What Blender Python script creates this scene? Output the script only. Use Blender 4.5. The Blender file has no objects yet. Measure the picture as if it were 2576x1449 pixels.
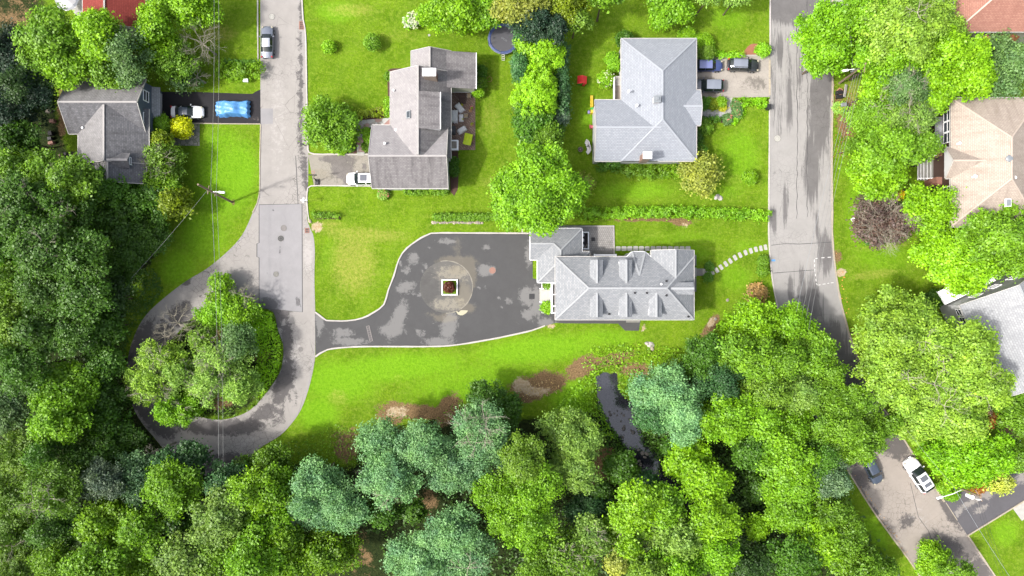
import bpy, bmesh, math, random
import numpy as np
from mathutils import Vector, Matrix
from mathutils.geometry import delaunay_2d_cdt
C = bpy.context
R = math.radians
sc = C.scene
col = sc.collection

# ---------------------------------------------------------------- camera, sky, sun, exposure
CAMH = 104.08                      # drone height above the ground, looking straight down
PPM = 16.5                         # survey scale: plan units per metre on the ground
CX, CY = 1288.0, 724.5
cam = bpy.data.objects.new('camera', bpy.data.cameras.new('camera'))
col.objects.link(cam)
cam.location = (0, 0, CAMH)
cam.data.lens = 24; cam.data.sensor_width = 36
cam.data.clip_start = 0.5; cam.data.clip_end = 4000
sc.camera = cam

SUN_EL, SUN_AZ_FROM = 50.0, 197.0  # sun stands a little south of west
w = bpy.data.worlds.new('World'); sc.world = w; w.use_nodes = True
nt = w.node_tree
bg = nt.nodes['Background']
sky = nt.nodes.new('ShaderNodeTexSky'); sky.sky_type = 'NISHITA'; sky.sun_disc = False
sky.sun_elevation = R(SUN_EL); sky.sun_rotation = R(90 - SUN_AZ_FROM)
sky.air_density = 1.0; sky.dust_density = 6.0; sky.ozone_density = 1.0
hs = nt.nodes.new('ShaderNodeHueSaturation'); hs.inputs['Saturation'].default_value = .55   # thin high haze whitens the sky
nt.links.new(sky.outputs[0], hs.inputs['Color']); nt.links.new(hs.outputs[0], bg.inputs[0]); bg.inputs[1].default_value = 0.15
sl = bpy.data.lights.new('sun', 'SUN'); sl.energy = 2.3; sl.angle = R(2.6); sl.color = (1, .965, .91)
so = bpy.data.objects.new('sun', sl); col.objects.link(so)
a = R(SUN_AZ_FROM)
sdir = Vector((math.cos(a)*math.cos(R(SUN_EL)), math.sin(a)*math.cos(R(SUN_EL)), math.sin(R(SUN_EL))))
so.rotation_euler = sdir.to_track_quat('Z', 'Y').to_euler(); so.location = (-60, -20, 90)
sc.view_settings.view_transform = 'Standard'; sc.view_settings.look = 'None'
sc.view_settings.gamma = 1; sc.view_settings.exposure = 1.32
sc.cycles.max_bounces = 6; sc.cycles.diffuse_bounces = 3; sc.cycles.transmission_bounces = 4

# ---------------------------------------------------------------- helpers
def W(px, py, z=0.0):
    """plan survey coordinates -> world metres, for a point known to stand at height z"""
    k = (CAMH - z)/CAMH/PPM
    return Vector(((px-CX)*k, (CY-py)*k, z))
def lin(c):
    return tuple(((v/255)/12.92 if v/255 <= .04045 else ((v/255+.055)/1.055)**2.4) for v in c)
def alb(rgb, k=2.3):
    return tuple(min(.9, v/k) for v in lin(rgb))
def T(r, c):                       # survey sheet (row, column) -> plan coordinates
    return lambda x, y: (c*644 + x/3, r*483 + y/3)
def tag(o, label=None, cat=None, group=None, kind=None):
    if label: o['label'] = label
    if cat: o['category'] = cat
    if group: o['group'] = group
    if kind: o['kind'] = kind
    return o
def link(o, parent=None):
    col.objects.link(o)
    if parent is not None: o.parent = parent
    return o
def empty(name, loc, rz=0.0):
    o = bpy.data.objects.new(name, None); o.empty_display_size = .3
    o.location = loc; o.rotation_euler.z = rz
    return link(o)
def mesh_obj(name, verts, faces, mat, parent=None, smooth=False, uv=False):
    me = bpy.data.meshes.new(name); me.from_pydata([tuple(v) for v in verts], [], faces)
    me.materials.append(mat); me.update()
    if smooth:
        me.polygons.foreach_set('use_smooth', [True]*len(me.polygons))
    if uv: plane_uv(me)
    return link(bpy.data.objects.new(name, me), parent)
def plane_uv(me):
    l = me.uv_layers.new(name='UVMap')
    Z = Vector((0, 0, 1))
    for p in me.polygons:
        n = p.normal; u = Z.cross(n)
        if u.length < .02: u = Vector((1, 0, 0))
        u.normalize(); v = n.cross(u)
        for li in p.loop_indices:
            q = me.vertices[me.loops[li].vertex_index].co
            l.data[li].uv = (q.dot(u), q.dot(v))
class MB:
    """collects simple solids; build() links them as ONE mesh"""
    def __init__(s): s.v = []; s.f = []
    def poly(s, pts):
        n = len(s.v); s.v += [tuple(p) for p in pts]; s.f.append(tuple(range(n, n+len(pts))))
    def box(s, c, size, rz=0.0, taper=1.0):
        x, y, z = [q/2 for q in size]; cs, sn = math.cos(rz), math.sin(rz); n = len(s.v)
        for dz in (-z, z):
            t = taper if dz > 0 else 1
            for dx, dy in ((-x, -y), (x, -y), (x, y), (-x, y)):
                dx *= t; dy *= t
                s.v.append((c[0]+dx*cs-dy*sn, c[1]+dx*sn+dy*cs, c[2]+dz))
        for f in ((3,2,1,0),(4,5,6,7),(0,1,5,4),(1,2,6,5),(2,3,7,6),(3,0,4,7)):
            s.f.append(tuple(n+i for i in f))
        return s
    def bar(s, a, b, wd, h=None):
        a = Vector(a); b = Vector(b); h = h or wd; d = (b-a)
        if d.length < 1e-5: return s
        d.normalize()
        u = d.cross(Vector((0, 0, 1)))
        u = Vector((1, 0, 0)) if u.length < .01 else u.normalized()
        v = u.cross(d).normalized(); n = len(s.v)
        for p in (a, b):
            for i, j in ((-1,-1),(1,-1),(1,1),(-1,1)):
                s.v.append(tuple(p+u*(i*wd/2)+v*(j*h/2)))
        for f in ((0,1,2,3),(7,6,5,4),(0,4,5,1),(1,5,6,2),(2,6,7,3),(3,7,4,0)):
            s.f.append(tuple(n+i for i in f))
        return s
    def cyl(s, a, b, r0, r1=None, k=10, caps=True):
        a = Vector(a); b = Vector(b); r1 = r0 if r1 is None else r1; d = (b-a).normalized()
        u = d.cross(Vector((0, 0, 1)))
        u = Vector((1, 0, 0)) if u.length < .01 else u.normalized()
        v = d.cross(u); n = len(s.v)
        for p, r in ((a, r0), (b, r1)):
            for i in range(k):
                t = 2*math.pi*i/k
                s.v.append(tuple(p+u*(r*math.cos(t))+v*(r*math.sin(t))))
        for i in range(k):
            j = (i+1) % k; s.f.append((n+i, n+j, n+k+j, n+k+i))
        if caps:
            s.f.append(tuple(n+i for i in reversed(range(k)))); s.f.append(tuple(n+k+i for i in range(k)))
        return s
    def tube(s, pts, r, k=6, closed=False):
        pts = [Vector(p) for p in pts]; m = len(pts)
        for i in range(m-(0 if closed else 1)):
            s.cyl(pts[i], pts[(i+1) % m], r if not callable(r) else r(i/(m-1)), None, k, True)
        return s
    def torus(s, c, rr, r, k=24, m=6):
        n = len(s.v)
        for i in range(k):
            t = 2*math.pi*i/k
            for j in range(m):
                q = 2*math.pi*j/m; d = rr+r*math.cos(q)
                s.v.append((c[0]+d*math.cos(t), c[1]+d*math.sin(t), c[2]+r*math.sin(q)))
        for i in range(k):
            for j in range(m):
                a0 = n+i*m+j; a1 = n+i*m+(j+1) % m; b0 = n+((i+1) % k)*m+j; b1 = n+((i+1) % k)*m+(j+1) % m
                s.f.append((a0, b0, b1, a1))
        return s
    def dome(s, c, rx, ry, rz, k=12, m=5, jit=0, rng=None, full=False):
        n = len(s.v); rows = m*2 if full else m
        for j in range(rows+1):
            ph = (-math.pi/2 if full else 0) + (math.pi if full else math.pi/2)*j/rows
            for i in range(k):
                t = 2*math.pi*i/k; q = 1+(rng.uniform(-jit, jit) if rng else 0)
                s.v.append((c[0]+rx*q*math.cos(ph)*math.cos(t), c[1]+ry*q*math.cos(ph)*math.sin(t), c[2]+rz*q*math.sin(ph)))
        for j in range(rows):
            for i in range(k):
                i2 = (i+1) % k
                s.f.append((n+j*k+i, n+j*k+i2, n+(j+1)*k+i2, n+(j+1)*k+i))
        return s
    def build(s, name, mat, parent=None, smooth=False, uv=False, bevel=0):
        o = mesh_obj(name, s.v, s.f, mat, parent, smooth, uv)
        if bevel:
            b = o.modifiers.new('bevel', 'BEVEL'); b.width = bevel; b.segments = 2
        return o

# ---------------------------------------------------------------- materials
def nodes(name):
    m = bpy.data.materials.new(name); m.use_nodes = True
    return m, m.node_tree.nodes, m.node_tree.links, m.node_tree.nodes['Principled BSDF']
def noise(N, L, vec, scale, det=4, rough=.6, dist=0):
    n = N.new('ShaderNodeTexNoise'); n.inputs['Scale'].default_value = scale
    n.inputs['Detail'].default_value = det; n.inputs['Roughness'].default_value = rough
    n.inputs['Distortion'].default_value = dist
    if vec is not None: L.new(vec, n.inputs['Vector'])
    return n.outputs['Fac']
def ramp(N, L, fac, a, b, c0=(0,0,0), c1=(1,1,1)):
    r = N.new('ShaderNodeValToRGB'); L.new(fac, r.inputs[0])
    r.color_ramp.elements[0].position = max(0, a); r.color_ramp.elements[1].position = min(1, b)
    r.color_ramp.elements[0].color = (*c0, 1); r.color_ramp.elements[1].color = (*c1, 1)
    return r.outputs[0]
def mix(N, L, fac, a, b, mode='MIX'):
    m = N.new('ShaderNodeMix'); m.data_type = 'RGBA'; m.blend_type = mode
    for sock, v in ((m.inputs[0], fac), (m.inputs[6], a), (m.inputs[7], b)):
        if hasattr(v, 'links') or isinstance(v, bpy.types.NodeSocket): L.new(v, sock)
        elif isinstance(v, tuple): sock.default_value = (*v[:3], 1)
        else: sock.default_value = v
    return m.outputs[2]
def mth(N, L, op, a, b=0.0, clamp=False):
    m = N.new('ShaderNodeMath'); m.operation = op; m.use_clamp = clamp
    for i, v in enumerate((a, b)):
        if isinstance(v, bpy.types.NodeSocket): L.new(v, m.inputs[i])
        else: m.inputs[i].default_value = v
    return m.outputs[0]
def pos(N, L, scale=(1, 1, 1), rz=0.0, kind='Object'):
    t = N.new('ShaderNodeTexCoord'); mp = N.new('ShaderNodeMapping')
    mp.inputs['Scale'].default_value = scale; mp.inputs['Rotation'].default_value[2] = rz
    L.new(t.outputs[kind], mp.inputs[0]); return mp.outputs[0]
def bump(N, L, bs, h, st=.3, d=.05):
    b = N.new('ShaderNodeBump'); b.inputs['Strength'].default_value = st; b.inputs['Distance'].default_value = d
    L.new(h, b.inputs['Height']); L.new(b.outputs[0], bs.inputs['Normal'])
def plain(name, rgb, rough=.6, var=.12, scale=6, metal=0, coat=0, k=2.3):
    m, N, L, B = nodes(name); c = alb(rgb, k)
    n = noise(N, L, pos(N, L), scale, 4)
    L.new(ramp(N, L, n, .25, .75, tuple(x*(1-var) for x in c), tuple(min(.92, x*(1+var)) for x in c)), B.inputs['Base Color'])
    B.inputs['Roughness'].default_value = rough; B.inputs['Metallic'].default_value = metal
    if coat: B.inputs['Coat Weight'].default_value = coat; B.inputs['Coat Roughness'].default_value = .08
    return m
def maskattr(N, name):
    at = N.new('ShaderNodeAttribute'); at.attribute_name = name; return at
def edge(N, L, mask, nz, k=.9, lo=.45, hi=.6):
    v = mth(N, L, 'ADD', mask, mth(N, L, 'MULTIPLY', mth(N, L, 'SUBTRACT', nz, .5), k))
    return ramp(N, L, v, lo, hi)

def grass_mat():
    m, N, L, B = nodes('grass_ground'); P = pos(N, L)
    big = noise(N, L, P, .055, 4, .6); mid = noise(N, L, P, .35, 5, .65); fine = noise(N, L, P, 3.6, 4, .8)
    fine2 = noise(N, L, P, 1.6, 4, .7)
    g = ramp(N, L, big, .3, .7, alb((116, 156, 22)), alb((146, 186, 36)))
    g = mix(N, L, ramp(N, L, mid, .42, .7), g, alb((100, 142, 16)))
    g = mix(N, L, mth(N, L, 'MULTIPLY', ramp(N, L, fine2, .46, .64), .7), g, alb((164, 190, 66)))
    g = mix(N, L, mth(N, L, 'MULTIPLY', ramp(N, L, fine, .38, .64), .62), g, alb((80, 112, 14)))
    # faint mowing bands
    wv = N.new('ShaderNodeTexWave'); wv.inputs['Scale'].default_value = .32; wv.inputs['Distortion'].default_value = 1.2
    wv.inputs['Detail'].default_value = 1; L.new(pos(N, L, (1, .12, 1), R(78)), wv.inputs['Vector'])
    g = mix(N, L, mth(N, L, 'MULTIPLY', wv.outputs['Fac'], .12), g, alb((150, 190, 60)))
    a1 = maskattr(N, 'm1'); a2 = maskattr(N, 'm2')
    s1 = N.new('ShaderNodeSeparateColor'); L.new(a1.outputs['Color'], s1.inputs[0])
    s2 = N.new('ShaderNodeSeparateColor'); L.new(a2.outputs['Color'], s2.inputs[0])
    en = noise(N, L, P, .8, 6, .75); en2 = noise(N, L, P, 2.2, 5, .75)
    lush = edge(N, L, s1.outputs[1], en2, 1.3, .35, .95)
    g = mix(N, L, mth(N, L, 'MULTIPLY', lush, .75), g, ramp(N, L, mix(N, L, .5, en2, fine), .36, .62, alb((104, 172, 16)), alb((158, 214, 44))))
    dry = edge(N, L, s2.outputs[0], en2, 1.6, .4, .95)
    g = mix(N, L, mth(N, L, 'MULTIPLY', dry, .7), g, ramp(N, L, en2, .35, .65, alb((150, 172, 52)), alb((192, 190, 96))))
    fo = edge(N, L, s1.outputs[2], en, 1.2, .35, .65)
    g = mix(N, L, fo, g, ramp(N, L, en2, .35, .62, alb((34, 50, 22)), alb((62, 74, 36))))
    di = edge(N, L, s1.outputs[0], mix(N, L, .35, noise(N, L, P, .45, 8, .75), noise(N, L, P, 3.5, 5, .8)), 3.2, .45, .66)
    g = mix(N, L, di, g, ramp(N, L, noise(N, L, P, 5, 5, .85), .34, .64, alb((96, 78, 50)), alb((184, 152, 112))))
    sa = edge(N, L, s2.outputs[1], mix(N, L, .4, noise(N, L, P, .6, 8, .75), en2), 3.0, .45, .7)
    g = mix(N, L, sa, g, ramp(N, L, en2, .35, .65, alb((190, 165, 120)), alb((226, 208, 178))))
    mu = edge(N, L, s2.outputs[2], en2, .35, .42, .56)
    g = mix(N, L, mu, g, ramp(N, L, noise(N, L, P, 7, 3), .35, .65, alb((50, 38, 34)), alb((104, 74, 60))))
    L.new(g, B.inputs['Base Color']); B.inputs['Roughness'].default_value = .95
    B.inputs['Specular IOR Level'].default_value = .1
    bump(N, L, B, mth(N, L, 'ADD', fine, fine2), .55, .25)
    return m

def asphalt(name, base, dark, light, crack=.5, streak=None, wet=.35, patch=.0, rough=.85, grain=.12):
    """base + worn/wet dark areas (attribute R), pale patches (G), sandy grit (B), cracks"""
    m, N, L, B = nodes(name); P = pos(N, L)
    fine = noise(N, L, P, 14, 3, .8); md = noise(N, L, P, .5, 6, .75, .4)
    b = alb(base); g = ramp(N, L, md, .3, .7, tuple(x*.9 for x in b), tuple(x*1.08 for x in b))
    PS = pos(N, L, streak[0], streak[1]) if streak else P
    st = noise(N, L, PS, 1.5 if streak else .9, 8, .8, .5)
    at = maskattr(N, 'm1'); s = N.new('ShaderNodeSeparateColor'); L.new(at.outputs['Color'], s.inputs[0])
    dk = edge(N, L, mth(N, L, 'ADD', s.outputs[0], patch), st, 2.2, .46, .7)
    g = mix(N, L, mth(N, L, 'MULTIPLY', dk, .85), g, ramp(N, L, md, .3, .7, tuple(x*.85 for x in alb(dark)), tuple(x*1.2 for x in alb(dark))))
    lt = edge(N, L, s.outputs[1], noise(N, L, P, 1.5, 8, .82, .4), 2.6, .46, .76)
    g = mix(N, L, mth(N, L, 'MULTIPLY', lt, .9), g, alb(light))
    sd = edge(N, L, s.outputs[2], noise(N, L, P, 1.4, 6, .75), 1.2, .45, .75)
    g = mix(N, L, mth(N, L, 'MULTIPLY', sd, .34), g, alb((168, 158, 136)))
    if crack:
        for sca, wd, amt in ((.3, .004, .55), (1.5, .02, .7)):
            v = N.new('ShaderNodeTexVoronoi'); v.feature = 'DISTANCE_TO_EDGE'; v.inputs['Scale'].default_value = sca
            dn = N.new('ShaderNodeTexNoise'); dn.inputs['Scale'].default_value = 1.3; dn.inputs['Detail'].default_value = 4; L.new(P, dn.inputs['Vector'])
            L.new(mix(N, L, .08 if sca < 1 else .12, P, dn.outputs['Color'], 'LINEAR_LIGHT'), v.inputs['Vector'])
            line = ramp(N, L, v.outputs['Distance'], wd*.5, wd*1.6, (1,1,1), (0,0,0))
            where = ramp(N, L, noise(N, L, P, .13 if sca < 1 else .1, 3), .46, .6)
            g = mix(N, L, mth(N, L, 'MULTIPLY', mth(N, L, 'MULTIPLY', line, where), crack*amt), g, alb((66, 62, 60)))
    g = mix(N, L, grain, g, mix(N, L, fine, (.0, .0, .0), (.5, .5, .5)), 'OVERLAY')
    L.new(g, B.inputs['Base Color'])
    L.new(ramp(N, L, dk, 0, 1, (rough,)*3, (rough-.3*wet,)*3), B.inputs['Roughness'])
    B.inputs['Specular IOR Level'].default_value = .25
    bump(N, L, B, fine, .25, .02)
    return m

def shingle(name, c0, c1, stain=(60, 58, 56), st_amt=.25, row=.22, streak=True, var=.5):
    m, N, L, B = nodes(name)
    U = pos(N, L, (1, 1, 1), 0, 'UV')
    br = N.new('ShaderNodeTexBrick'); L.new(U, br.inputs['Vector'])
    br.inputs['Scale'].default_value = 1; br.inputs['Brick Width'].default_value = .42; br.inputs['Row Height'].default_value = row
    br.inputs['Mortar Size'].default_value = .022; br.offset = .5
    a0, a1 = alb(c0), alb(c1)
    br.inputs['Color1'].default_value = (*a0, 1); br.inputs['Color2'].default_value = (*a1, 1)
    br.inputs['Mortar'].default_value = (*[x*.55 for x in a0], 1); br.inputs['Bias'].default_value = -.2
    n1 = noise(N, L, pos(N, L, (1, 1, 1), 0, 'UV'), 3.2, 4, .7)
    g = mix(N, L, mth(N, L, 'MULTIPLY', n1, var), br.outputs[0], tuple(x*1.08 for x in a1))
    V = pos(N, L, (1.1, .22, 1), 0, 'UV') if streak else pos(N, L, (.5, .5, 1), 0, 'UV')
    s = noise(N, L, V, .9, 6, .72, .3)
    g = mix(N, L, mth(N, L, 'MULTIPLY', ramp(N, L, s, .46, .72), st_amt), g, alb(stain))
    L.new(g, B.inputs['Base Color']); B.inputs['Roughness'].default_value = .9
    B.inputs['Specular IOR Level'].default_value = .2
    bump(N, L, B, br.outputs['Fac'], .3, .015)
    return m

def leaf_mat(name='leaf', tr=.38, tip=(1.25, 1.2, .9)):
    m, N, L, B = nodes(name)
    oi = N.new('ShaderNodeObjectInfo'); at = N.new('ShaderNodeAttribute'); at.attribute_name = 'rnd'
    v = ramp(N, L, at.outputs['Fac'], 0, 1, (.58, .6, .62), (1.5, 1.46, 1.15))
    g = mix(N, L, 1.0, oi.outputs['Color'], v, 'MULTIPLY')
    n = noise(N, L, pos(N, L), .45, 3)
    g = mix(N, L, 1.0, g, ramp(N, L, n, .3, .7, (.74, .82, .95), (1.22, 1.15, .9)), 'MULTIPLY')
    d = N.new('ShaderNodeBsdfDiffuse'); t = N.new('ShaderNodeBsdfTranslucent'); gl = N.new('ShaderNodeBsdfGlossy')
    L.new(g, d.inputs[0]); L.new(mix(N, L, 1.0, g, (.95, 1.08, .45), 'MULTIPLY'), t.inputs[0])
    gl.inputs['Roughness'].default_value = .5
    ms = N.new('ShaderNodeMixShader'); ms.inputs[0].default_value = tr
    L.new(d.outputs[0], ms.inputs[1]); L.new(t.outputs[0], ms.inputs[2])
    m2 = N.new('ShaderNodeMixShader'); m2.inputs[0].default_value = .025
    L.new(ms.outputs[0], m2.inputs[1]); L.new(gl.outputs[0], m2.inputs[2])
    L.new(m2.outputs[0], N['Material Output'].inputs[0]); N.remove(B)
    return m

def tiles(name, c0, c1, mortar, bw, rh, ms=.02, rz=0.0, rough=.85):
    m, N, L, B = nodes(name)
    br = N.new('ShaderNodeTexBrick'); L.new(pos(N, L, (1, 1, 1), rz), br.inputs['Vector'])
    br.inputs['Scale'].default_value = 1; br.inputs['Brick Width'].default_value = bw; br.inputs['Row Height'].default_value = rh
    br.inputs['Mortar Size'].default_value = ms
    for k_, c in (('Color1', c0), ('Color2', c1), ('Mortar', mortar)): br.inputs[k_].default_value = (*alb(c), 1)
    n = noise(N, L, pos(N, L), 1.3, 5, .7)
    L.new(mix(N, L, .35, br.outputs[0], ramp(N, L, n, .3, .7, (.1, .1, .1), (.7, .7, .7)), 'OVERLAY'), B.inputs['Base Color'])
    B.inputs['Roughness'].default_value = rough
    return m
def flagstone(name, cols, mortar, sca):
    m, N, L, B = nodes(name); P = pos(N, L)
    v = N.new('ShaderNodeTexVoronoi'); v.inputs['Scale'].default_value = sca; L.new(P, v.inputs['Vector'])
    e = N.new('ShaderNodeTexVoronoi'); e.feature = 'DISTANCE_TO_EDGE'; e.inputs['Scale'].default_value = sca; L.new(P, e.inputs['Vector'])
    s = N.new('ShaderNodeSeparateColor'); L.new(v.outputs['Color'], s.inputs[0])
    r = N.new('ShaderNodeValToRGB'); r.color_ramp.interpolation = 'CONSTANT'; L.new(s.outputs[0], r.inputs[0])
    el = r.color_ramp.elements
    while len(el) < len(cols): el.new(.5)
    for i, c in enumerate(cols): el[i].position = i/len(cols); el[i].color = (*alb(c), 1)
    L.new(mix(N, L, ramp(N, L, e.outputs['Distance'], .02, .05), alb(mortar), r.outputs[0]), B.inputs['Base Color'])
    B.inputs['Roughness'].default_value = .85
    return m
def siding(name, rgb, pitch=.2):
    m, N, L, B = nodes(name); t = N.new('ShaderNodeTexCoord'); wv = N.new('ShaderNodeTexWave')
    wv.wave_profile = 'SAW'; wv.bands_direction = 'Z'; wv.inputs['Scale'].default_value = .314/pitch
    L.new(t.outputs['Object'], wv.inputs['Vector']); c = alb(rgb)
    L.new(ramp(N, L, wv.outputs['Fac'], .0, .3, tuple(x*.7 for x in c), c), B.inputs['Base Color'])
    B.inputs['Roughness'].default_value = .6
    return m
def glassy(name, rgb=(40, 48, 52), rough=.08):
    m, N, L, B = nodes(name); B.inputs['Base Color'].default_value = (*alb(rgb), 1)
    B.inputs['Roughness'].default_value = rough; B.inputs['Specular IOR Level'].default_value = .5
    return m

M = {}
M['grass'] = grass_mat()
M['road_left'] = asphalt('asphalt_worn', (188, 183, 178), (92, 88, 90), (205, 200, 196), 1.0)
M['road_right'] = asphalt('asphalt_streaked', (186, 183, 180), (118, 115, 115), (210, 205, 200), .55, ((1, .07, 1), 0.0), .5, .12)
M['road_low'] = asphalt('asphalt_dappled', (188, 178, 168), (96, 92, 92), (210, 205, 200), .9, None, .4)
M['patch'] = asphalt('asphalt_patch', (176, 174, 176), (112, 110, 112), (196, 190, 186), .0, None, .3)
M['drive_big'] = asphalt('driveway_sealed', (95, 95, 96), (78, 78, 80), (146, 145, 144), .0, None, .4)
M['drive_circle'] = asphalt('driveway_circle', (122, 120, 116), (98, 97, 96), (168, 162, 148), .1, ((.35, 1, 1), 0.0), .3, .12)
M['drive_black'] = asphalt('driveway_black', (52, 50, 54), (38, 36, 40), (120, 112, 108), .0, None, .3)
M['drive_mid'] = asphalt('driveway_gray', (178, 172, 160), (128, 122, 120), (200, 190, 180), .6, None, .4)
M['drive_pale'] = asphalt('driveway_pale', (198, 190, 180), (140, 134, 126), (212, 206, 198), .4, None, .2, .05)
M['kerb'] = plain('kerb_stone', (214, 208, 200), .85, .14, 5)
M['kerb_tan'] = plain('kerb_weathered', (200, 188, 165), .9, .2, 4)
M['concrete'] = plain('concrete', (200, 198, 190), .85, .12, 2)
M['concrete_dk'] = plain('concrete_aged', (148, 146, 140), .9, .15, 2)
M['slate'] = tiles('bluestone', (208, 210, 212), (218, 220, 222), (140, 144, 144), 1.1, .8, .025)
M['pavers'] = tiles('pavers_gray', (174, 170, 166), (194, 190, 186), (140, 136, 134), .3, .3, .025)
M['pavers_brown'] = tiles('pavers_brown', (158, 128, 112), (188, 162, 146), (124, 102, 90), .3, .3, .03, R(45))
M['pavers_pink'] = tiles('pavers_pink', (210, 190, 182), (220, 206, 198), (176, 158, 150), .3, .3, .03)
M['flag'] = flagstone('flagstone', [(220, 220, 216), (190, 146, 138), (214, 206, 200), (206, 172, 164), (226, 224, 222)], (180, 174, 166), 1.1)
M['flag_gray'] = flagstone('flagstone_gray', [(150, 150, 138), (132, 134, 122), (166, 164, 152), (142, 142, 132)], (92, 108, 60), 1.5)
M['sh_main'] = shingle('shingle_light_gray', (154, 158, 163), (188, 191, 195), (134, 138, 142), .25)
M['sh_blue'] = shingle('shingle_blue_gray', (168, 174, 184), (190, 195, 203), (156, 161, 170), .2)
M['sh_gray'] = shingle('shingle_warm_gray', (172, 168, 170), (196, 192, 192), (120, 116, 118), .35)
M['sh_stain'] = shingle('shingle_stained', (138, 134, 136), (166, 162, 162), (82, 78, 80), .7)
M['sh_old'] = shingle('shingle_old_gray', (108, 108, 112), (146, 146, 150), (66, 64, 66), .65)
M['sh_old_lt'] = shingle('shingle_old_pale', (150, 148, 150), (176, 174, 174), (96, 92, 92), .5)
M['sh_red'] = shingle('shingle_terracotta', (152, 66, 60), (176, 84, 76), (120, 52, 50), .3)
M['sh_salmon'] = shingle('shingle_salmon', (186, 132, 116), (208, 156, 138), (150, 100, 90), .45)
M['sh_beige'] = shingle('shingle_beige', (200, 184, 170), (222, 207, 193), (150, 132, 118), .5)
M['sh_white'] = shingle('shingle_pale', (176, 178, 182), (204, 206, 208), (150, 152, 158), .5, .3)
M['ridge'] = plain('ridge_cap', (190, 193, 196), .9, .08, 3)
M['ridge_warm'] = plain('ridge_cap_warm', (196, 192, 190), .9, .1, 3)
M['ridge_beige'] = plain('ridge_cap_beige', (224, 206, 190), .9, .1, 3)
M['ridge_blue'] = plain('ridge_cap_blue', (190, 195, 203), .9, .06, 3)
M['white'] = plain('white_paint', (246, 246, 248), .5, .03, 3, k=1.25)
M['offwhite'] = plain('off_white_paint', (226, 222, 216), .6, .06, 3)
M['white_side'] = siding('white_siding', (240, 240, 242))
M['cream_side'] = siding('cream_siding', (220, 220, 200))
M['blue_side'] = siding('blue_gray_siding', (98, 112, 132), .28)
M['brown_side'] = siding('dark_brown_shakes', (84, 60, 52), .3)
M['brick'] = tiles('brick_red', (158, 88, 66), (182, 108, 84), (170, 150, 136), .22, .075, .012)
M['glass'] = glassy('window_glass', (70, 78, 86))
M['glass_car'] = glassy('car_glass', (46, 56, 56), .05)
M['glass_roof'] = glassy('sunroof_glass', (120, 124, 134), .12)
M['black'] = plain('black_plastic', (40, 40, 44), .55, .15, 8)
M['tyre'] = plain('tyre_rubber', (38, 38, 40), .8, .15, 8)
M['metal'] = plain('galvanised_metal', (190, 196, 200), .35, .08, 8, metal=.4)
M['iron'] = plain('cast_iron', (140, 134, 132), .7, .2, 12)
M['rust'] = plain('rusty_iron', (176, 128, 112), .8, .2, 12)
M['wood'] = plain('pole_timber', (160, 138, 116), .85, .22, 5)
M['wood_dk'] = plain('dark_stained_wood', (96, 72, 64), .8, .18, 5)
M['wood_gray'] = plain('weathered_deck_wood', (170, 158, 146), .85, .15, 5)
M['bark'] = plain('bark', (116, 98, 78), .95, .3, 6)
M['bark_pale'] = plain('bare_twig', (186, 178, 158), .9, .15, 6)
M['stone'] = plain('field_stone', (176, 166, 154), .9, .25, 4)
M['stone_dk'] = plain('wet_stone', (104, 100, 98), .55, .3, 4)
M['wire'] = plain('cable', (150, 152, 150), .6, .1, 2)
M['fabric_lt'] = plain('gray_furniture_cover', (226, 224, 224), .9, .05, 3, k=1.5)
M['tan'] = plain('tan_sling', (206, 184, 148), .8, .1, 8)
M['terracotta'] = plain('terracotta_pot', (206, 150, 120), .8, .12, 8)
M['red_plastic'] = plain('red_plastic', (235, 50, 56), .4, .06, 4)
M['green_plastic'] = plain('green_plastic', (70, 190, 70), .4, .06, 4)
M['yellow_plastic'] = plain('yellow_plastic', (250, 212, 60), .4, .06, 4)
M['purple_plastic'] = plain('lilac_plastic', (160, 150, 210), .4, .06, 4)
M['pink_plastic'] = plain('pink_plastic', (230, 110, 120), .4, .06, 4)
M['blue_pad'] = plain('blue_vinyl', (76, 94, 150), .5, .2, 3)
M['mat_black'] = plain('trampoline_mat', (92, 92, 98), .85, .08, 10)
M['net'] = plain('net_mesh', (70, 72, 80), .9, .1, 10)
M['canopy_green'] = plain('lime_canvas', (206, 232, 10), .7, .05, 3)
M['copper'] = plain('copper_roof', (196, 120, 76), .45, .12, 4, metal=.3)
M['soil'] = plain('mulch', (96, 68, 56), .95, .3, 14)
M['soil_red'] = plain('red_mulch', (176, 116, 88), .95, .3, 14)
M['dark_gravel'] = plain('dark_gravel', (62, 56, 60), .95, .3, 14)
M['lens_red'] = plain('red_lens', (220, 40, 44), .3, .05, 4)
M['lens_clear'] = plain('clear_lens', (214, 206, 180), .2, .05, 4)
M['tarp'] = plain('blue_tarp', (104, 176, 246), .45, .04, 2.5)
M['marking'] = plain('road_paint', (232, 230, 228), .8, .08, 4)
M['sealed'] = plain('crack_sealant', (78, 76, 78), .6, .1, 4)
M['leaf'] = leaf_mat()
def paint(name, rgb, metal=0.0, rough=.3): return plain(name, rgb, rough, .02, 1, metal, .8, k=1.5)
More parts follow.
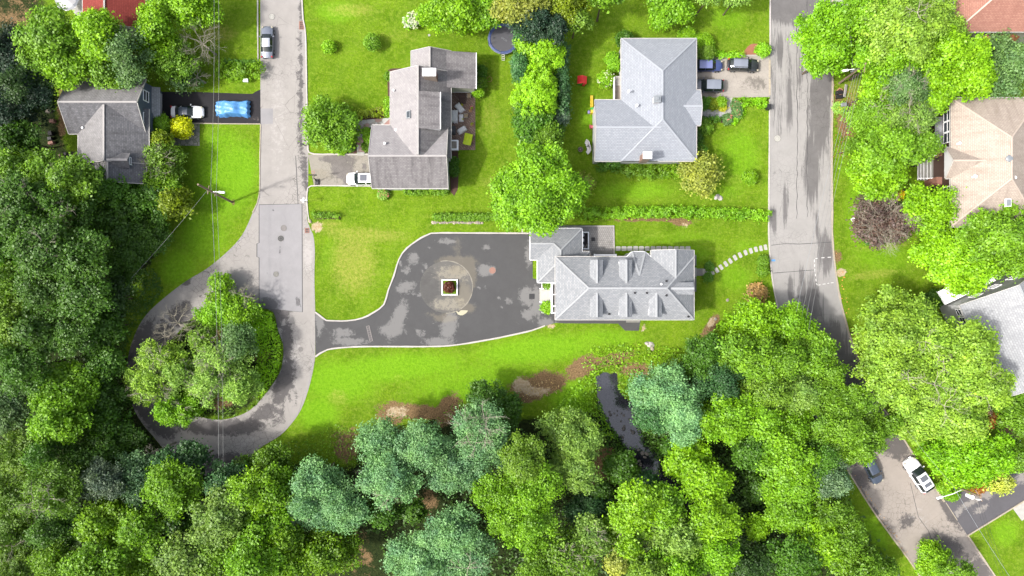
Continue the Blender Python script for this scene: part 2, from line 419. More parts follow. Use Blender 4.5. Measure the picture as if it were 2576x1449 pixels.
# ---------------------------------------------------------------- ground sheets
def smooth(pts, closed=False, step=.8):
    P = [Vector((p[0], p[1], 0)) for p in pts]; n = len(P); out = []
    rng_ = range(n if closed else n-1)
    for i in rng_:
        if closed: p0, p1, p2, p3 = P[(i-1) % n], P[i], P[(i+1) % n], P[(i+2) % n]
        else: p0, p1, p2, p3 = P[max(i-1, 0)], P[i], P[i+1], P[min(i+2, n-1)]
        k = max(1, int((p2-p1).length/PPM/step))
        for j in range(k):
            t = j/k; t2 = t*t; t3 = t2*t
            out.append(tuple(.5*((2*p1)+(p2-p0)*t+(2*p0-5*p1+4*p2-p3)*t2+(3*p1-p0-3*p2+p3)*t3))[:2])
    if not closed: out.append(tuple(P[-1])[:2])
    return out
def inside(X, Y, poly):
    r = np.zeros(X.shape, bool); n = len(poly)
    for i in range(n):
        x0, y0 = poly[i]; x1, y1 = poly[(i+1) % n]
        if y0 == y1: continue
        c = ((y0 > Y) != (y1 > Y)) & (X < (x1-x0)*(Y-y0)/(y1-y0)+x0)
        r ^= c
    return r
def paint_masks(PX, PY, blobs, n=3):
    """blobs: (channel, px, py, rx, ry[, rot degrees[, strength]])"""
    m = np.zeros((len(PX), 4), np.float32); m[:, 3] = 1
    for b in blobs:
        ch, x, y, rx, ry = b[:5]; ro = math.radians(b[5]) if len(b) > 5 else 0; st = b[6] if len(b) > 6 else 1
        dx = PX-x; dy = PY-y; u = (dx*math.cos(ro)+dy*math.sin(ro))/rx; v = (-dx*math.sin(ro)+dy*math.cos(ro))/ry
        d = np.sqrt(u*u+v*v); val = np.clip((1.5-d), 0, 1)*st
        m[:, ch] = np.maximum(m[:, ch], val)
    return m
def set_mask(me, name, arr):
    at = me.attributes.new(name, 'FLOAT_COLOR', 'POINT'); at.data.foreach_set('color', arr.astype(np.float32).ravel())
def sheet(name, poly, z, mat, blobs=(), holes=(), step=.7, kind='structure', parent=None, thick=0):
    """a flat sheet cut to an outline given in plan coordinates"""
    wp = [W(*p).xy for p in poly]; wh = [[W(*p).xy for p in h] for h in holes]
    xs = [p.x for p in wp]; ys = [p.y for p in wp]
    verts = list(wp); edges = [(i, (i+1) % len(wp)) for i in range(len(wp))]
    for h in wh:
        n0 = len(verts); verts += h; edges += [(n0+i, n0+(i+1) % len(h)) for i in range(len(h))]
    if blobs:
        GX, GY = np.meshgrid(np.arange(min(xs), max(xs), step), np.arange(min(ys), max(ys), step))
        gx, gy = GX.ravel(), GY.ravel(); ok = inside(gx, gy, [tuple(p) for p in wp])
        for h in wh: ok &= ~inside(gx, gy, [tuple(p) for p in h])
        verts += [Vector((float(x), float(y))) for x, y in zip(gx[ok], gy[ok])]
    vo, eo, fo, *_ = delaunay_2d_cdt(verts, edges, [], 0, 1e-4)
    V = np.array([(v.x, v.y) for v in vo]); F = np.array([f for f in fo if len(f) == 3])
    cen = V[F].mean(1); ok = inside(cen[:, 0], cen[:, 1], [tuple(p) for p in wp])
    for h in wh: ok &= ~inside(cen[:, 0], cen[:, 1], [tuple(p) for p in h])
    F = F[ok]
    me = bpy.data.meshes.new(name); me.from_pydata([(x, y, z) for x, y in V], [], F.tolist()); me.materials.append(mat)
    PX = V[:, 0]*PPM+CX; PY = CY-V[:, 1]*PPM
    set_mask(me, 'm1', paint_masks(PX, PY, blobs))
    me.update(); o = bpy.data.objects.new(name, me)
    if thick:
        s = o.modifiers.new('thick', 'SOLIDIFY'); s.thickness = thick; s.offset = -1
    link(o, parent)
    if kind: o['kind'] = kind
    return o
def strip(name, pts, width, h, mat, z0=0.0, closed=False, parent=None, kind='structure', jit=0):
    """kerb, wall or line of constant section along a path in plan coordinates"""
    P = [W(*p).xy for p in pts]; n = len(P); v = []; f = []; rg = random.Random(len(pts))
    for i in range(n):
        a_ = P[(i-1) % n] if (closed or i > 0) else P[i]; b_ = P[(i+1) % n] if (closed or i < n-1) else P[i]
        d = (b_-a_).normalized(); nn = Vector((-d.y, d.x))
        j = 1+rg.uniform(-jit, jit)
        for s_, zz in ((-1, z0), (-1, z0+h*j), (1, z0+h*j), (1, z0)):
            q = P[i]+nn*(s_*width/2*j); v.append((q.x, q.y, zz))
    for i in range(n if closed else n-1):
        a0 = i*4; b0 = ((i+1) % n)*4
        for k in range(3): f.append((a0+k, b0+k, b0+k+1, a0+k+1))
    if not closed: f += [(0, 1, 2, 3), ((n-1)*4+3, (n-1)*4+2, (n-1)*4+1, (n-1)*4)]
    o = mesh_obj(name, v, f, mat, parent)
    if kind: o['kind'] = kind
    return o

# ---------------------------------------------------------------- foliage
def leaf_mesh(name, cen, nrm, size, rnd, rg, aspect=.72, mat=None):
    """cen,nrm (n,3) arrays -> one mesh of small folded leaf blades"""
    n = len(cen); a = rg.normal(size=(n, 3)); t = np.cross(nrm, a); t /= np.linalg.norm(t, axis=1)[:, None]+1e-9
    b = np.cross(nrm, t); s = (size*(1+.35*rg.standard_normal(n)).clip(.5, 1.7))[:, None]
    v = np.empty((n, 4, 3), np.float32)
    v[:, 0] = cen-t*s*.5; v[:, 1] = cen+b*s*.5*aspect+nrm*s*.08; v[:, 2] = cen+t*s*.5; v[:, 3] = cen-b*s*.5*aspect+nrm*s*.08
    me = bpy.data.meshes.new(name)
    me.vertices.add(4*n); me.vertices.foreach_set('co', v.ravel())
    me.loops.add(4*n); me.loops.foreach_set('vertex_index', np.arange(4*n, dtype=np.int32))
    me.polygons.add(n); me.polygons.foreach_set('loop_start', np.arange(0, 4*n, 4, dtype=np.int32))
    me.materials.append(mat or M['leaf']); me.update()
    at = me.attributes.new('rnd', 'FLOAT', 'FACE'); at.data.foreach_set('value', np.clip(rnd, 0, 1).astype(np.float32))
    return me
def lobe_leaves(lobes, rg, leaf=.36, spray=1.35, per=15, scat=.36, low=-.35, tips=.35):
    """lobes: (x,y,z,rx,ry,rz); sprays of leaves over the upper surface of each lobe"""
    C_, N_, K_ = [], [], []
    for (x, y, z, rx, ry, rz) in lobes:
        area = 2.2*math.pi*((rx*ry+rx*rz+ry*rz)/3)
        ns = max(6, int(area*spray))
        d = rg.normal(size=(int(ns*1.8)+8, 3)); d /= np.linalg.norm(d, axis=1)[:, None]
        d = d[d[:, 2] > low][:ns]; ns = len(d)
        rad = 1-np.abs(rg.normal(0, .13, ns)); c = np.array([x, y, z])+d*np.array([rx, ry, rz])*rad[:, None]
        sk = rg.normal(0, 1, ns)
        k = per; cc = np.repeat(c, k, 0)+rg.normal(0, scat, (ns*k, 3))*np.array([1, 1, .55]); dd = np.repeat(d, k, 0)
        nn = dd*.7+np.array([0, 0, .55])+rg.normal(0, .4, (ns*k, 3)); nn /= np.linalg.norm(nn, axis=1)[:, None]
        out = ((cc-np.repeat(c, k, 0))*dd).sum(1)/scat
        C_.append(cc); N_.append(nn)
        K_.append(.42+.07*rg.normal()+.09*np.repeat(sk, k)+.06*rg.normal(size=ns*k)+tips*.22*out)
    return np.concatenate(C_), np.concatenate(N_), np.concatenate(K_)

SP = {  # species: lobe radius range, leaf, sprays per m2, leaves per spray, scatter
 'broad': dict(lr=(.75, 1.6), leaf=.30, spray=2.0, per=19, scat=.36, tips=.5),
 'fine':  dict(lr=(.7, 1.3), leaf=.24, spray=2.5, per=18, scat=.30, tips=.35),
 'soft':  dict(lr=(.8, 1.6), leaf=.23, spray=2.7, per=19, scat=.34, tips=.3),
 'airy':  dict(lr=(.7, 1.5), leaf=.28, spray=1.7, per=12, scat=.42, tips=.3),
 'shrub': dict(lr=(.45, .8), leaf=.20, spray=5, per=14, scat=.20, tips=.3),
 'ball':  dict(lr=(2, 2), leaf=.20, spray=4.5, per=15, scat=.14, tips=.2)}
COLS = dict(
 lime=(138, 194, 34), bright=(138, 188, 26), mid=(114, 158, 36), deep=(86, 134, 34), dark=(78, 118, 36), shade=(58, 90, 36),
 bluedark=(52, 82, 62), teal=(124, 172, 120), tealdk=(88, 140, 84), pale=(148, 190, 84), olive=(126, 166, 50), yellow=(222, 228, 14),
 yolive=(158, 184, 26), purple=(122, 98, 98), redbrown=(104, 54, 40), tan=(196, 160, 110), graygreen=(104, 140, 84),
 paletree=(160, 202, 72), acid=(142, 204, 26), silver=(132, 158, 136), rust=(166, 110, 50), flower=(244, 244, 238),
 pink=(236, 150, 150), greenyel=(204, 206, 60), goldleaf=(178, 190, 84), chart=(138, 194, 32), treegray=(90, 118, 88))
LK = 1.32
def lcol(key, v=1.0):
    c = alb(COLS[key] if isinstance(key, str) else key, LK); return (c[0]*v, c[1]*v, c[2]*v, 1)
TRUNKS = True
def trunk_mb(rx, ry, h, lobes, rg, thick=None):
    mb = MB(); r0 = thick or max(.04, min(.22, h*.014)); top = h*.5
    bx, by = rg.uniform(-.1, .1)*rx, rg.uniform(-.1, .1)*ry
    mb.cyl((0, 0, -.1), (bx*.5, by*.5, top*.55), r0*1.15, r0*.85, 7, False)
    mb.cyl((bx*.5, by*.5, top*.55), (bx, by, top), r0*.85, r0*.65, 7, False)
    L_ = sorted(lobes, key=lambda l: -l[3])[:9]
    for l in L_:
        m_ = Vector((l[0]*.45+bx*.5, l[1]*.45+by*.5, top*.9+(l[2]-top)*.35))
        mb.cyl((bx, by, top*.92), m_, r0*.5, r0*.33, 5, False); mb.cyl(m_, (l[0], l[1], l[2]), r0*.33, r0*.1, 5, False)
    return mb
def crown_lobes(rx, ry, h, rg, sp, shape='dome', depth=None):
    lo, hi = SP[sp]['lr']; m = min(rx, ry); f = min(1.0, m/3.6); lo, hi = lo*f, hi*f
    depth = depth or min(h*.72, max(rx, ry)*1.3)
    lobes = []
    if shape == 'ball': return [(0, 0, h*.5, rx, ry, h*.5)]
    if shape == 'cone':
        nl = int(26+rx*ry*3)
        for i in range(nl):
            t = (i+.5)/nl; rr = (1-t)**.8; th = i*2.39996
            lobes.append((rx*rr*.82*math.cos(th), ry*rr*.82*math.sin(th), h*(.12+.86*t), rx*(.2+.18*rr), ry*(.2+.18*rr), h*.06))
        return lobes
    if m < 1.7:
        nl = int(1.75*rx*ry/((lo+hi)/2)**2)+5
        for i in range(nl):
            t = math.sqrt((i+.5)/nl); th = i*2.39996+rg.normal(0, .25); lr = rg.uniform(lo, hi)*(1.12-.38*t)
            ex = max(.3, 1-lr/rx*.85); ey = max(.3, 1-lr/ry*.85)
            lobes.append((rx*ex*t*math.cos(th), ry*ey*t*math.sin(th), max(h-lr*.7-depth*.8*(t**2.3), lr*.6), lr, lr, lr*rg.uniform(.6, .85)))
        return lobes
    gr0 = min(m*.5, 2.0 if sp != 'soft' else 2.4); ng = int(1.15*rx*ry/gr0**2)+3; a0 = rg.uniform(0, 6.28)
    for g in range(ng):
        t = math.sqrt((g+.4)/ng)*rg.uniform(.9, 1.06); th = a0+g*2.39996+rg.normal(0, .2); gr = gr0*rg.uniform(.75, 1.2)
        ex = 1-gr/rx*.62; ey = 1-gr/ry*.62
        t *= rg.uniform(.84, 1.08); gx, gy = rx*ex*t*math.cos(th), ry*ey*t*math.sin(th); gz = h-gr*.35-depth*.62*t**2.4+rg.normal(0, .95)
        tilt = .55*t
        nl = int(1.9*(gr/((lo+hi)/2))**2)+3
        for i in range(nl):
            u = math.sqrt((i+.5)/nl); ph = i*2.39996+rg.uniform(0, .5); lr = rg.uniform(lo, hi)*(1.1-.45*u)
            dx, dy = gr*u*math.cos(ph), gr*u*math.sin(ph); ou = (dx*math.cos(th)+dy*math.sin(th))
            z = gz-gr*.75*u**2-tilt*ou+rg.normal(0, .2)
            lobes.append((gx+dx, gy+dy, max(z, lr*.6), lr, lr, lr*rg.uniform(.5, .8)))
    for a_ in range(int(rg.integers(5, 9))):   # limbs that reach beyond the rest
        th = rg.uniform(0, 6.28); ln = rg.uniform(1.02, 1.26); zt = h-depth*rg.uniform(.2, .55)
        for q, lr in ((.72, hi*.9), (.86, hi*.7), (1.0, hi*.5)):
            rr = q*ln; w2 = rg.normal(0, .05)
            lobes.append((rx*rr*math.cos(th+w2), ry*rr*math.sin(th+w2), max(.6, zt-.6*q), lr, lr, lr*.6))
    for i in range(int(2.2*(rx+ry))):      # loose outer sprays
        th = rg.uniform(0, 6.28); q = rg.uniform(.9, 1.08); lr = rg.uniform(.28, .6)
        lobes.append((rx*q*math.cos(th), ry*q*math.sin(th), max(.5, h-depth*rg.uniform(.35, .85)), lr, lr, lr*.5))
    return lobes
NTREE = [0]
def tree(px, py, rx, ry, h, colr, sp, label, name='deciduous_tree', cat='tree', group=None, rot=0, shape='dome', depth=None,
         z0=0.0, lobes=None, dead=0, v=1.0, flowers=None, thick=None):
    """a plant whose crown is seen at (px,py) with half-widths rx,ry in plan units and stands h metres high"""
    NTREE[0] += 1; rg = np.random.default_rng(1000+NTREE[0])
    if h > 7: h = (7+(h-7)*.62)*(1+rg.uniform(-.17, .17))
    k = (CAMH-.75*h)/CAMH; c = W(px, py, .75*h)
    root = empty(name, (c.x, c.y, z0)); root.rotation_euler.z = R(-rot)
    tag(root, label, cat, group)
    RX, RY = rx/PPM*k, ry/PPM*k
    lobes = lobes or crown_lobes(RX, RY, h, rg, sp, shape, depth)
    q = SP[sp]; f = 1.0 if min(RX, RY) > 1.6 or sp in ('shrub', 'ball') else .8
    ce, nr, kk = lobe_leaves(lobes, rg, q['leaf'], q['spray'], q['per'], q['scat']*f, tips=q['tips'])
    ce[:, 2] = np.maximum(ce[:, 2], .04)
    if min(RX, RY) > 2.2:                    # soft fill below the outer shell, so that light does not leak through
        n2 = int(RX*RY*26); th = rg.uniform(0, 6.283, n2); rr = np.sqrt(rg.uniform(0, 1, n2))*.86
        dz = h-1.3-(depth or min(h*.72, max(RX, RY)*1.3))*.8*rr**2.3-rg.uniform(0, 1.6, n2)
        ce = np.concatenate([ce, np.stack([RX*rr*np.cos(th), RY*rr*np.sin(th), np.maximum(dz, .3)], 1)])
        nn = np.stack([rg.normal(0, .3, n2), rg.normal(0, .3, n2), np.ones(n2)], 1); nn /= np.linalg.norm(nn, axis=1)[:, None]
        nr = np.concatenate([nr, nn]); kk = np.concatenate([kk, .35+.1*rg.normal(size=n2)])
    cr = link(bpy.data.objects.new('crown', leaf_mesh('crown', ce, nr, q['leaf'], kk, rg)), root)
    cr.color = lcol(colr, v)
    if shape != 'ball' or h > 1.2:
        tm = trunk_mb(RX, RY, h, lobes, rg, thick); tm.build('trunk', M['bark'], root)
    if flowers:
        fc, cnt = flowers; idx = rg.choice(len(ce), cnt); cf = ce[idx]+np.array([0, 0, .12])
        top = cf[cf[:, 2] > np.quantile(ce[:, 2], .25)]
        if fc == 'flower' and shape == 'ball': # blossom heads, mostly round the rim
            r_ = np.hypot(top[:, 0]/RX, top[:, 1]/RY); top = top[r_ > .62]
        cc = np.repeat(top, 5, 0)+rg.normal(0, .06, (len(top)*5, 3)); nn = np.tile(np.array([[0, 0, 1.0]]), (len(cc), 1))+rg.normal(0, .4, (len(cc), 3))
        nn /= np.linalg.norm(nn, axis=1)[:, None]
        fo = link(bpy.data.objects.new('blossom', leaf_mesh('blossom', cc, nn, .17, .5+.1*rg.normal(size=len(cc)), rg)), root)
        fo.color = (*alb(COLS[fc], 1.5), 1)
    for i in range(dead):                    # pale leafless limbs standing out of the crown
        th = rg.uniform(0, 6.28); rr = rg.uniform(.1, .7)
        b = bare_mb((RX*rr*math.cos(th), RY*rr*math.sin(th), h*.97-rr*rr*1.8), rg.uniform(1.7, 3.0)*min(1, min(RX, RY)/3), rg, up=.35, lv=3, r0=.045)
        b.build('bare_limb', M['bark_pale'], root)
    return root
def bare_mb(base, size, rg, up=.9, lv=4, n0=4, r0=None):
    mb = MB()
    def grow(p, d, ln, r, lv_):
        q = p+d*ln; mid = (p+q)/2+Vector(rg.normal(0, ln*.07, 3))
        mb.cyl(p, mid, r, r*.8, 4, False); mb.cyl(mid, q, r*.8, r*.6, 4, False)
        if lv_ <= 0: return
        for i in range(3 if lv_ > 1 else 2):
            nd = (d*1.0+Vector(rg.normal(0, .55, 3))); nd.z = nd.z*.75+.05; nd.normalize()
            grow(q if i else mid, nd, ln*rg.uniform(.55, .82), r*.58, lv_-1)
    for i in range(n0):
        th = rg.uniform(0, 6.28) if n0 < 3 else i*6.28/n0+rg.uniform(-.4, .4)
        d = Vector((math.cos(th), math.sin(th), up*rg.uniform(.5, 1.3))).normalized()
        grow(Vector(base), d, size*.5, r0 or max(.03, size*.022), lv)
    return mb
def dead_tree(px, py, r, h, label, name='dead_tree', matk='bark_pale', lv=5, n0=8, group=None):
    NTREE[0] += 1; rg = np.random.default_rng(500+NTREE[0]); c = W(px, py, .75*h)
    root = empty(name, (c.x, c.y, 0)); tag(root, label, 'tree', group)
    rm = r/PPM
    b = bare_mb((0, 0, h*.45), rm*.78, rg, .55, lv, n0, r0=.055); b.build('branches', M[matk], root)
    MB().cyl((0, 0, -.1), (0, 0, h*.47), .16, .09, 8, False).build('trunk', M[matk], root)
    return root
def hedge(pts, wd, h, colr, label, name='hedge', cat='hedge', sp='shrub', lr=None, group=None, v=1.0):
    """clipped hedge along a path in plan coordinates; wd in plan units"""
    NTREE[0] += 1; rg = np.random.default_rng(2000+NTREE[0]); P = [W(x, y, h*.7) for x, y in pts]
    wm = wd/PPM/2; o = P[0]; lobes = []; stp = wm*.75
    for i in range(len(P)-1):
        n = max(1, int((P[i+1]-P[i]).length/stp))
        for j in range(n+(i == len(P)-2)):
            p = P[i].lerp(P[i+1], j/n); r = wm*rg.uniform(.9, 1.06)
            lobes.append((p.x-o.x+rg.normal(0, wm*.05), p.y-o.y+rg.normal(0, wm*.05), h*.45, r, r, h*.53*rg.uniform(.92, 1.05)))
    q = SP[sp]; ce, nr, kk = lobe_leaves(lobes, rg, q['leaf'], q['spray']*.7, q['per'], q['scat']*.8, tips=q['tips'])
    ce[:, 2] = np.maximum(ce[:, 2], .04)
    ob = link(bpy.data.objects.new(name, leaf_mesh(name, ce, nr, q['leaf'], kk, rg))); ob.location = (o.x, o.y, 0)
    ob.color = lcol(colr, v); tag(ob, label, cat, group)
    return ob
def cover(name, poly, colr, per, hlo, hhi, label, leaf=.26, cat='ground cover', clump=.8, v=1.0, seed=1, excl=()):
    """low leafy growth nobody could count: one object"""
    rg = np.random.default_rng(seed); wp = [tuple(W(*p).xy) for p in poly]
    xs = [p[0] for p in wp]; ys = [p[1] for p in wp]; A = (max(xs)-min(xs))*(max(ys)-min(ys)); n = int(A*per)
    ncl = max(4, int(A*1.1)); c = np.stack([rg.uniform(min(xs), max(xs), ncl), rg.uniform(min(ys), max(ys), ncl), rg.uniform(hlo, hhi, ncl)], 1)
    i = rg.integers(0, ncl, n); p = c[i]+rg.normal(0, 1, (n, 3))*np.array([clump, clump, .1+.12*hhi])
    j = rg.random(n) < .4; p[j, 0] = rg.uniform(min(xs), max(xs), j.sum()); p[j, 1] = rg.uniform(min(ys), max(ys), j.sum()); p[j, 2] = hlo*rg.random(j.sum())
    ok = inside(p[:, 0], p[:, 1], wp)
    for e in excl: ok &= ~inside(p[:, 0], p[:, 1], [tuple(W(*q).xy) for q in e])
    p = p[ok]; i = i[ok]
    p[:, 2] = np.maximum(p[:, 2], .05)
    nn = np.stack([rg.normal(0, .45, len(p)), rg.normal(0, .45, len(p)), np.ones(len(p))], 1); nn /= np.linalg.norm(nn, axis=1)[:, None]
    cl = rg.normal(0, .1, ncl)
    o = link(bpy.data.objects.new(name, leaf_mesh(name, p, nn, leaf, .42+cl[i]+.13*rg.normal(size=len(p)), rg)))
    o.color = lcol(colr, v); tag(o, label, cat, None, 'stuff'); return o

# ---------------------------------------------------------------- houses
class House:
    def __init__(s, name, label, px, py, cat='house'):
        p = W(px, py, 0); s.o = (p.x, p.y); s.root = empty(name, (p.x, p.y, 0)); tag(s.root, label, cat)
    def L(s, p): return (p[0]-s.o[0], p[1]-s.o[1], p[2])
    def rect(s, x0, y0, x1, y1, z):           # plan box at height z -> world xmin,ymin,xmax,ymax
        a_ = W(x0, y0, z); b_ = W(x1, y1, z); return min(a_.x, b_.x), min(a_.y, b_.y), max(a_.x, b_.x), max(a_.y, b_.y)
    def block(s, r, ze, zr, axis, ends='gg', mat='sh_gray', wall='white_side', over=.35, base=0.0, ridge=None, cap='ridge_warm',
              gutter='offwhite', ang=0.0, piv=None, mats=None, name='roof', walls=True):
        """one roofed block. r = eave rectangle (world), axis = ridge direction, ends: g gable, h hip (low side, high side)"""
        x0, y0, x1, y1 = r; ob = s.L((0, 0, 0))
        def P(u, v, z):                       # u along the ridge, v across
            x, y = (u, v) if axis == 'x' else (v, u)
            if ang:
                dx, dy = x-piv[0], y-piv[1]; x, y = piv[0]+dx*math.cos(ang)-dy*math.sin(ang), piv[1]+dx*math.sin(ang)+dy*math.cos(ang)
            return s.L((x, y, z))
        u0, u1, v0, v1 = (x0, x1, y0, y1) if axis == 'x' else (y0, y1, x0, x1)
        vm = ridge if ridge is not None else (v0+v1)/2; hw = (v1-v0)/2
        r0 = u0+(hw if ends[0] == 'h' else 0); r1 = u1-(hw if ends[1] == 'h' else 0)
        if r1 < r0: r0 = r1 = (u0+u1)/2
        A, B_, Cc, D = P(u0, v0, ze), P(u1, v0, ze), P(u1, v1, ze), P(u0, v1, ze); E, F = P(r0, vm, zr), P(r1, vm, zr)
        if r1-r0 > .01: faces = [[A, B_, F, E], [Cc, D, E, F]]
        else: faces = [[A, B_, E], [Cc, D, E]]
        if ends[0] == 'h': faces.append([D, A, E])
        if ends[1] == 'h': faces.append([B_, Cc, F])
        if axis == 'y': faces = [list(reversed(f)) for f in faces]
        mb = MB(); [mb.poly(f) for f in faces[:1] if mats] or [mb.poly(f) for f in faces]
        if mats:
            for f in faces[2:]: mb.poly(f)
            m2 = MB(); m2.poly(faces[1]); o2 = m2.build(name, M[mats], s.root, uv=True); s.solid(o2)
        o = mb.build(name, M[mat], s.root, uv=True); s.solid(o)
        # ridge and hip caps
        rc = MB()
        up = Vector((0, 0, .05))
        if r1-r0 > .3: rc.bar(Vector(E)+up, Vector(F)+up, .24, .05)
        if ends[0] == 'h': rc.bar(Vector(A)+up, Vector(E)+up, .22, .05); rc.bar(Vector(D)+up, Vector(E)+up, .22, .05)
        if ends[1] == 'h': rc.bar(Vector(B_)+up, Vector(F)+up, .22, .05); rc.bar(Vector(Cc)+up, Vector(F)+up, .22, .05)
        if rc.v: rc.build('ridge_cap', M[cap], s.root)
        if gutter:
            g = MB(); dn = Vector((0, 0, -.09)); q = .07
            def side(a_, b_, du, dv): g.bar(P(a_[0]+du[0], a_[1]+dv[0], ze-.08), P(b_[0]+du[1], b_[1]+dv[1], ze-.08), .085, .12)
            side((u0, v0), (u1, v0), (0, 0), (-q, -q)); side((u0, v1), (u1, v1), (0, 0), (q, q))
            if ends[0] == 'h': side((u0, v0), (u0, v1), (-q, -q), (-q, q))
            if ends[1] == 'h': side((u1, v0), (u1, v1), (q, q), (-q, q))
            for q0 in range(0, len(g.v), 8):
                g1 = MB(); g1.v = g.v[q0:q0+8]; g1.f = g.f[:6]; g1.build('gutter', M[gutter], s.root)
            rk = MB()
            for e, uu in ((ends[0], u0-.03), (ends[1], u1+.03)):
                if e == 'g': rk.bar(P(uu, v0, ze-.05), P(uu, vm, zr-.05), .06, .2); rk.bar(P(uu, v1, ze-.05), P(uu, vm, zr-.05), .06, .2)
            for q0 in range(0, len(rk.v), 8):
                g1 = MB(); g1.v = rk.v[q0:q0+8]; g1.f = rk.f[:6]; g1.build('rake_board', M[gutter], s.root)
        if walls:
            wb = MB(); w0, w1, t0, t1 = u0+(over if ends[0] == 'h' else .2), u1-(over if ends[1] == 'h' else .2), v0+over, v1-over
            q = [P(w0, t0, base), P(w1, t0, base), P(w1, t1, base), P(w0, t1, base)]; zt = ze-.06
            qq = [(p[0], p[1], zt) for p in q]
            for i in range(4):
                j = (i+1) % 4; wb.poly([q[i], q[j], qq[j], qq[i]])
            for e, uu in ((ends[0], w0), (ends[1], w1)):
                if e == 'g': wb.poly([P(uu, t0, zt), P(uu, t1, zt), P(uu, vm, zr-.2)])
            wb.build('wall', M[wall], s.root)
        return P
    def solid(s, o, t=.12):
        m = o.modifiers.new('thick', 'SOLIDIFY'); m.thickness = t; m.offset = -1
        for p in o.data.polygons:
            if p.normal.z < 0: p.flip()
        o.data.update()
        o.data.uv_layers.remove(o.data.uv_layers[0]); plane_uv(o.data)
    def faces(s, polys, mat, name='roof', solid=.1):
        mb = MB(); [mb.poly([s.L(p) for p in q]) for q in polys]
        o = mb.build(name, M[mat], s.root, uv=True); s.solid(o, solid); return o
    def dormer(s, xc, hw, yin, yout, zr, ze, mat, mat2=None, wallz=None, cap='ridge', slope=None, front='white', ew=False, win=True):
        """gabled dormer; ridge from yin (uphill) to yout (front). slope(y) gives the roof height under it"""
        P = (lambda a_, b_, z: s.L((b_, a_, z))) if ew else (lambda a_, b_, z: s.L((a_, b_, z)))
        sg = 1 if yout > yin else -1; ov = .18*sg
        d = MB()
        ye = yin+sg*(zr-ze)/slope if slope else yin
        for sd, mm in ((-1, mat), (1, mat2 or mat)):
            q = MB(); q.poly([P(xc, yin, zr), P(xc+sd*hw, ye, ze), P(xc+sd*hw, yout+ov, ze), P(xc, yout+ov, zr)])
            o = q.build('dormer_roof', M[mm], s.root, uv=True); s.solid(o, .08)
        MB().bar(P(xc, yin, zr+.04), P(xc, yout+ov, zr+.04), .3, .05).build('ridge_cap', M[cap], s.root)
        w_ = MB(); b = hw-.14; zb = wallz
        yb = yout-sg*.05
        w_.poly([P(xc-b, yb, zb), P(xc+b, yb, zb), P(xc+b, yb, ze-.03), P(xc, yb, zr-.14), P(xc-b, yb, ze-.03)])
        for sd in (-1, 1): w_.poly([P(xc+sd*b, yb, zb), P(xc+sd*b, yb, ze-.03), P(xc+sd*b, ye, ze-.03)])
        w_.build('dormer_wall', M[front], s.root)
        if win:
            s.win_at(P(xc, yout+sg*.02, (zb+ze)/2+.15), (0, sg) if not ew else (sg, 0), b*1.1, (ze-zb)*.62)
    def win_at(s, c, n, w_, h_, mat='white'):
        n = Vector((n[0], n[1], 0)).normalized(); t = Vector((-n.y, n.x, 0)); c = Vector(c); fr = MB()
        e = .07
        for sx in (-1, 1): fr.bar(c+t*(sx*w_/2)+Vector((0, 0, -h_/2)), c+t*(sx*w_/2)+Vector((0, 0, h_/2)), e, e*1.4)
        for sz in (-1, 0, 1): fr.bar(c+t*(-w_/2-e/2)+Vector((0, 0, sz*h_/2)), c+t*(w_/2+e/2)+Vector((0, 0, sz*h_/2)), e*1.4, e if sz else e*.6)
        f = fr.build('window', M[mat], s.root); g = MB()
        a_ = c-n*.01
        g.poly([a_-t*w_/2-Vector((0, 0, h_/2)), a_+t*w_/2-Vector((0, 0, h_/2)), a_+t*w_/2+Vector((0, 0, h_/2)), a_-t*w_/2+Vector((0, 0, h_/2))])
        g.build('pane', M['glass'], f)
    def chimney(s, px, py, ztop, zbot, wx, wy, mat='brick', cap='white'):
        p = W(px, py, ztop); c = s.L((p.x, p.y, 0))
        b = MB().box((c[0], c[1], (ztop+zbot)/2), (wx, wy, ztop-zbot)).build('chimney', M[mat], s.root)
        MB().box((c[0], c[1], ztop+.05), (wx+.16, wy+.16, .12)).box((c[0], c[1], ztop+.2), (wx*.5, wy*.5, .2)).build('chimney_cap', M[cap], b)
    def vent(s, px, py, z, mat='white', r=.16, name='roof_vent'):
        p = W(px, py, z); c = s.L((p.x, p.y, 0))
        MB().cyl((c[0], c[1], z-.5), (c[0], c[1], z+.12), r*.6, r*.6, 8).cyl((c[0], c[1], z+.1), (c[0], c[1], z+.22), r, r*.8, 10).build(name, M[mat], s.root)

# ---------------------------------------------------------------- cars
CARS = {
 'suv': (4.75, 1.92, [(0,.74,.72,.78,.68),(.015,.86,.98,1.04,.72),(.05,.92,1.06,1.5,.66),(.13,.95,1.06,1.70,.67),(.35,.96,1.06,1.75,.69),(.58,.955,1.05,1.70,.66),
      (.73,.945,1.03,1.14,.76),(.84,.93,.98,1.06,.62),(.94,.87,.86,.93,.5),(.985,.76,.72,.78,.44),(1,.6,.55,.58,.4)], (.05, .125), (.58, .73), (.13, .58)),
 'sedan': (4.85, 1.86, [(0,.70,.66,.7,.6),(.02,.84,.9,.95,.62),(.15,.9,.98,1.04,.66),(.30,.925,.95,1.38,.56),(.42,.93,.94,1.45,.58),(.56,.925,.93,1.40,.56),
      (.73,.915,.92,1.02,.7),(.84,.9,.86,.93,.6),(.94,.85,.76,.81,.5),(.985,.74,.64,.68,.44),(1,.58,.5,.53,.4)], (.16, .30), (.57, .72), (.30, .57)),
}
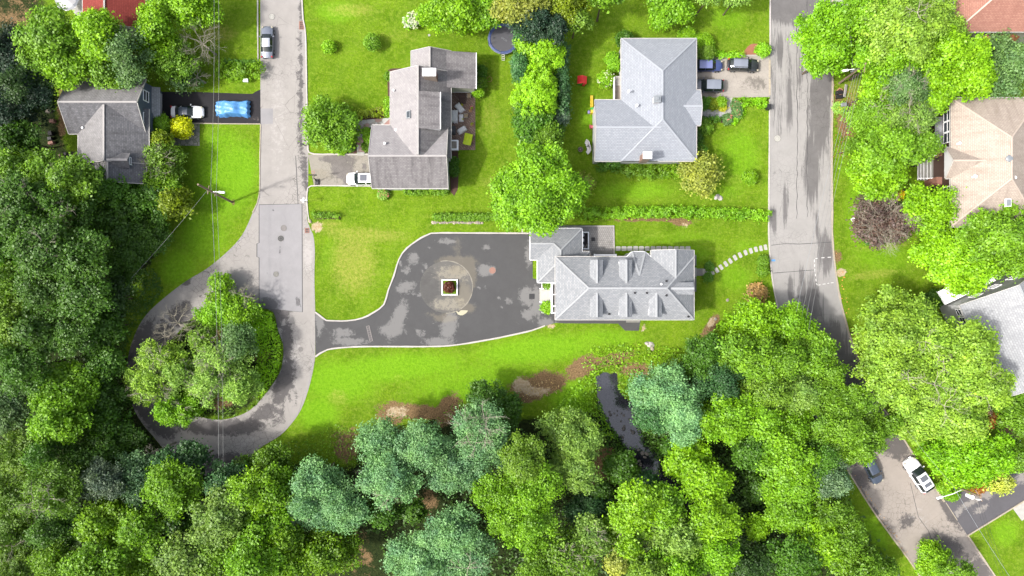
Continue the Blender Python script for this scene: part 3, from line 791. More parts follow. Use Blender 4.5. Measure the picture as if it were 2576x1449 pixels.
def car(px, py, dirx, diry, kind, body_mat, label, name, roof_mat=None, sunroof=None, scale=1.0, z=0.0, cat='car', lights=True, rails=False):
    L_, W_, rows, rg_, wg, cab = CARS[kind]; c = W(px, py, .9)
    d = Vector((dirx, -diry)).normalized(); root = empty(name, (c.x, c.y, z), math.atan2(d.y, d.x)); tag(root, label, cat)
    ts = []; tt = [r[0] for r in rows]
    for q in list(np.linspace(0, 1, 37))+[rg_[0], rg_[1], wg[0], wg[1], cab[0], cab[1]]+tt: ts.append(round(float(q), 4))
    ts = sorted(set(ts)); A = np.array(rows); pts = []
    for t in ts:
        w_, zb, zr, cb = [float(np.interp(t, A[:, 0], A[:, i])) for i in (1, 2, 3, 4)]
        # wheel-arch flare
        half = [(w_*.9, .24), (w_*.985, .42), (w_, .62*min(1, zb)), (w_*.985, zb-.1), (w_*.95, zb), (cb+(w_*.95-cb)*.12, zr-.09), (cb*.9, zr-.02), (cb*.5, zr+.01), (0, zr+.02)]
        x = (t-.5)*L_*scale
        ring = [(x, y*scale, zz*scale) for y, zz in half]+[(x, -y*scale, zz*scale) for y, zz in reversed(half[:-1])]
        pts.append(ring)
    n = len(pts[0]); V = [p for r in pts for p in r]; parts = {'body': [], 'windshield': [], 'rear_window': [], 'side_window': [], 'side_window2': [], 'roof': []}
    for i in range(len(ts)-1):
        tm = (ts[i]+ts[i+1])/2
        for k in range(n-1):
            f = (i*n+k, i*n+k+1, (i+1)*n+k+1, (i+1)*n+k); kk = min(k, n-2-k); key = 'body'
            if wg[0] < tm < wg[1] and kk >= 5: key = 'windshield'
            elif rg_[0] < tm < rg_[1] and kk >= 5: key = 'rear_window'
            elif kk == 4 and rg_[0]+.02 < tm < wg[1]-.05 and not (.34 < tm < .36): key = 'side_window' if k < n/2 else 'side_window2'
            elif kk >= 5 and cab[0] <= tm <= cab[1] and roof_mat: key = 'roof'
            parts[key].append(f)
    parts['body'] += [tuple(range(n)), tuple(reversed(range((len(ts)-1)*n, len(ts)*n)))]
    for key, fs in parts.items():
        if not fs: continue
        used = sorted({i for f in fs for i in f}); mp = {u: i for i, u in enumerate(used)}
        o = mesh_obj(key.rstrip('2'), [V[u] for u in used], [tuple(mp[i] for i in f) for f in fs],
                     body_mat if key == 'body' else (roof_mat if key == 'roof' else M['glass_car']), root, True)
        if key == 'body':
            bod = o
    S = scale
    for sx in (-.31, .31):
        for sy in (-1, 1):
            y = sy*(W_/2-.1)*S; x = sx*L_*S
            wl = MB().cyl((x, y-.11, .34), (x, y+.11, .34), .34, .34, 16).build('wheel', M['tyre'], root)
            MB().cyl((x, y+sy*.115-.01, .34), (x, y+sy*.115+.01, .34), .2, .2, 10).build('rim', M['metal'], wl)
    for sy in (-1, 1):
        MB().box((.2*L_*S*.72, sy*(W_/2+.12)*S, 1.0*S), (.16, .24, .14), 0, .8).build('mirror', body_mat, root)
        hz = float(np.interp(.955, A[:, 0], A[:, 2])); rz = float(np.interp(.02, A[:, 0], A[:, 2]))
        MB().box((.452*L_*S, sy*.70*S, (hz+.0)*S), (.30, .24, .14), sy*-.5, .8).build('headlight', M['lens_clear'], root)
        MB().box((-.478*L_*S, sy*.76*S, (rz-.02)*S), (.2, .24, .22), sy*.3, .85).build('taillight', M['lens_red'], root)
        if rails:
            zz = A[4][3]; MB().bar((-.34*L_*S, sy*.62*S, (zz+.04)*S), (.06*L_*S, sy*.62*S, (zz+.04)*S), .05, .06).build('roof_rail', M['black'], root)
    for (a0, a1) in (sunroof or []):
        x0, x1 = (a0-.5)*L_*S, (a1-.5)*L_*S; zz = float(np.interp((a0+a1)/2, A[:, 0], A[:, 3]))*S+.035
        MB().box(((x0+x1)/2, 0, zz), (x1-x0, .95*S, .03)).build('sunroof', M['glass_roof'], root, bevel=.02)
    MB().box((.5*L_*S-.02, 0, .42), (.06, .5, .12)).build('plate', M['offwhite'], root)
    return root
# ================================================================ THE SETTING
T11, T12, T13, T14 = T(0, 0), T(0, 1), T(0, 2), T(0, 3)
T21, T22, T23, T24 = T(1, 0), T(1, 1), T(1, 2), T(1, 3)
T31, T32, T33, T34 = T(2, 0), T(2, 1), T(2, 2), T(2, 3)
def tp(f, pts): return [f(*p) for p in pts]

STREAM = [(1500, 948), (1521, 936), (1538, 940), (1555, 934), (1557, 963), (1560, 980), (1578, 1003), (1600, 1030), (1606, 1066), (1625, 1113), (1650, 1139), (1672, 1166),
          (1690, 1200), (1740, 1240), (1800, 1262), (1850, 1300), (1850, 1340), (1780, 1300), (1700, 1262), (1650, 1225), (1618, 1190), (1595, 1153), (1571, 1126), (1548, 1093),
          (1528, 1066), (1508, 1029), (1501, 993), (1496, 950)]
FOREST_W = [(-400, 215), (60, 215), (110, 240), (150, 300), (165, 380), (300, 470), (420, 560), (400, 640), (330, 720), (300, 850), (318, 1000), (420, 1140), (520, 1180), (640, 1130),
            (705, 1200), (760, 1160), (900, 1180), (900, 1080), (1040, 1075), (1150, 1020), (1280, 1060), (1500, 1040), (1560, 1100), (1620, 1000), (1720, 940), (1850, 830), (1950, 800), (2000, 900),
            (2060, 1060), (2105, 1200), (2150, 1300), (2235, 1440), (2400, 1700), (-400, 1900)]
ISLAND = [(490, 795), (445, 840), (405, 890), (398, 950), (415, 1005), (450, 1035), (500, 1048), (550, 1056), (600, 1046), (644, 1019), (697, 950), (711, 910), (712, 866), (699, 830), (687, 785), (644, 772), (600, 765), (545, 770)]
def build_ground():
    ax = np.concatenate([[-2500, -1200, -600, -300, -180, -130], np.arange(-100, 100.1, .6), [130, 180, 300, 600, 1200, 2500]])
    ay = np.concatenate([[-2500, -1200, -600, -300, -150, -90], np.arange(-64, 64.1, .6), [90, 150, 300, 600, 1200, 2500]])
    X, Y = np.meshgrid(ax, ay); x, y = X.ravel(), Y.ravel(); PX, PY = x*PPM+CX, CY-y*PPM
    z = np.zeros(len(x))
    # stream bed
    SW = [W(*p).xy for p in STREAM]; d = np.full(len(x), 1e9)
    for i in range(len(SW)):
        a_, b_ = np.array(SW[i]), np.array(SW[(i+1) % len(SW)]); ab = b_-a_; t = np.clip(((x-a_[0])*ab[0]+(y-a_[1])*ab[1])/(ab@ab), 0, 1)
        d = np.minimum(d, np.hypot(x-a_[0]-t*ab[0], y-a_[1]-t*ab[1]))
    ins = inside(PX, PY, STREAM); z = np.where(ins, -.5-.35*np.clip(d, 0, 1.2), -.42*np.clip(1-d/1.6, 0, 1))
    ny, nx = X.shape; idx = np.arange(nx*ny).reshape(ny, nx)
    q = np.stack([idx[:-1, :-1], idx[:-1, 1:], idx[1:, 1:], idx[1:, :-1]], -1).reshape(-1, 4)
    me = bpy.data.meshes.new('ground'); me.vertices.add(len(x)); me.vertices.foreach_set('co', np.stack([x, y, z], 1).astype(np.float32).ravel())
    me.loops.add(q.size); me.loops.foreach_set('vertex_index', q.astype(np.int32).ravel())
    me.polygons.add(len(q)); me.polygons.foreach_set('loop_start', np.arange(0, q.size, 4, dtype=np.int32))
    me.materials.append(M['grass']); me.update()
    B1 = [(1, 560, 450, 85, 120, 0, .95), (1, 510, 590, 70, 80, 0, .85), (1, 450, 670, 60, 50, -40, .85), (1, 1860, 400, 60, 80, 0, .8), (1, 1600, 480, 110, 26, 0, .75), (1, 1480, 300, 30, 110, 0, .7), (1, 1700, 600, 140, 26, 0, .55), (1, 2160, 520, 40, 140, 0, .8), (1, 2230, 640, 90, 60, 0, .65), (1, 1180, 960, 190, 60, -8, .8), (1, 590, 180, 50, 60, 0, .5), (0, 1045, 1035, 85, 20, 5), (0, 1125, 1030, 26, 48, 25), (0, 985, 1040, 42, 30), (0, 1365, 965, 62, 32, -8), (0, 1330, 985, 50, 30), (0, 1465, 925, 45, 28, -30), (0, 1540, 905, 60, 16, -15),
          (0, 1600, 930, 50, 20), (0, 1787, 822, 14, 42, 32), (0, 1720, 560, 32, 8, 0, .9), (0, 1640, 552, 110, 5), (0, 585, 508, 8, 6), (0, 870, 1120, 40, 50, 0, .8), (0, 1510, 1190, 26, 70), (0, 1530, 1160, 22, 40),
          (0, 900, 1390, 52, 80, 0, .52), (0, 1070, 1262, 40, 55, 0, .5), (2, 30, 60, 90, 130, 0, 1), (0, 40, 60, 80, 110, 0, .5), (0, 2132, 300, 26, 52), (0, 2108, 260, 10, 40, 0, .8), (0, 155, 290, 14, 70, 0, .9), (0, 2540, 1050, 40, 60), (0, 560, 830, 22, 46), (0, 545, 1005, 40, 26), (0, 655, 895, 30, 22), (0, 2105, 645, 14, 18, 0, .85),
          (1, 600, 430, 55, 90), (1, 560, 370, 60, 60, 0, .8), (1, 560, 560, 50, 60, 0, .5), (1, 850, 960, 110, 60), (1, 800, 1040, 60, 50), (1, 1000, 925, 200, 40, -4), (1, 1350, 880, 180, 40, -6), (1, 1180, 980, 140, 36, -12, .9), (1, 1520, 850, 110, 26, 0, .8),
          (1, 850, 170, 30, 10, 0, .3), (1, 850, 30, 60, 30, 0, .9), (1, 1500, 340, 30, 70, 0, .6), (1, 1455, 210, 22, 60, 0, .4), (1, 1870, 380, 40, 60, 0, .8), (1, 1800, 480, 90, 26, 0, .6), (1, 1830, 45, 60, 36, 0, .7), (1, 1740, 640, 60, 26, 0, .7), (1, 1880, 620, 40, 24, 0, .6), (1, 1850, 700, 50, 40, 0, .7),
          (1, 2170, 560, 34, 80, 0, .9), (1, 2200, 640, 60, 40, 0, .7), (1, 1560, 480, 40, 26, 0, .5), (1, 1440, 1010, 60, 60), (1, 2530, 1340, 40, 40, 0, .8), (1, 940, 820, 10, 10, 0, .2), (1, 830, 640, 30, 60, 0, .5), (1, 2130, 420, 30, 40, 0, .6), (1, 700, 1100, 30, 20, 0, .5), (1, 2200, 1340, 26, 60, -34, .8)]
    B2 = [(0, 890, 660, 62, 90, 0, .95), (0, 920, 590, 120, 20, 3, .9), (0, 830, 565, 40, 16, 0, .8), (0, 880, 25, 70, 20, 0, .8), (0, 1235, 300, 30, 60, 0, .6), (0, 1005, 90, 90, 20, 0, .5), (0, 1740, 700, 40, 30, 0, .5), (0, 1250, 460, 60, 24, 0, .6), (0, 850, 1000, 30, 24, 0, .7), (0, 1000, 950, 20, 14, 0, .5),
          (0, 2200, 690, 80, 12, -8, .8), (0, 2230, 620, 90, 10, -6, .7), (0, 1420, 160, 30, 60, 0, .5), (0, 1850, 450, 40, 20, 0, .5), (0, 1640, 590, 60, 12, 0, .5), (0, 1210, 200, 40, 60, 0, .5), (0, 2140, 240, 40, 50, 0, .8), (0, 2330, 1110, 30, 40, 30, .8), (0, 550, 85, 50, 24, 0, .9), (0, 880, 480, 60, 20, 0, .3),
          (1, 798, 572, 16, 14), (1, 1310, 968, 22, 20), (1, 1345, 985, 46, 12), (1, 1000, 1036, 30, 16, 0, .85), (1, 1790, 810, 8, 20, 30), (1, 2116, 686, 13, 11), (1, 1380, 822, 22, 3, -12, .9), (1, 1620, 825, 8, 8, 0, .9), (1, 968, 762, 8, 5, 0, .5), (1, 1723, 567, 12, 8, 0, .8),
          (2, 2, 2, 1, 1)]
    m1 = paint_masks(PX, PY, B1); m2 = paint_masks(PX, PY, B2)
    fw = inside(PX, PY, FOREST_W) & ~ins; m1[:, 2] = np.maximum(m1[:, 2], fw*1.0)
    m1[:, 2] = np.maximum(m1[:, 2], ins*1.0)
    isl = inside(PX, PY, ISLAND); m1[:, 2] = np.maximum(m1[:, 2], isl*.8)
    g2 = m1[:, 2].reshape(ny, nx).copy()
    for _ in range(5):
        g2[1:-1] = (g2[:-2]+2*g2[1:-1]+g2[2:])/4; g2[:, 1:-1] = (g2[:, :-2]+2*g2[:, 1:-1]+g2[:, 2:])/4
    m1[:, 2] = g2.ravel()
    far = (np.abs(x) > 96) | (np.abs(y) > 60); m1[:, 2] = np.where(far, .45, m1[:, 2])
    set_mask(me, 'm1', m1); set_mask(me, 'm2', m2)
    return tag(link(bpy.data.objects.new('ground', me)), kind='structure')
build_ground()

# water
m, N, L, B = nodes('stream_water'); B.inputs['Base Color'].default_value = (.022, .022, .028, 1); B.inputs['Roughness'].default_value = .04
B.inputs['IOR'].default_value = 1.8; bump(N, L, B, noise(N, L, pos(N, L), 1.4, 3), .12, .05); M['water'] = m
sheet('water', STREAM, -.5, M['water'])

# roads
LEFT_OUT = smooth([(655, -120), (655, 0), (655, 220), (653, 400), (651, 492), (638, 530), (610, 590), (573, 632), (520, 676), (467, 708), (410, 752), (367, 793), (340, 840), (322, 900), (320, 960), (333, 1020), (360, 1068), (385, 1097), (417, 1135), (460, 1172), (530, 1198),
           (600, 1180), (650, 1130), (704, 1096), (733, 1066), (757, 1031), (775, 983), (788, 930), (793, 896)])
LEFT_OUT += [(793, 786)] + smooth([(793, 784), (791, 700), (792, 626), (787, 588), (774, 558), (772, 500), (775, 469)])[1:] + [(776, 390)] + smooth([(775, 377), (772, 240), (769, 90), (762, 60), (759, 0), (757, -120)])[1:]
isl = smooth(ISLAND, True)
RL_BLOBS = [(0, 350, 900, 34, 110, 15), (0, 345, 985, 30, 70, -15), (0, 400, 1060, 60, 34, 35), (0, 400, 860, 34, 70, 25, .9), (0, 455, 790, 40, 30, -40), (0, 560, 1075, 120, 22), (0, 660, 1040, 50, 18, -35), (0, 715, 960, 24, 70, 20), (0, 722, 860, 16, 60), (0, 700, 790, 34, 20),
            (0, 690, 806, 22, 20), (0, 570, 1170, 60, 34, 0, 1), (0, 755, 250, 10, 240, 0, .78), (0, 760, 20, 12, 60, 0, .8), (0, 768, 440, 10, 60, 0, .8), (0, 745, 1000, 10, 40, 25, .6), (0, 470, 712, 16, 8, -35), (0, 700, 1050, 18, 30, 35, .75), (0, 730, 970, 12, 20, 0, .7),
            (1, 700, 300, 30, 160, 0, .55), (1, 775, 640, 14, 50, 0, .8), (1, 620, 1110, 60, 12, -20, .6), (1, 745, 900, 16, 90, 0, .6)]
sheet('road', LEFT_OUT, .02, M['road_left'], RL_BLOBS, [isl], step=.7)
RIGHT_R = smooth([(2096, -120), (2095, 0), (2094, 220), (2092, 400), (2093, 500), (2094, 600), (2102, 683), (2112, 746), (2125, 800), (2139, 850), (2165, 923), (2179, 963), (2210, 1010), (2249, 1066), (2299, 1146), (2365, 1248)])
RIGHT_L = smooth([(1937, -120), (1937, 0), (1936, 300), (1934, 500), (1934, 600), (1940, 680), (1947, 730), (1962, 800), (1985, 890), (2010, 975), (2050, 1050), (2085, 1108), (2132, 1183), (2199, 1289), (2282, 1403), (2330, 1474), (2420, 1600)])
rr = RIGHT_R + smooth([(2380, 1268), (2434, 1346), (2495, 1439), (2600, 1600)])
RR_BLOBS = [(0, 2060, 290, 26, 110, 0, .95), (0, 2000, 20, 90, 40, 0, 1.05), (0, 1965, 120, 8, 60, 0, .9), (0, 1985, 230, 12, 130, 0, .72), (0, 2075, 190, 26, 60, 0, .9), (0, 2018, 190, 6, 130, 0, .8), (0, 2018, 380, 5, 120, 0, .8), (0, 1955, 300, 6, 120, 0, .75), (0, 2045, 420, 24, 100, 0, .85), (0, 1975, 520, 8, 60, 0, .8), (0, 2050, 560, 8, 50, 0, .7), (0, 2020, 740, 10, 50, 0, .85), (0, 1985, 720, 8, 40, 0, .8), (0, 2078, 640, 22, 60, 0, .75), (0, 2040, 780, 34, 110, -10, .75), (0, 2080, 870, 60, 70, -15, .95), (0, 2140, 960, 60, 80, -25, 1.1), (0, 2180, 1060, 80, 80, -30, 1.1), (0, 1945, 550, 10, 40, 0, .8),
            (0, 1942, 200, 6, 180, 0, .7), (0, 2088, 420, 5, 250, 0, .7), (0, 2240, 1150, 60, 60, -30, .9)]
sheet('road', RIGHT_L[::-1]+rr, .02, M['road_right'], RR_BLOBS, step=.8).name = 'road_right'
# lower, older stretch of the right road surface, laid over it
low = [(2116, 1158), (2150, 1126), (2215, 1095), (2262, 1088), (2299, 1146), (2365, 1246), (2378, 1264), (2434, 1346), (2500, 1447), (2540, 1510), (2356, 1510), (2282, 1400), (2199, 1287)]
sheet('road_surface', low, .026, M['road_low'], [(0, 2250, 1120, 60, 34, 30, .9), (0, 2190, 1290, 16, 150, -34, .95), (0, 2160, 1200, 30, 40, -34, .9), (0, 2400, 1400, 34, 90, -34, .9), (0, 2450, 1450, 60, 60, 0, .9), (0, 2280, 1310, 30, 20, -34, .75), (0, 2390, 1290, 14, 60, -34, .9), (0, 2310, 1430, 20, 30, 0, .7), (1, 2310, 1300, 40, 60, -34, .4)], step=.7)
# resurfaced rectangle with tar-sealed edge
pr = [(652, 515), (760, 513), (761, 785), (652, 775), (652, 648), (646.5, 646), (646.5, 613), (652, 611)]
sheet('road_patch', pr, .028, M['patch'], [(0, 675, 765, 34, 22, 0, .85), (0, 750, 758, 8, 14, 0, .9), (0, 676, 600, 4, 14, 0, .7), (0, 672, 685, 5, 8, 0, .6), (0, 705, 630, 4, 20, 0, .6), (0, 686, 528, 6, 4, 0, .7)], step=.5)
strip('crack_sealant', pr, .13, .006, M['sealed'], .03, closed=True)
strip('crack_sealant', [(744, 392), (750, 513)], .1, .006, M['sealed'], .03)
sheet('road_patch', [(656, 273), (687, 273), (687, 311), (656, 313)], .028, M['patch'])
for pts in ([(1940, 617), (1975, 613), (2010, 614), (2092, 609)], [(1944, 687), (1985, 684), (2020, 681), (2050, 679)], [(2290, 1215), (2310, 1300), (2335, 1335), (2348, 1370)], [(2379, 1264), (2408, 1309)]):
    strip('crack_sealant' if pts[0][0] < 2300 else 'road_seam', pts, .09, .006, M['sealed'] if pts[0][0] < 2300 else M['kerb_tan'], .03, jit=.3)
for px in (2005, 2031):
    strip('road_crack', [(px+random.Random(int(px)*7+i).uniform(-2, 2), y) for i, y in enumerate(range(0 if px > 2010 else 60, 560, 14))], .07, .004, M['sealed'], .026, jit=.4)
# painted dashes of the utility box on the right road
dash = MB()
for a_, b_ in (((350, 508), (350, 530)), ((352, 545), (352, 565)), ((353, 580), (354, 602)), ((358, 618), (359, 636)), ((361, 655), (363, 674)), ((364, 690), (372, 702)), ((380, 702), (396, 700)), ((412, 696), (434, 693)),
               ((448, 690), (462, 688)), ((474, 686), (495, 684)), ((358, 502), (376, 500)), ((402, 497), (426, 495)), ((450, 493), (475, 492))):
    dash.bar(W(*T24(*a_), .034), W(*T24(*b_), .034), .13, .006)
tag(dash.build('road_marking', M['marking']), kind='structure')
MB().box(W(*T24(30, 516), .033), (1.0, .28, .004)).build('road_marking_blue', M['tarp'])['kind'] = 'structure'

# driveways
sheet('driveway', [(396, 231), (500, 231.5), (618, 236), (636, 236), (644, 230), (655, 226), (656, 312), (480, 309), (396, 311)], .024, M['drive_black'], [(1, 645, 300, 20, 6, -30, .75), (1, 610, 306, 20, 4, 0, .7)]).name = 'driveway_black'
sheet('driveway', [(775, 390)]+smooth([(776, 389), (790, 388.5), (930, 389)])+[(942, 390), (942, 467), (790, 467)], .024, M['drive_mid'],
      [(0, 850, 400, 46, 12, 0, 1.1), (0, 862, 425, 30, 26, 20, 1.1), (0, 876, 450, 16, 22, 0, 1), (0, 916, 420, 8, 9, 0, 1), (2, 800, 440, 40, 20, 0, .8), (2, 910, 400, 30, 10, 0, .6)], step=.4).name = 'driveway_gray'
MAIN_DRIVE = [(792, 785), (794, 786), (821, 806)] + smooth([(828, 806.5), (874, 807), (912, 800), (940, 786), (966, 766)]) + smooth([(967, 765), (977, 730), (991, 694), (1004, 652), (1024, 624), (1062, 597), (1084, 587), (1110, 586)])[1:] + [(1340, 587), (1340, 700), (1410, 720), (1410, 800), (1611, 806), (1607, 832), (1572, 831.5), (1555, 814), (1420, 813.5), (1398, 812)] + \
    smooth([(1371, 820), (1338, 831), (1288, 842.5), (1231, 854), (1144, 868), (1077, 871.5), (937, 871.5), (880, 873), (824, 879.5)]) + [(794, 897)]
PB = []
rb = random.Random(5)

for (x, y, rx, ry, ro, st) in [(1000, 805, 14, 46, 22, 1.05), (985, 830, 26, 12, 0, 1.05), (1130, 820, 16, 34, 15, 1.0), (1105, 860, 34, 9, 0, .95), (1020, 722, 22, 12, -20, .95), (1040, 650, 12, 14, 0, .85), (1022, 680, 9, 10, 0, .85), (1220, 680, 17, 13, 0, 1.05), (860, 838, 26, 10, 0, .9), (800, 810, 12, 30, 0, 1.0), (880, 860, 40, 8, 0, .95), (1125, 607, 24, 6, 0, .85),
                               (1060, 840, 10, 8, 0, .8), (1332, 640, 10, 30, 0, .8), (1325, 745, 16, 20, 0, .95), (1350, 760, 12, 34, 0, .95), (1330, 790, 16, 14, 0, .85), (1375, 812, 22, 10, 0, .9), (1223, 623, 12, 6, 0, .75), (1280, 757, 8, 8, 0, .8), (1060, 740, 10, 6, 0, .8), (1095, 665, 0.1, .1, 0, 0)]:
    PB.append((1, x, y, rx*1.25+1, ry*1.25+1, ro, st))
rb2 = random.Random(12)
for i in range(70):
    x, y = rb2.uniform(1000, 1345), rb2.uniform(600, 860); PB.append((1, x, y, rb2.uniform(2, 7), rb2.uniform(2, 6), rb2.uniform(0, 180), rb2.uniform(.5, .95)))
for (x, y, rx, ry, st) in [(1150, 660, 60, 20, .9), (1180, 690, 22, 50, .95), (1170, 775, 30, 16, .9), (1120, 800, 40, 14, .8), (1150, 620, 22, 40, .55), (1090, 790, 30, 12, .6)]: PB.append((2, x, y, rx, ry, 0, st))
sheet('driveway', MAIN_DRIVE, .024, M['drive_big'], PB, step=.5).name = 'driveway_large'
cir = [(1122+66*math.cos(t*math.pi/24), 722+65*math.sin(t*math.pi/24)) for t in range(48)]
sheet('driveway_circle', cir, .03, M['drive_circle'], [(2, 1165, 745, 24, 40, 0, .9), (2, 1150, 680, 30, 16, 0, .8), (0, 1080, 725, 26, 50, 0, .8), (1, 1140, 690, 50, 26, 0, .75), (1, 1130, 765, 50, 18, 0, .8), (2, 1122, 722, 66, 66, 0, .35)], step=.5)
strip('driveway_ring', [(1122+67*math.cos(t*math.pi/30), 722+66*math.sin(t*math.pi/30)) for t in range(-17, 16)], .12, .004, plain('grit', (160, 154, 142), .9, .2, 5), .03, jit=.8)
sheet('driveway_stain', smooth(tp(T22, [(1510, 895), (1530, 908), (1545, 893), (1600, 895), (1585, 915), (1560, 930), (1525, 925)]), True, .3), .034, plain('pale_cement', (206, 200, 172), .9, .1, 4))
sheet('driveway', [(1746, 142.5), (1936, 140), (1936, 244), (1763, 247), (1746, 250)], .024, M['drive_pale'], [(0, 1775, 205, 30, 12, 0, 1.1), (0, 1776, 146, 60, 6, 0, 1), (0, 1900, 210, 40, 22, 0, .6), (0, 1790, 238, 20, 8, 0, .7)], step=.5).name = 'driveway_pale'
sheet('driveway', [(2366, 1250), (2395, 1238), (2460, 1232), (2500, 1220), (2530, 1180), (2576, 1165), (2640, 1140), (2640, 1220), (2576, 1260), (2434, 1347)], .03, asphalt('driveway_low', (112, 110, 114), (84, 82, 86), (176, 170, 164), 0, None, .3),
      [(1, 2410, 1290, 20, 8, -45, 1), (1, 2440, 1265, 40, 10, -30, .9), (1, 2480, 1245, 20, 12, 0, .9), (1, 2470, 1280, 24, 9, -30, .9), (1, 2570, 1200, 20, 20, 0, .8)], step=.5).name = 'driveway_corner'
sheet('driveway', [(2292, 300), (2372, 300), (2372, 420), (2292, 420)], .024, M['drive_black'], [(0, 2330, 340, 20, 40)]).name = 'driveway_shaded'
sheet('path', tp(T34, [(1843, 935), (1960, 860), (2010, 960), (1915, 1033)]), .03, M['concrete'])
sheet('driveway', [(2098, -40), (2250, -40), (2250, 16), (2099, 22)], .024, tiles('driveway_slabs', (205, 200, 198), (214, 208, 206), (180, 176, 172), 1.2, 1.2, .04)).name = 'driveway_top'

# kerbs
def kerb(pts, wd=.16, h=.12, mat='kerb', sm=True, z0=0): return strip('kerb', smooth(pts) if sm else pts, wd, h, M[mat], z0, jit=.2)
kerb([(793, 785), (800, 790), (821, 806), (828, 806.5), (874, 807), (912, 800), (940, 786), (966, 766), (977, 730), (991, 694), (1004, 652), (1024, 624), (1062, 597), (1084, 587), (1110, 586), (1330, 587)], .22, .14)
kerb([(1371, 819), (1338, 831), (1288, 842.5), (1231, 854), (1144, 868), (1077, 871.5), (937, 871.5), (880, 873), (824, 879.5), (794, 897)], .22, .14)
kerb([(759, -40), (760, 0), (763, 50), (769, 90), (772, 240), (775, 377), (778, 384), (790, 388), (930, 388.5)], .2, .12, 'kerb')
kerb([(940, 468), (800, 467), (782, 468), (775, 473), (772, 500), (775, 540), (778, 558)], .2, .12, 'kerb')
kerb([(648.5, -40), (649, 100), (650, 160)], .18, .12, 'kerb')
kerb([(656, 313), (654, 400), (652, 492), (636, 535)], .14, .1, 'kerb_tan')
kerb([(1937.5, -60), (1937, 60), (1937, 137)], .2, .12, 'kerb'); kerb([(1936, 150), (1936, 196)], .24, .04, 'kerb_tan', False); kerb([(1936, 198), (1936, 240)], .24, .04, 'kerb_tan', False)
kerb([(1936, 250), (1934, 500), (1934, 600), (1940, 680), (1947, 730), (1962, 800), (1985, 890)], .2, .12, 'kerb')
kerb([(2096, -60), (2095, 0), (2094, 220), (2092, 400), (2093, 500), (2094, 600), (2102, 683), (2112, 746), (2125, 800), (2139, 850), (2165, 923), (2179, 963), (2210, 1010), (2249, 1066), (2299, 1146), (2375, 1262)], .22, .13, 'kerb_tan')
kerb([(2132, 1183), (2199, 1289), (2282, 1403), (2330, 1474)], .2, .12, 'kerb_tan')
kerb([(2640, 1222), (2576, 1260), (2434, 1347)], .2, .12, 'kerb_tan', False); kerb([(2434, 1347), (2497, 1440), (2560, 1530)], .2, .12, 'kerb_tan')
kerb([(480, 310), (560, 311.5), (655, 312)], .14, .1, 'kerb_tan', False)
kerb([(1858, 140), (1905, 139.5)], .14, .1, 'kerb', False)

# mulch beds and small paved areas
def bed(pts, mat='soil', z=.02): return sheet('mulch_bed', smooth(pts, True, .4), z, M[mat])
bed(tp(T12, [(1015, 520), (1110, 516), (1170, 512), (1150, 530), (1040, 540), (1030, 700), (1015, 850), (900, 905), (770, 905), (752, 880), (760, 860), (900, 815), (980, 790), (995, 740), (992, 560)]))
bed(tp(T12, [(632, 1100), (650, 1060), (690, 1035), (758, 1030), (760, 1155), (630, 1160)]))
bed(tp(T12, [(818, 980), (850, 962), (900, 960), (900, 1160), (815, 1160), (812, 1010)]))
bed(tp(T12, [(1472, 1130), (1522, 1130), (1522, 1430), (1470, 1450)]))
bed(tp(T13, [(1425, 745), (1530, 742), (1606, 750), (1606, 822), (1425, 830)]))
bed(tp(T13, [(1565, 885), (1700, 890), (1725, 880), (1720, 910), (1690, 925), (1570, 925)])); bed(tp(T13, [(1668, 770), (1712, 770), (1715, 880), (1668, 885)]))
bed(tp(T13, [(1395, 880), (1440, 880), (1440, 960), (1392, 960)]), 'soil')
bed(tp(T13, [(1742, 415), (1760, 375), (1800, 335), (1850, 332), (1862, 370), (1850, 415)]), 'soil_red')
bed(tp(T13, [(1275, 150), (1300, 110), (1328, 112), (1322, 150), (1290, 170)]), 'soil'); bed(tp(T12, [(845, 355), (880, 340), (915, 350), (895, 380), (870, 378)]), 'soil'); bed(tp(T12, [(525, 370), (550, 340), (582, 345), (575, 385), (545, 393)]), 'soil')
bed(tp(T22, [(440, 205), (430, 180), (530, 150), (640, 185), (640, 205), (560, 205)]), 'soil')
sheet('patio', tp(T12, [(1470, 670), (1655, 670), (1655, 1132), (1530, 1132), (1528, 1128), (1470, 1128)]), .026, M['pavers_brown'])
sheet('patio', tp(T23, [(400, 258), (768, 258), (769, 472), (400, 500)]), .026, M['pavers'])
strip('patio_edging', tp(T23, [(380, 259), (768, 258), (770, 470)]), .2, .2, M['kerb'])
sheet('concrete_pad', tp(T23, [(600, 446), (768, 446), (768, 480), (600, 480)]), .034, M['concrete_dk'])
strip('patio_edging', tp(T23, [(76, 262), (160, 262), (380, 260)]), .2, .18, M['kerb']); strip('patio_edging', tp(T23, [(76, 262), (78, 305)]), .2, .18, M['kerb'])
sheet('path', tp(T12, [(760, 915), (780, 908), (1015, 888), (1015, 945), (875, 960), (830, 965), (816, 990), (816, 1150), (762, 1150)]), .026, M['flag'])
sheet('path', tp(T13, [(1425, 828), (1606, 822), (1606, 887), (1425, 890)]), .026, M['slate']); sheet('path', tp(T13, [(1602, 738), (1665, 738), (1668, 862), (1606, 887)]), .03, M['concrete'])
sheet('path', tp(T11, [(1440, 930), (1507, 930), (1507, 1100), (1305, 1098), (1308, 1040), (1420, 1040)]), .026, M['flag_gray'])
sheet('path', tp(T23, [(1392, 578), (1440, 578), (1440, 632), (1392, 632)]), .026, M['concrete_dk']); sheet('path', tp(T23, [(1438, 578), (1490, 586), (1494, 628), (1438, 632)]), .03, M['concrete'])
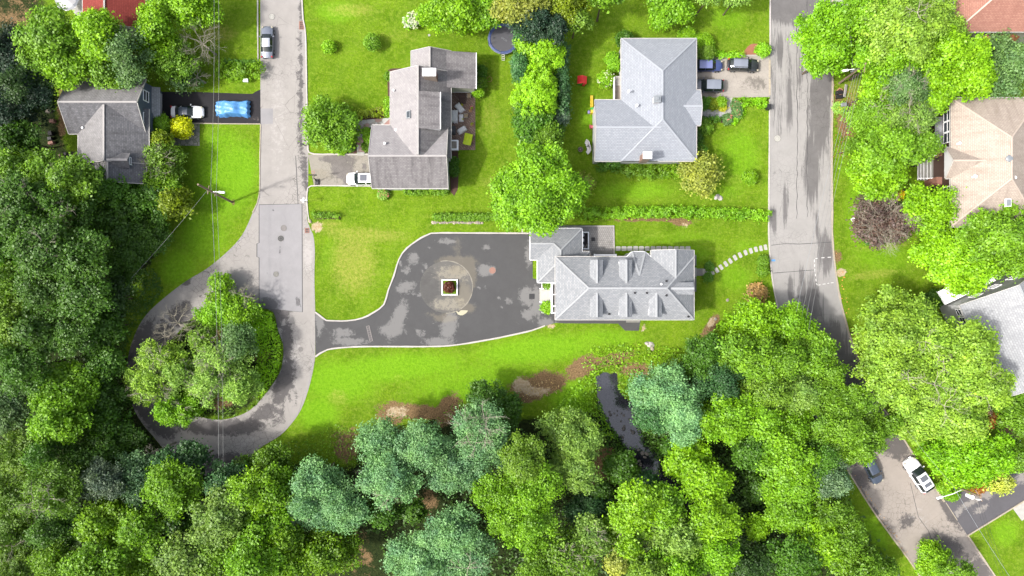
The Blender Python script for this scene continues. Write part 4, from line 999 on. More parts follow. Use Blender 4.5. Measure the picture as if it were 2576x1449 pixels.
sheet('patio', tp(T11, [(525, 1145), (600, 1145), (650, 1250), (650, 1300), (590, 1300), (530, 1240)]), .024, tiles('dark_boards', (98, 82, 76), (86, 74, 70), (60, 52, 50), .2, 3, .02))
# ================================================================ HOUSES
def rng01(s): return random.Random(s)
# --- large light gray house in the middle
H = House('shingle_house', 'large light gray shingled house with five roof dormers, east of the round driveway turn', 1570, 725)
x0, y0, x1, y1 = H.rect(1397.3, 646.3, 1745.3, 803.7, 6.0); hw = (y1-y0)/2; PIT = .6; zr = 6+PIT*hw; ym = (y0+y1)/2
H.block((x0, y0, x1, y1), 6.0, zr, 'x', 'hh', 'sh_main', cap='ridge', over=.3)
rN = H.rect(1638, 629.7, 1745.3, 700, 6.0); wN = (rN[2]-rN[0])/2
H.block((rN[0], 1.3, x1+.001, rN[3]), 6.004, 6.004+PIT*wN, 'y', 'ng', 'sh_main', cap='ridge', over=.3)
sl = lambda y: 0
for xx in (640, 862): H.dormer(W(T23(xx, 0)[0], 0, 8.3).x, .93, W(0, 713, 8.3).y, W(0, 656.3, 8.3).y, 8.3, 7.72, 'sh_main', wallz=6.3, slope=PIT)
for xx in (640, 862, 1089): H.dormer(W(T23(xx, 0)[0], 0, 8.3).x, .93, W(0, 736.3, 8.3).y, W(0, 794.7, 8.3).y, 8.3, 7.72, 'sh_main', wallz=6.3, slope=PIT)
H.dormer(-.06, .86, W(1684.7, 0, 8.2).x, W(1743.5, 0, 8.2).x, 8.2, 7.62, 'sh_main', wallz=6.05, slope=PIT, ew=True)
# bay on the north side
bz = 6.0; b = [W(*T23(x, y), bz) for x, y in ((858, 495), (905, 449), (1005, 449), (1052, 495))]
tip = Vector((W(T23(960, 0)[0], 0, 7.6).x, ym+ (zr-7.62)/PIT, 7.62)); tl = Vector((b[1].x+.75, tip.y+1.3, 6.98)); trt = Vector((b[2].x-.75, tip.y+1.3, 6.98))
ia = Vector((b[0].x-.3, y1-.5, 6.3)); ib = Vector((b[3].x+.3, y1-.5, 6.3))
H.faces([[b[0], tip, b[1]], [b[1], tip, b[2]], [b[2], tip, b[3]], [b[0], ia, tip], [b[3], tip, ib]], 'sh_main')
rc = MB(); u5 = Vector((0, 0, .05))
for q in (b[1], b[2]): rc.bar(Vector(H.L(q))+u5, Vector(H.L(tip))+u5, .26, .05)
rc.build('ridge_cap', M['ridge'], H.root)
g = MB()
for i in range(3): g.bar(Vector(H.L(b[i]))-Vector((0, 0, .08)), Vector(H.L(b[i+1]))-Vector((0, 0, .08)), .1, .13)
for q0 in range(0, len(g.v), 8):
    g1 = MB(); g1.v = g.v[q0:q0+8]; g1.f = g.f[:6]; g1.build('gutter', M['white'], H.root)
g = MB()
wb = MB(); c4 = [Vector(H.L(q)) for q in b]; cc = sum(c4, Vector())/4
for i in range(3):
    p, q = [c+(cc-c)*.12 for c in (c4[i], c4[i+1])]; wb.poly([(p.x, p.y, 0), (q.x, q.y, 0), (q.x, q.y, 5.95), (p.x, p.y, 5.95)])
wb.build('wall', M['white_side'], H.root)
# garage wing
gx0, gy0, gx1, gy1 = H.rect(1333.3, 574.3, 1464.7, 654, 3.4); gz = lambda d: 3.4+.55*d
q = H.rect(1351.3, 574.3, 1464.7, 711.3, 3.4); h1 = (gy1-gy0)/2; h2 = (q[2]-q[0])/2; ym1 = (gy0+gy1)/2; xg2 = (q[0]+q[2])/2
GA, GB, GC, GD, GE = (gx0, gy1, 3.4), (q[2], gy1, 3.4), (xg2, gy1-h2, gz(h2)), (q[0]+h1, ym1, gz(h1)), (gx0, ym1, gz(h1))
GF, GG, GH, GI, GJ = (gx0, gy0, 3.4), (q[0], gy0, 3.4), (q[0], q[1], 3.4), (q[2], q[1], 3.4), (xg2, q[1]+h2, gz(h2))
H.faces([[GA, GB, GC, GD, GE], [GE, GD, GG, GF], [GG, GD, GC, GJ, GH], [GH, GJ, GI], [GI, GJ, GC, GB]], 'sh_main', 'garage_roof', .12)
rc = MB(); u5 = Vector((0, 0, .05))
for a_, b_ in ((GE, GD), (GD, GC), (GB, GC), (GH, GJ), (GC, GJ)): rc.bar(Vector(H.L(a_))+u5, Vector(H.L(b_))+u5, .22, .05)
rc.build('ridge_cap', M['ridge'], H.root); g = MB(); d8 = Vector((0, 0, .08))
for a_, b_ in ((GA, GB), (GB, GI), (GH, GI), (GG, GH), (GF, GG), (GA, GF)): g.bar(Vector(H.L(a_))-d8, Vector(H.L(b_))-d8, .11, .13)
for q0 in range(0, len(g.v), 8):
    g1 = MB(); g1.v = g.v[q0:q0+8]; g1.f = g.f[:6]; g1.build('gutter', M['white'], H.root)
wb = MB()
fp_ = [(gx0+.3, gy1-.3), (q[2]-.3, gy1-.3), (q[2]-.3, q[1]+.3), (q[0]+.3, q[1]+.3), (q[0]+.3, gy0+.3), (gx0+.3, gy0+.3)]
for i in range(6): j = (i+1) % 6; wb.poly([H.L((*fp_[i], 0)), H.L((*fp_[j], 0)), H.L((*fp_[j], 3.34)), H.L((*fp_[i], 3.34))])
wb.poly([H.L((gx0+.3, gy0+.3, 3.34)), H.L((gx0+.3, gy1-.3, 3.34)), H.L((gx0+.3, ym1, gz(h1)-.25))]); wb.build('garage_wall', M['white_side'], H.root)
q2 = H.rect(1455, 633, 1482.7, 660, 3.4); H.block((q2[0]-1, q2[1]-2.2, q2[2], q2[3]), 3.4, 4.3, 'y', 'nh', 'sh_main', cap='ridge', over=.25)
for px, py in ((927, 762), (1017, 762), (733, 921), (1165, 672), (1165, 780), (1330, 940)):
    P = T23(px, py); yy = abs(W(*P, 7.5).y-ym); H.vent(*P, zr-PIT*yy, 'black', .17)
H.vent(*T23(1125, 695), 8.4, 'white', .16)
# west porch: slab, white walls, planters, colonnade, and the awning post beam
pc = lambda f, pts, z: [H.L(W(*f(*p), z)) for p in pts]
def slab(Hs, f, x0, y0, x1, y1, z, h, mat, name, parent=None):
    a_ = Hs.L(W(*f(x0, y0), z+h)); b_ = Hs.L(W(*f(x1, y1), z+h))
    return MB().box(((a_[0]+b_[0])/2, (a_[1]+b_[1])/2, z+h/2), (abs(b_[0]-a_[0]), abs(b_[1]-a_[1]), h)).build(name, M[mat], parent or Hs.root)
slab(H, T23, 208, 730, 300, 828, 0, .3, 'concrete', 'porch_slab')
slab(H, T23, 207, 726, 300, 731, 0, .42, 'white', 'porch_wall'); slab(H, T23, 207, 827, 300, 832, 0, .42, 'white', 'porch_wall')
slab(H, T23, 298, 688, 308, 918, 0, 2.9, 'white', 'colonnade'); slab(H, T23, 309, 700, 326, 912, 0, .32, 'pavers_pink', 'porch_floor')
for yy in (692, 775, 862, 914): slab(H, T23, 296, yy-4, 330, yy+2, 2.72, .2, 'white', 'porch_beam')
slab(H, T23, 224, 688, 228, 730, 0, .35, 'white', 'planter_wall'); slab(H, T23, 224, 832, 228, 914, 0, .35, 'white', 'planter_wall'); slab(H, T23, 224, 911, 300, 915, 0, .35, 'white', 'planter_wall')
slab(H, T23, 229, 688, 297, 726, 0, .12, 'soil_red', 'planter_soil'); slab(H, T23, 229, 833, 297, 911, 0, .12, 'soil', 'planter_soil')
slab(H, T23, 862, 966, 967, 985, 0, .12, 'concrete_dk', 'landing')
slab(H, T23, 1372, 475, 1391, 555, 0, .4, 'concrete_dk', 'step'); slab(H, T23, 1372, 570, 1392, 640, 0, .3, 'concrete', 'step'); slab(H, T23, 1372, 645, 1391, 752, 0, .4, 'concrete_dk', 'step')
slab(H, T23, 616, 470, 790, 481, 2.2, .25, 'white', 'door_canopy'); slab(H, T23, 616, 468, 628, 490, 0, 2.4, 'white', 'canopy_post'); slab(H, T23, 778, 468, 790, 490, 0, 2.4, 'white', 'canopy_post')
# sunken service pit beside the garage
pit = empty('service_pit', W(*T23(557, 365), 0)); tag(pit, 'white framed dark service pit with three round white condensers beside the paver patio', 'pit')
class PP: pass
Hp = PP(); Hp.root = pit; Hp.L = lambda p: (p[0]-pit.location.x, p[1]-pit.location.y, p[2])
slab(Hp, T23, 524, 306, 575, 425, 0, .04, 'dark_gravel', 'pit_floor')
for r_ in ((520, 300, 582, 307), (520, 424, 582, 432), (574, 307, 582, 424)): slab(Hp, T23, *r_, 0, .55, 'white', 'pit_wall')
mb = MB(); mb.bar(Hp.L(W(*T23(545, 424), .3)), Hp.L(W(*T23(575, 388), .5)), .2, .06); mb.build('plank', M['wood_gray'], pit)
for yy in (325, 364, 405):
    p = Hp.L(W(*T23(532, yy), .7)); c_ = MB().cyl((p[0]-.1, p[1], .04), (p[0]-.1, p[1], .75), .36, .36, 20).build('condenser', M['white'], pit)
    MB().torus((p[0]-.1, p[1], .76), .3, .025).cyl((p[0]-.1, p[1], .75), (p[0]-.1, p[1], .79), .08).build('fan_guard', M['metal'], c_)

# --- warm gray house on the left lawn (white SUV at its garage)
H = House('family_house', 'gray roofed house with brick chimney and shed dormer, paver patio on its east side', 1050, 300)
r = H.rect(982.3, 181, 1134, 333, 4.5); H.block((r[0], 18.9, r[2], r[3]), 4.5, 7.4, 'y', 'ng', 'sh_gray', mats='sh_stain')
xr = (r[0]+r[2])/2
r2 = H.rect(1034.7, 128.3, 1134, 200, 4.5); H.block((r2[0], 30.9, r2[2]+.02, r2[3]), 4.503, 6.2, 'y', 'ng', 'sh_gray', mats='sh_stain')
r3 = H.rect(935.7, 315, 1127, 473.3, 4.5); H.block(r3, 4.5, 7.0, 'x', 'gg', 'sh_stain', ridge=18.8, mats='sh_gray')
# shed dormer on the east slope
d0, d1 = W(0, 231.7, 6.8).y, W(0, 325, 6.8).y; xe = W(1107.3, 0, 6.85).x
H.faces([[(xr, d1, 7.47), (xe, d1, 6.85), (xe, d0, 6.85), (xr, d0, 7.47)]], 'sh_stain', 'dormer_roof', .12)
wb = MB(); xa = xe-.12
wb.poly([H.L(p) for p in ((xa, d0-.1, 5.3), (xa, d1+.1, 5.3), (xa, d1+.1, 6.8), (xa, d0-.1, 6.8))])
for yy in (d0-.1, d1+.1): wb.poly([H.L(p) for p in ((xa, yy, 5.3), (xa, yy, 6.8), (xr, yy, 7.4))])
wb.build('dormer_wall', M['white_side'], H.root); MB().bar(H.L((xe+.04, d0, 6.8)), H.L((xe+.04, d1, 6.8)), .1, .16).build('gutter', M['white'], H.root)
# screened porch wing
w0 = H.rect(1114, 131.7, 1197.3, 222.7, 4.2); H.faces([[(w0[0]-.1, w0[1], 5.0), (w0[2], w0[1], 4.05), (w0[2], w0[3], 4.05), (w0[0]-.1, w0[3], 5.0)]], 'sh_stain', 'roof', .14)
MB().bar(H.L((w0[2]+.04, w0[1], 4.0)), H.L((w0[2]+.04, w0[3], 4.0)), .1, .14).build('gutter', M['white'], H.root)
wb = MB(); e = [(w0[0]+.2, w0[1]+.35), (w0[2]-.35, w0[1]+.35), (w0[2]-.35, w0[3]-.35), (w0[0]+.2, w0[3]-.35)]
for i in range(4):
    j = (i+1) % 4; wb.poly([H.L((*e[i], 1.2)), H.L((*e[j], 1.2)), H.L((*e[j], 3.9)), H.L((*e[i], 3.9))])
wb.build('wall', M['cream_side'], H.root)
slab(H, T12, 1474, 664, 1646, 696, 1.0, .12, 'white', 'deck'); rl = MB()
a_, b_ = H.L(W(*T12(1476, 676), 2)), H.L(W(*T12(1645, 680), 2))
for i in range(34): t = i/33; rl.box((a_[0]+(b_[0]-a_[0])*t, a_[1]+(b_[1]-a_[1])*t, 1.6), (.05, .05, .9))
rl.bar((a_[0], a_[1], 2.06), (b_[0], b_[1], 2.06), .1, .08); rl.build('railing', M['white'], H.root)
st = empty('stairs', (0, 0, 0)); st.parent = H.root
for i in range(6):
    yy = 688+i*14; a_, b_ = H.L(W(*T12(1529, yy), 1)), H.L(W(*T12(1579, yy+12), 1)); MB().box(((a_[0]+b_[0])/2, (a_[1]+b_[1])/2, 1.0-i*.17), (abs(b_[0]-a_[0]), .33, .1)).build('tread', M['wood_dk'], st)
H.chimney(*T12(1307, 545), 8.6, 5.4, 1.75, .95); H.vent(*T12(1038, 683), 5.2); H.vent(*T12(1055, 980), 5.0, 'white', .2); H.vent(*T12(972, 1083), 6.3, 'white', .2); H.vent(*T12(1282, 980), 5.9, 'metal', .18)
p = H.L(W(*T12(1151, 864), 6.6)); o = MB().box((0, 0, 0), (.75, 1.1, .14)).build('skylight', M['metal'], H.root); o.location = (p[0], p[1], 6.62); o.rotation_euler.y = -math.atan(.66)
o2 = MB().box((0, 0, .08), (.55, .88, .03)).build('pane', M['glass'], o)
# east bay platform and the south-east wall windows
slab(H, T12, 1450, 1056, 1527, 1130, 0, .9, 'white', 'window_well'); slab(H, T12, 1474, 1066, 1515, 1120, .88, .05, 'stone', 'gravel_top')
for yy in (1075, 1300): q = H.L(W(*T12(1455, yy), 3)); H.win_at((r3[2]-.3-H.o[0], q[1], 3.0), (1, 0), 1.2, 1.3)
slab(H, T12, 762, 1148, 818, 1162, 0, .3, 'concrete', 'step'); slab(H, T12, 764, 1162, 818, 1173, 0, .15, 'concrete', 'step')

# --- blue-gray hip roofed house
H = House('hip_roof_house', 'wide blue gray hip roofed house with three SUVs parked at its east side', 1640, 250)
r = H.rect(1563, 97.3, 1751.5, 404.7, 4.4); hw = (r[2]-r[0])/2; H.block(r, 4.4, 4.4+.45*hw, 'y', 'hh', 'sh_blue', cap='ridge_blue')
q = H.rect(1496, 251.5, 1700, 405.3, 4.4); H.block((q[0], r[1]-.001, r[2]-5.6, q[3]), 4.4, 4.4+.45*(q[3]-r[1])/2, 'x', 'gn', 'sh_blue', cap='ridge_blue')
q = H.rect(1700, 226.7, 1762.5, 315, 4.4); H.block((r[2]-5, q[1], q[2], q[3]), 4.4, 4.4+.34*(q[3]-q[1])/2, 'x', 'ng', 'sh_blue', cap='ridge_blue', over=.3)
H.chimney(*T13(1097, 746), 7.6, 6.0, .8, .8, 'white_side', 'metal'); H.chimney(*T13(1022, 1172), 7.6, 3.8, 1.1, .85)
mb = MB(); a_ = H.L(W(*T13(912, 1236), 1.0)); mb.box((a_[0]+1.3, a_[1]+1.05, 1.7), (3.2, .8, 3.4)); mb.build('chimney_base', M['brick'], H.root)
for px, py in ((1085, 630), (880, 690), (942, 797)): H.vent(*T13(px, py), 6.0, 'white', .2)
slab(H, T13, 776, 582, 824, 748, 0, 1.4, 'wood_gray', 'deck'); slab(H, T13, 770, 580, 776, 748, 1.4, .9, 'white', 'railing')
sb = MB()
for i in range(8): a_ = H.L(W(*T13(779, 590+i*9), 1)); sb.box((a_[0]+1.1, a_[1]+.1, 1.46), (2.2, .1, .06))
sb.build('deck_boards', M['offwhite'], H.root)

# --- old gray house, left
H = House('old_gray_house', 'weathered dark gray house with blue siding gable and one dormer, beside the black driveway', 270, 320)
r = H.rect(173, 199.5, 367, 336, 5.0); H.block(r, 5.0, 7.4, 'x', 'gg', 'sh_old', wall='blue_side', cap='ridge_warm', mats='sh_old_lt', over=.4)
r2 = H.rect(196.7, 300, 375, 411.7, 5.0); H.block((r2[0], r2[1], -52.75, 26.0), 5.0, 7.35, 'y', 'gn', 'sh_old_lt', wall='blue_side', cap='ridge_warm', mats='sh_old', over=.4)
r3 = H.rect(216.7, 400, 375, 462, 5.0); H.block((-61.9, r3[1], -53.1, r2[1]+.6), 5.0, 7.0, 'y', 'gn', 'sh_old_lt', wall='blue_side', cap='ridge_warm', mats='sh_old', over=.4)
H.dormer(W(0, 401.5, 7.2).y, 1.05, W(268, 0, 7.1).x, W(318, 0, 7.1).x, 7.15, 6.45, 'sh_old', 'sh_old_lt', 5.2, 'ridge_warm', .46, 'blue_side', ew=True)
xg = r[2]-.2-H.o[0]
for yy in (727, 897): q = H.L(W(*T11(1118, yy), 4.6)); H.win_at((xg+.06, q[1], 4.7), (1, 0), 1.5, 1.4)
a_ = H.rect(388, 220, 403, 298, 2.7); H.faces([[(r[2]-.25, a_[1], 3.1), (a_[2], a_[1], 2.7), (a_[2], a_[3], 2.7), (r[2]-.25, a_[3], 3.1)]], 'sh_white', 'garage_canopy', .1)
g1, g2 = a_[1]+.25, a_[3]-.25
o = MB(); o.poly([H.L(p) for p in ((r[2]-.17, g1, .05), (r[2]-.17, g2, .05), (r[2]-.17, g2, 2.5), (r[2]-.17, g1, 2.5))]); o.build('garage_door', M['white_side'], H.root)
H.vent(*T11(678, 803), 6.4, 'white', .18); H.vent(*T11(625, 965), 5.6, 'white', .18)

# --- terracotta roofed house, top left
H = House('red_roof_house', 'terracotta red roofed house partly hidden by trees near the top left corner', 290, 10)
r = H.rect(208, -70, 366, 73, 4.0); H.block(r, 4.0, 6.4, 'y', 'gg', 'sh_red', cap='ridge_warm', wall='white_side', mats='sh_red')
# --- salmon roofed house, top right
H = House('salmon_roof_house', 'salmon pink hip roofed house with copper topped bay window at the top right corner', 2500, 0)
r = H.rect(2402, -70, 2660, 79.5, 6.0); H.block(r, 6.0, 9.0, 'x', 'hh', 'sh_salmon', cap='ridge_beige', wall='cream_side', over=.4)
yb = r[1]+.4
cxx = W(T14(1760, 0)[0], 0, 3).x; bb = MB(); pts = [(cxx-2.6, yb), (cxx-1.5, yb-1.0), (cxx+1.5, yb-1.0), (cxx+2.6, yb)]
for i in range(3): bb.poly([H.L((*pts[i], .3)), H.L((*pts[i+1], .3)), H.L((*pts[i+1], 3.0)), H.L((*pts[i], 3.0))])
bb.build('bay_wall', M['offwhite'], H.root)
H.faces([[(pts[0][0]-.2, yb, 3.0), (pts[1][0]-.1, yb-1.2, 3.0), (cxx-1.4, yb, 3.9)], [(pts[1][0]-.1, yb-1.2, 3.0), (pts[2][0]+.1, yb-1.2, 3.0), (cxx+1.4, yb, 3.9), (cxx-1.4, yb, 3.9)], [(pts[2][0]+.1, yb-1.2, 3.0), (pts[3][0]+.2, yb, 3.0), (cxx+1.4, yb, 3.9)]], 'copper', 'bay_roof', .06)
for dx in (-.95, 0, .95): H.win_at(H.L((cxx+dx, yb-1.05, 1.8)), (0, -1), .85, 1.6)

# --- beige roofed house, right
H = House('beige_roof_house', 'beige hip roofed house with three white windows and broad gray entry steps', 2480, 400)
r = H.rect(2391.3, 246, 2612, 570, 5.5); r = (r[0], r[1], 76.2, r[3]); hw = (r[2]-r[0])/2
H.block(r, 5.5, 5.5+.5*hw, 'y', 'hh', 'sh_beige', cap='ridge_beige', wall='brown_side', over=.35)
q = H.rect(2378.5, 371, 2450, 448.5, 5.5); H.block((q[0], q[1], r[0]+5, q[3]), 5.5, 7.3, 'x', 'gn', 'sh_beige', cap='ridge_beige', wall='white_side', over=.15, base=4.9)
xw = r[0]+.35
for yy in (873, 955, 1037): c = H.L(W(*T14(1350, yy), 4.4)); H.win_at((xw-.05-H.o[0], c[1], 4.3), (-1, 0), 1.45, 1.7)
for yy in (25,): c = H.L(W(*T24(1345, -5), 4.4)); H.win_at((xw-.05-H.o[0], c[1], 4.3), (-1, 0), 1.45, 1.7)
a_ = H.rect(2352, 295, 2372, 374, 2.8); H.faces([[(xw+.05, a_[1], 3.15), (xw+.05, a_[3], 3.15), (a_[0], a_[3], 2.8), (a_[0], a_[1], 2.8)]], 'sh_white', 'garage_canopy', .1)
slab(H, T14, 1306, 1110, 1378, 1175, 0, 3.0, 'brick', 'brick_wall'); slab(H, T14, 1272, 1335, 1378, 1395, 0, 3.0, 'brick', 'brick_wall')
for i, xx in enumerate((1130, 1152, 1175, 1200, 1228)): slab(H, T14, xx, 1178, 1370, 1360, i*.18, .18, 'concrete_dk', 'step')
for i, xx in enumerate((1130, 1152, 1175, 1200, 1228)): slab(H, T14, xx, 1180, xx+3, 1358, i*.18+.18, .012, 'white', 'nosing')
mb = MB()
for yy in (1172, 1345): mb.bar(H.L(W(*T14(1235, yy), 1.9)), H.L(W(*T14(1340, yy), 1.9)), .16, .12); mb.bar(H.L(W(*T14(1135, yy), 1.0)), H.L(W(*T14(1235, yy), 1.9)), .06, .06)
mb.build('railing', M['white'], H.root); slab(H, T14, 1250, 1235, 1283, 1283, .9, .03, 'black', 'door_mat')
for px, py in ((1775, 1008), (1562, 1332), (1775, 1395)): H.vent(*T14(px, py), 8.0, 'white', .25)
H.vent(*T14(1445, 1080), 6.4, 'white', .2); H.vent(*T14(1860, 1340), 8.1, 'white', .25)
p = H.L(W(*T14(1820, 1197), 8.6)); MB().cyl((p[0], p[1], 8.0), (p[0], p[1], 8.7), .4, .45, 16).dome((p[0], p[1], 8.7), .5, .5, .15, 16, 3).build('attic_fan', M['metal'], H.root)
p = H.L(W(*T24(1803, 82), 7.4)); MB().box((p[0], p[1], 7.6), (.75, 1.1, .3)).build('skylight', M['white'], H.root); MB().box((p[0], p[1], 7.77), (.6, .95, .04)).build('skylight_pane', M['metal'], H.root)

# --- bright white house, lower right, turned
P1 = W(2413.7, 768, 5.6); P3 = W(2525, 1001, 5.6); dv = (P3-P1); ang = math.atan2(dv.y, dv.x)+math.pi/2; ln = dv.length
H = House('white_house', 'white walled house with pale gray roof turned at an angle at the right edge', 2520, 850)
H.block((P1.x, P1.y-ln, P1.x+13.4, P1.y), 5.6, 9.0, 'y', 'gg', 'sh_white', wall='white_side', cap='ridge', over=.3, ang=ang, piv=(P1.x, P1.y))
def WH(u, v, z): return H.L((P1.x+u*math.cos(ang)-v*math.sin(ang), P1.y+u*math.sin(ang)+v*math.cos(ang), z))
nN = (-math.sin(ang), math.cos(ang)); nW = (-math.cos(ang), -math.sin(ang))
for u in (3.6, 6.6, 9.6): H.win_at(WH(u, -.14, 4.2), nN, 1.3, 1.4)
for v in (-1.3, -2.6, -5.0, -6.4, -10.0): H.win_at(WH(.25, v, 4.3), nW, .95, 1.2)
mb = MB(); mb.poly([WH(-.2, .05, 2.6), WH(8.2, .05, 2.6), WH(8.2, 2.2, 2.3), WH(-.2, 2.2, 2.3)]); o = mb.build('porch_roof', M['white'], H.root)
m_ = o.modifiers.new('thick', 'SOLIDIFY'); m_.thickness = .15
mb = MB()
for u in (0, 2.7, 5.4, 8): a_ = WH(u, 2.05, 0); mb.cyl((a_[0], a_[1], 0), (a_[0], a_[1], 2.3), .1, .1, 8)
mb.build('porch_post', M['white'], H.root)
a_ = WH(-1.2, 1.0, 0); MB().box((a_[0], a_[1], .15), (2.2, 1.6, .3), ang).build('step', M['brick'], H.root)
p = W(*T24(1912, 940), 8.3); H.vent(*T24(1912, 940), 8.2, 'metal', .2)
# ================================================================ VEHICLES
P_white = paint('paint_white', (246, 246, 250)); P_black = paint('paint_black', (52, 54, 60), .2, .35); P_gray = paint('paint_graphite', (92, 96, 104), .3)
P_silver = paint('paint_silver', (196, 200, 208), .3); P_blue = paint('paint_blue', (64, 78, 130), .2, .35); P_blueroof = paint('paint_blue_roof', (120, 128, 176), .2, .35)
P_roofgray = paint('paint_roof_gray', (140, 146, 158), .3, .4); P_navy = paint('paint_slate', (70, 80, 96), .2, .35)
car(671, 104, 0, -1, 'sedan', paint('paint_gray_metal', (128, 134, 146), .4), 'silver gray sedan parked at the left kerb of the left road', 'parked_car', roof_mat=P_silver, cat='sedan')
car(469, 281, 1, 0, 'sedan', P_white, 'white sedan parked on the black driveway beside the yellow bush', 'parked_car', roof_mat=P_navy, cat='sedan')
car(910, 449.5, -1, 0, 'suv', P_white, 'white SUV with glass roof, half under the garage eave of the brick chimney house', 'parked_car', sunroof=[(.3, .52)], cat='suv')
car(1784, 164, 1, .0, 'suv', P_blue, 'blue SUV nosing out from under the blue gray roof eave', 'parked_car', roof_mat=P_blueroof, scale=.9, cat='suv')
car(1871, 163, 1, .045, 'suv', P_black, 'black SUV parked nearest to the street on the pale driveway', 'parked_car', roof_mat=P_roofgray, cat='suv', rails=True)
car(1781, 215, -1, -.01, 'suv', P_gray, 'dark gray SUV parked nose in below the blue SUV', 'parked_car', roof_mat=P_roofgray, cat='suv')
car(2196, 1183, .45, .9, 'suv', P_navy, 'dark slate SUV on the lower right road, its rear under a tree', 'parked_car', roof_mat=P_navy, scale=.96, cat='suv')
car(2311, 1195, -.55, -.83, 'suv', P_white, 'white SUV with two dark sunroof panels on the lower right road', 'parked_car', sunroof=[(.37, .52), (.2, .3)], scale=1.16, cat='suv')
# car under a blue tarpaulin
tc = W(582, 271, .8); tr = empty('covered_car', (tc.x, tc.y, 0)); tag(tr, 'car wrapped in a crumpled bright blue tarpaulin on the black driveway', 'covered car')
nx_, ny_ = 72, 34; rg = np.random.default_rng(3); V = []; Fc = []
ph = rg.uniform(0, 6.28, 12)
for j in range(ny_+1):
    for i in range(nx_+1):
        u = i/nx_*2-1; v_ = j/ny_*2-1
        edge_ = 1+.045*math.sin(9*u+ph[0])*abs(v_)+.05*math.sin(17*u+ph[1])*abs(v_)**3+.03*math.sin(11*v_+ph[2])*abs(u)
        x = u*2.62*edge_; y = v_*1.22*(edge_+.05*math.sin(5*u+ph[3]))*(1-.07*math.exp(-((u-.02)/.1)**2)*1.2)
        zc = .98+.42*math.exp(-((u+.05)/.42)**4)-.1*abs(u)**3
        drop = max(0, (abs(v_)-.72)/.28)**1.4*1.0; drop2 = max(0, (abs(u)-.9)/.1)**1.3*.75
        z = zc*(1-.12*v_*v_)-zc*min(1, max(drop*.95, drop2*.95))
        z += .02*math.sin(9*u+5*v_+ph[4])+.014*math.sin(17*u-7*v_+ph[5])+.014*math.sin(6*u+13*v_+ph[6])
        V.append((x, y, max(.03, z)))
for j in range(ny_):
    for i in range(nx_): a_ = j*(nx_+1)+i; Fc.append((a_, a_+1, a_+nx_+2, a_+nx_+1))
mesh_obj('tarpaulin', V, Fc, M['tarp'], tr, True)
wm = MB()
for x in (-1.5, 1.5):
    for y in (-.75, .75): wm.cyl((x, y-.1, .33), (x, y+.1, .33), .33, .33, 14)
wm.build('wheels', M['tyre'], tr)

# ================================================================ POLES AND CABLES
def pole(bx, by, tx, ty, h, label, arm=None, r=.17, box=None, name='utility_pole'):
    b_ = W(bx, by, 0); t_ = W(tx, ty, h)
    root = empty(name, b_); tag(root, label, 'utility pole'); q = t_-b_
    MB().cyl((0, 0, -.2), q, r, r*.78, 12).build('post', M['wood'], root)
    if arm:
        (f, (ax, ay), (ex, ey), ah) = arm; s_ = q*(ah/h); e_ = W(ex, ey, ah+.6)-b_
        a = MB(); pts = [s_, s_.lerp(e_, .5)+Vector((0, 0, .25)), e_]; a.cyl(pts[0], pts[1], .05, .05, 8).cyl(pts[1], pts[2], .05, .045, 8)
        ar = a.build('lamp_arm', M['white'], root); d = (e_-s_); d.z = 0; d.normalize()
        hd = MB().box((0, 0, 0), (.95, .34, .16), 0, .8); o = hd.build('lamp_head', M['white'], root, bevel=.05); o.location = e_+d*.35; o.rotation_euler.z = math.atan2(d.y, d.x)
    return root, b_, t_
pl, b1, t1 = pole(584, 509, 498, 464, 11.5, 'pale timber utility pole with lamp arm on the left lawn', (0, (0, 0), (551, 483), 7.0))
def att(root, b_, t_, fr, name='crossarm', ln=1.2, ang=0, mat='wood'):
    q = (t_-b_)*fr; d = Vector((math.cos(ang), math.sin(ang), 0)); MB().bar(q-d*ln/2, q+d*ln/2, .1, .12).build(name, M[mat], root); return b_+q
n_ = att(pl, b1, t1, .72, ang=R(80)); n2_ = att(pl, b1, t1, .52, ang=R(80), ln=.8)
p2, b2, t2 = pole(2112, 209, 2178, 160, 11, 'brown utility pole with transformer and cross arms beside the right road', (0, (0, 0), (2133, 176), 8.2))
q = (t2-b2); MB().cyl(q*.86+Vector((-.5, .5, -.5)), q*.86+Vector((-.5, .5, .5)), .26, .26, 14).build('transformer', M['metal'], p2)
MB().cyl(q*.62+Vector((-.35, .1, -.4)), q*.62+Vector((-.35, .1, .3)), .16, .16, 10).build('junction_box', M['metal'], p2)
att(p2, b2, t2, .97, ln=2.2, ang=R(85)); att(p2, b2, t2, .9, ln=1.6, ang=R(0), mat='metal')
p3, b3, t3 = pole(2365, 1209, 2468, 1249, 10.5, 'utility pole with white transformer leaning over the corner driveway', (0, (0, 0), (2371, 1250), 6.0))
q = (t3-b3); MB().cyl(q*.8+Vector((-.3, -.45, -.6)), q*.8+Vector((-.3, -.45, .5)), .28, .28, 16).build('transformer', M['white'], p3)
for i in range(3): MB().cyl(q*.93+Vector((-.2+i*.2, -.55, -.2)), q*.93+Vector((-.2+i*.2, -.55, .35)), .05, .05, 8).build('insulator', M['white'], p3)
att(p3, b3, t3, .95, ln=1.8, ang=R(-60))
def wire(name, a_, b_, label, sag=.8, r=.022, mat='wire', group='overhead cables'):
    pts = [a_.lerp(b_, t/14)-Vector((0, 0, sag*4*(t/14)*(1-t/14))) for t in range(15)]
    v = MB(); o = pts[0]
    for i in range(14): v.cyl(pts[i]-o, pts[i+1]-o, r, r, 5, False)
    ob = v.build(name, M[mat]); ob.location = o; tag(ob, label, 'cable', group)
wire('overhead_cable', W(549, -60, 9), W(544, 477, 8.2), 'thin cable from the top edge to the left lawn pole, right strand', .5)
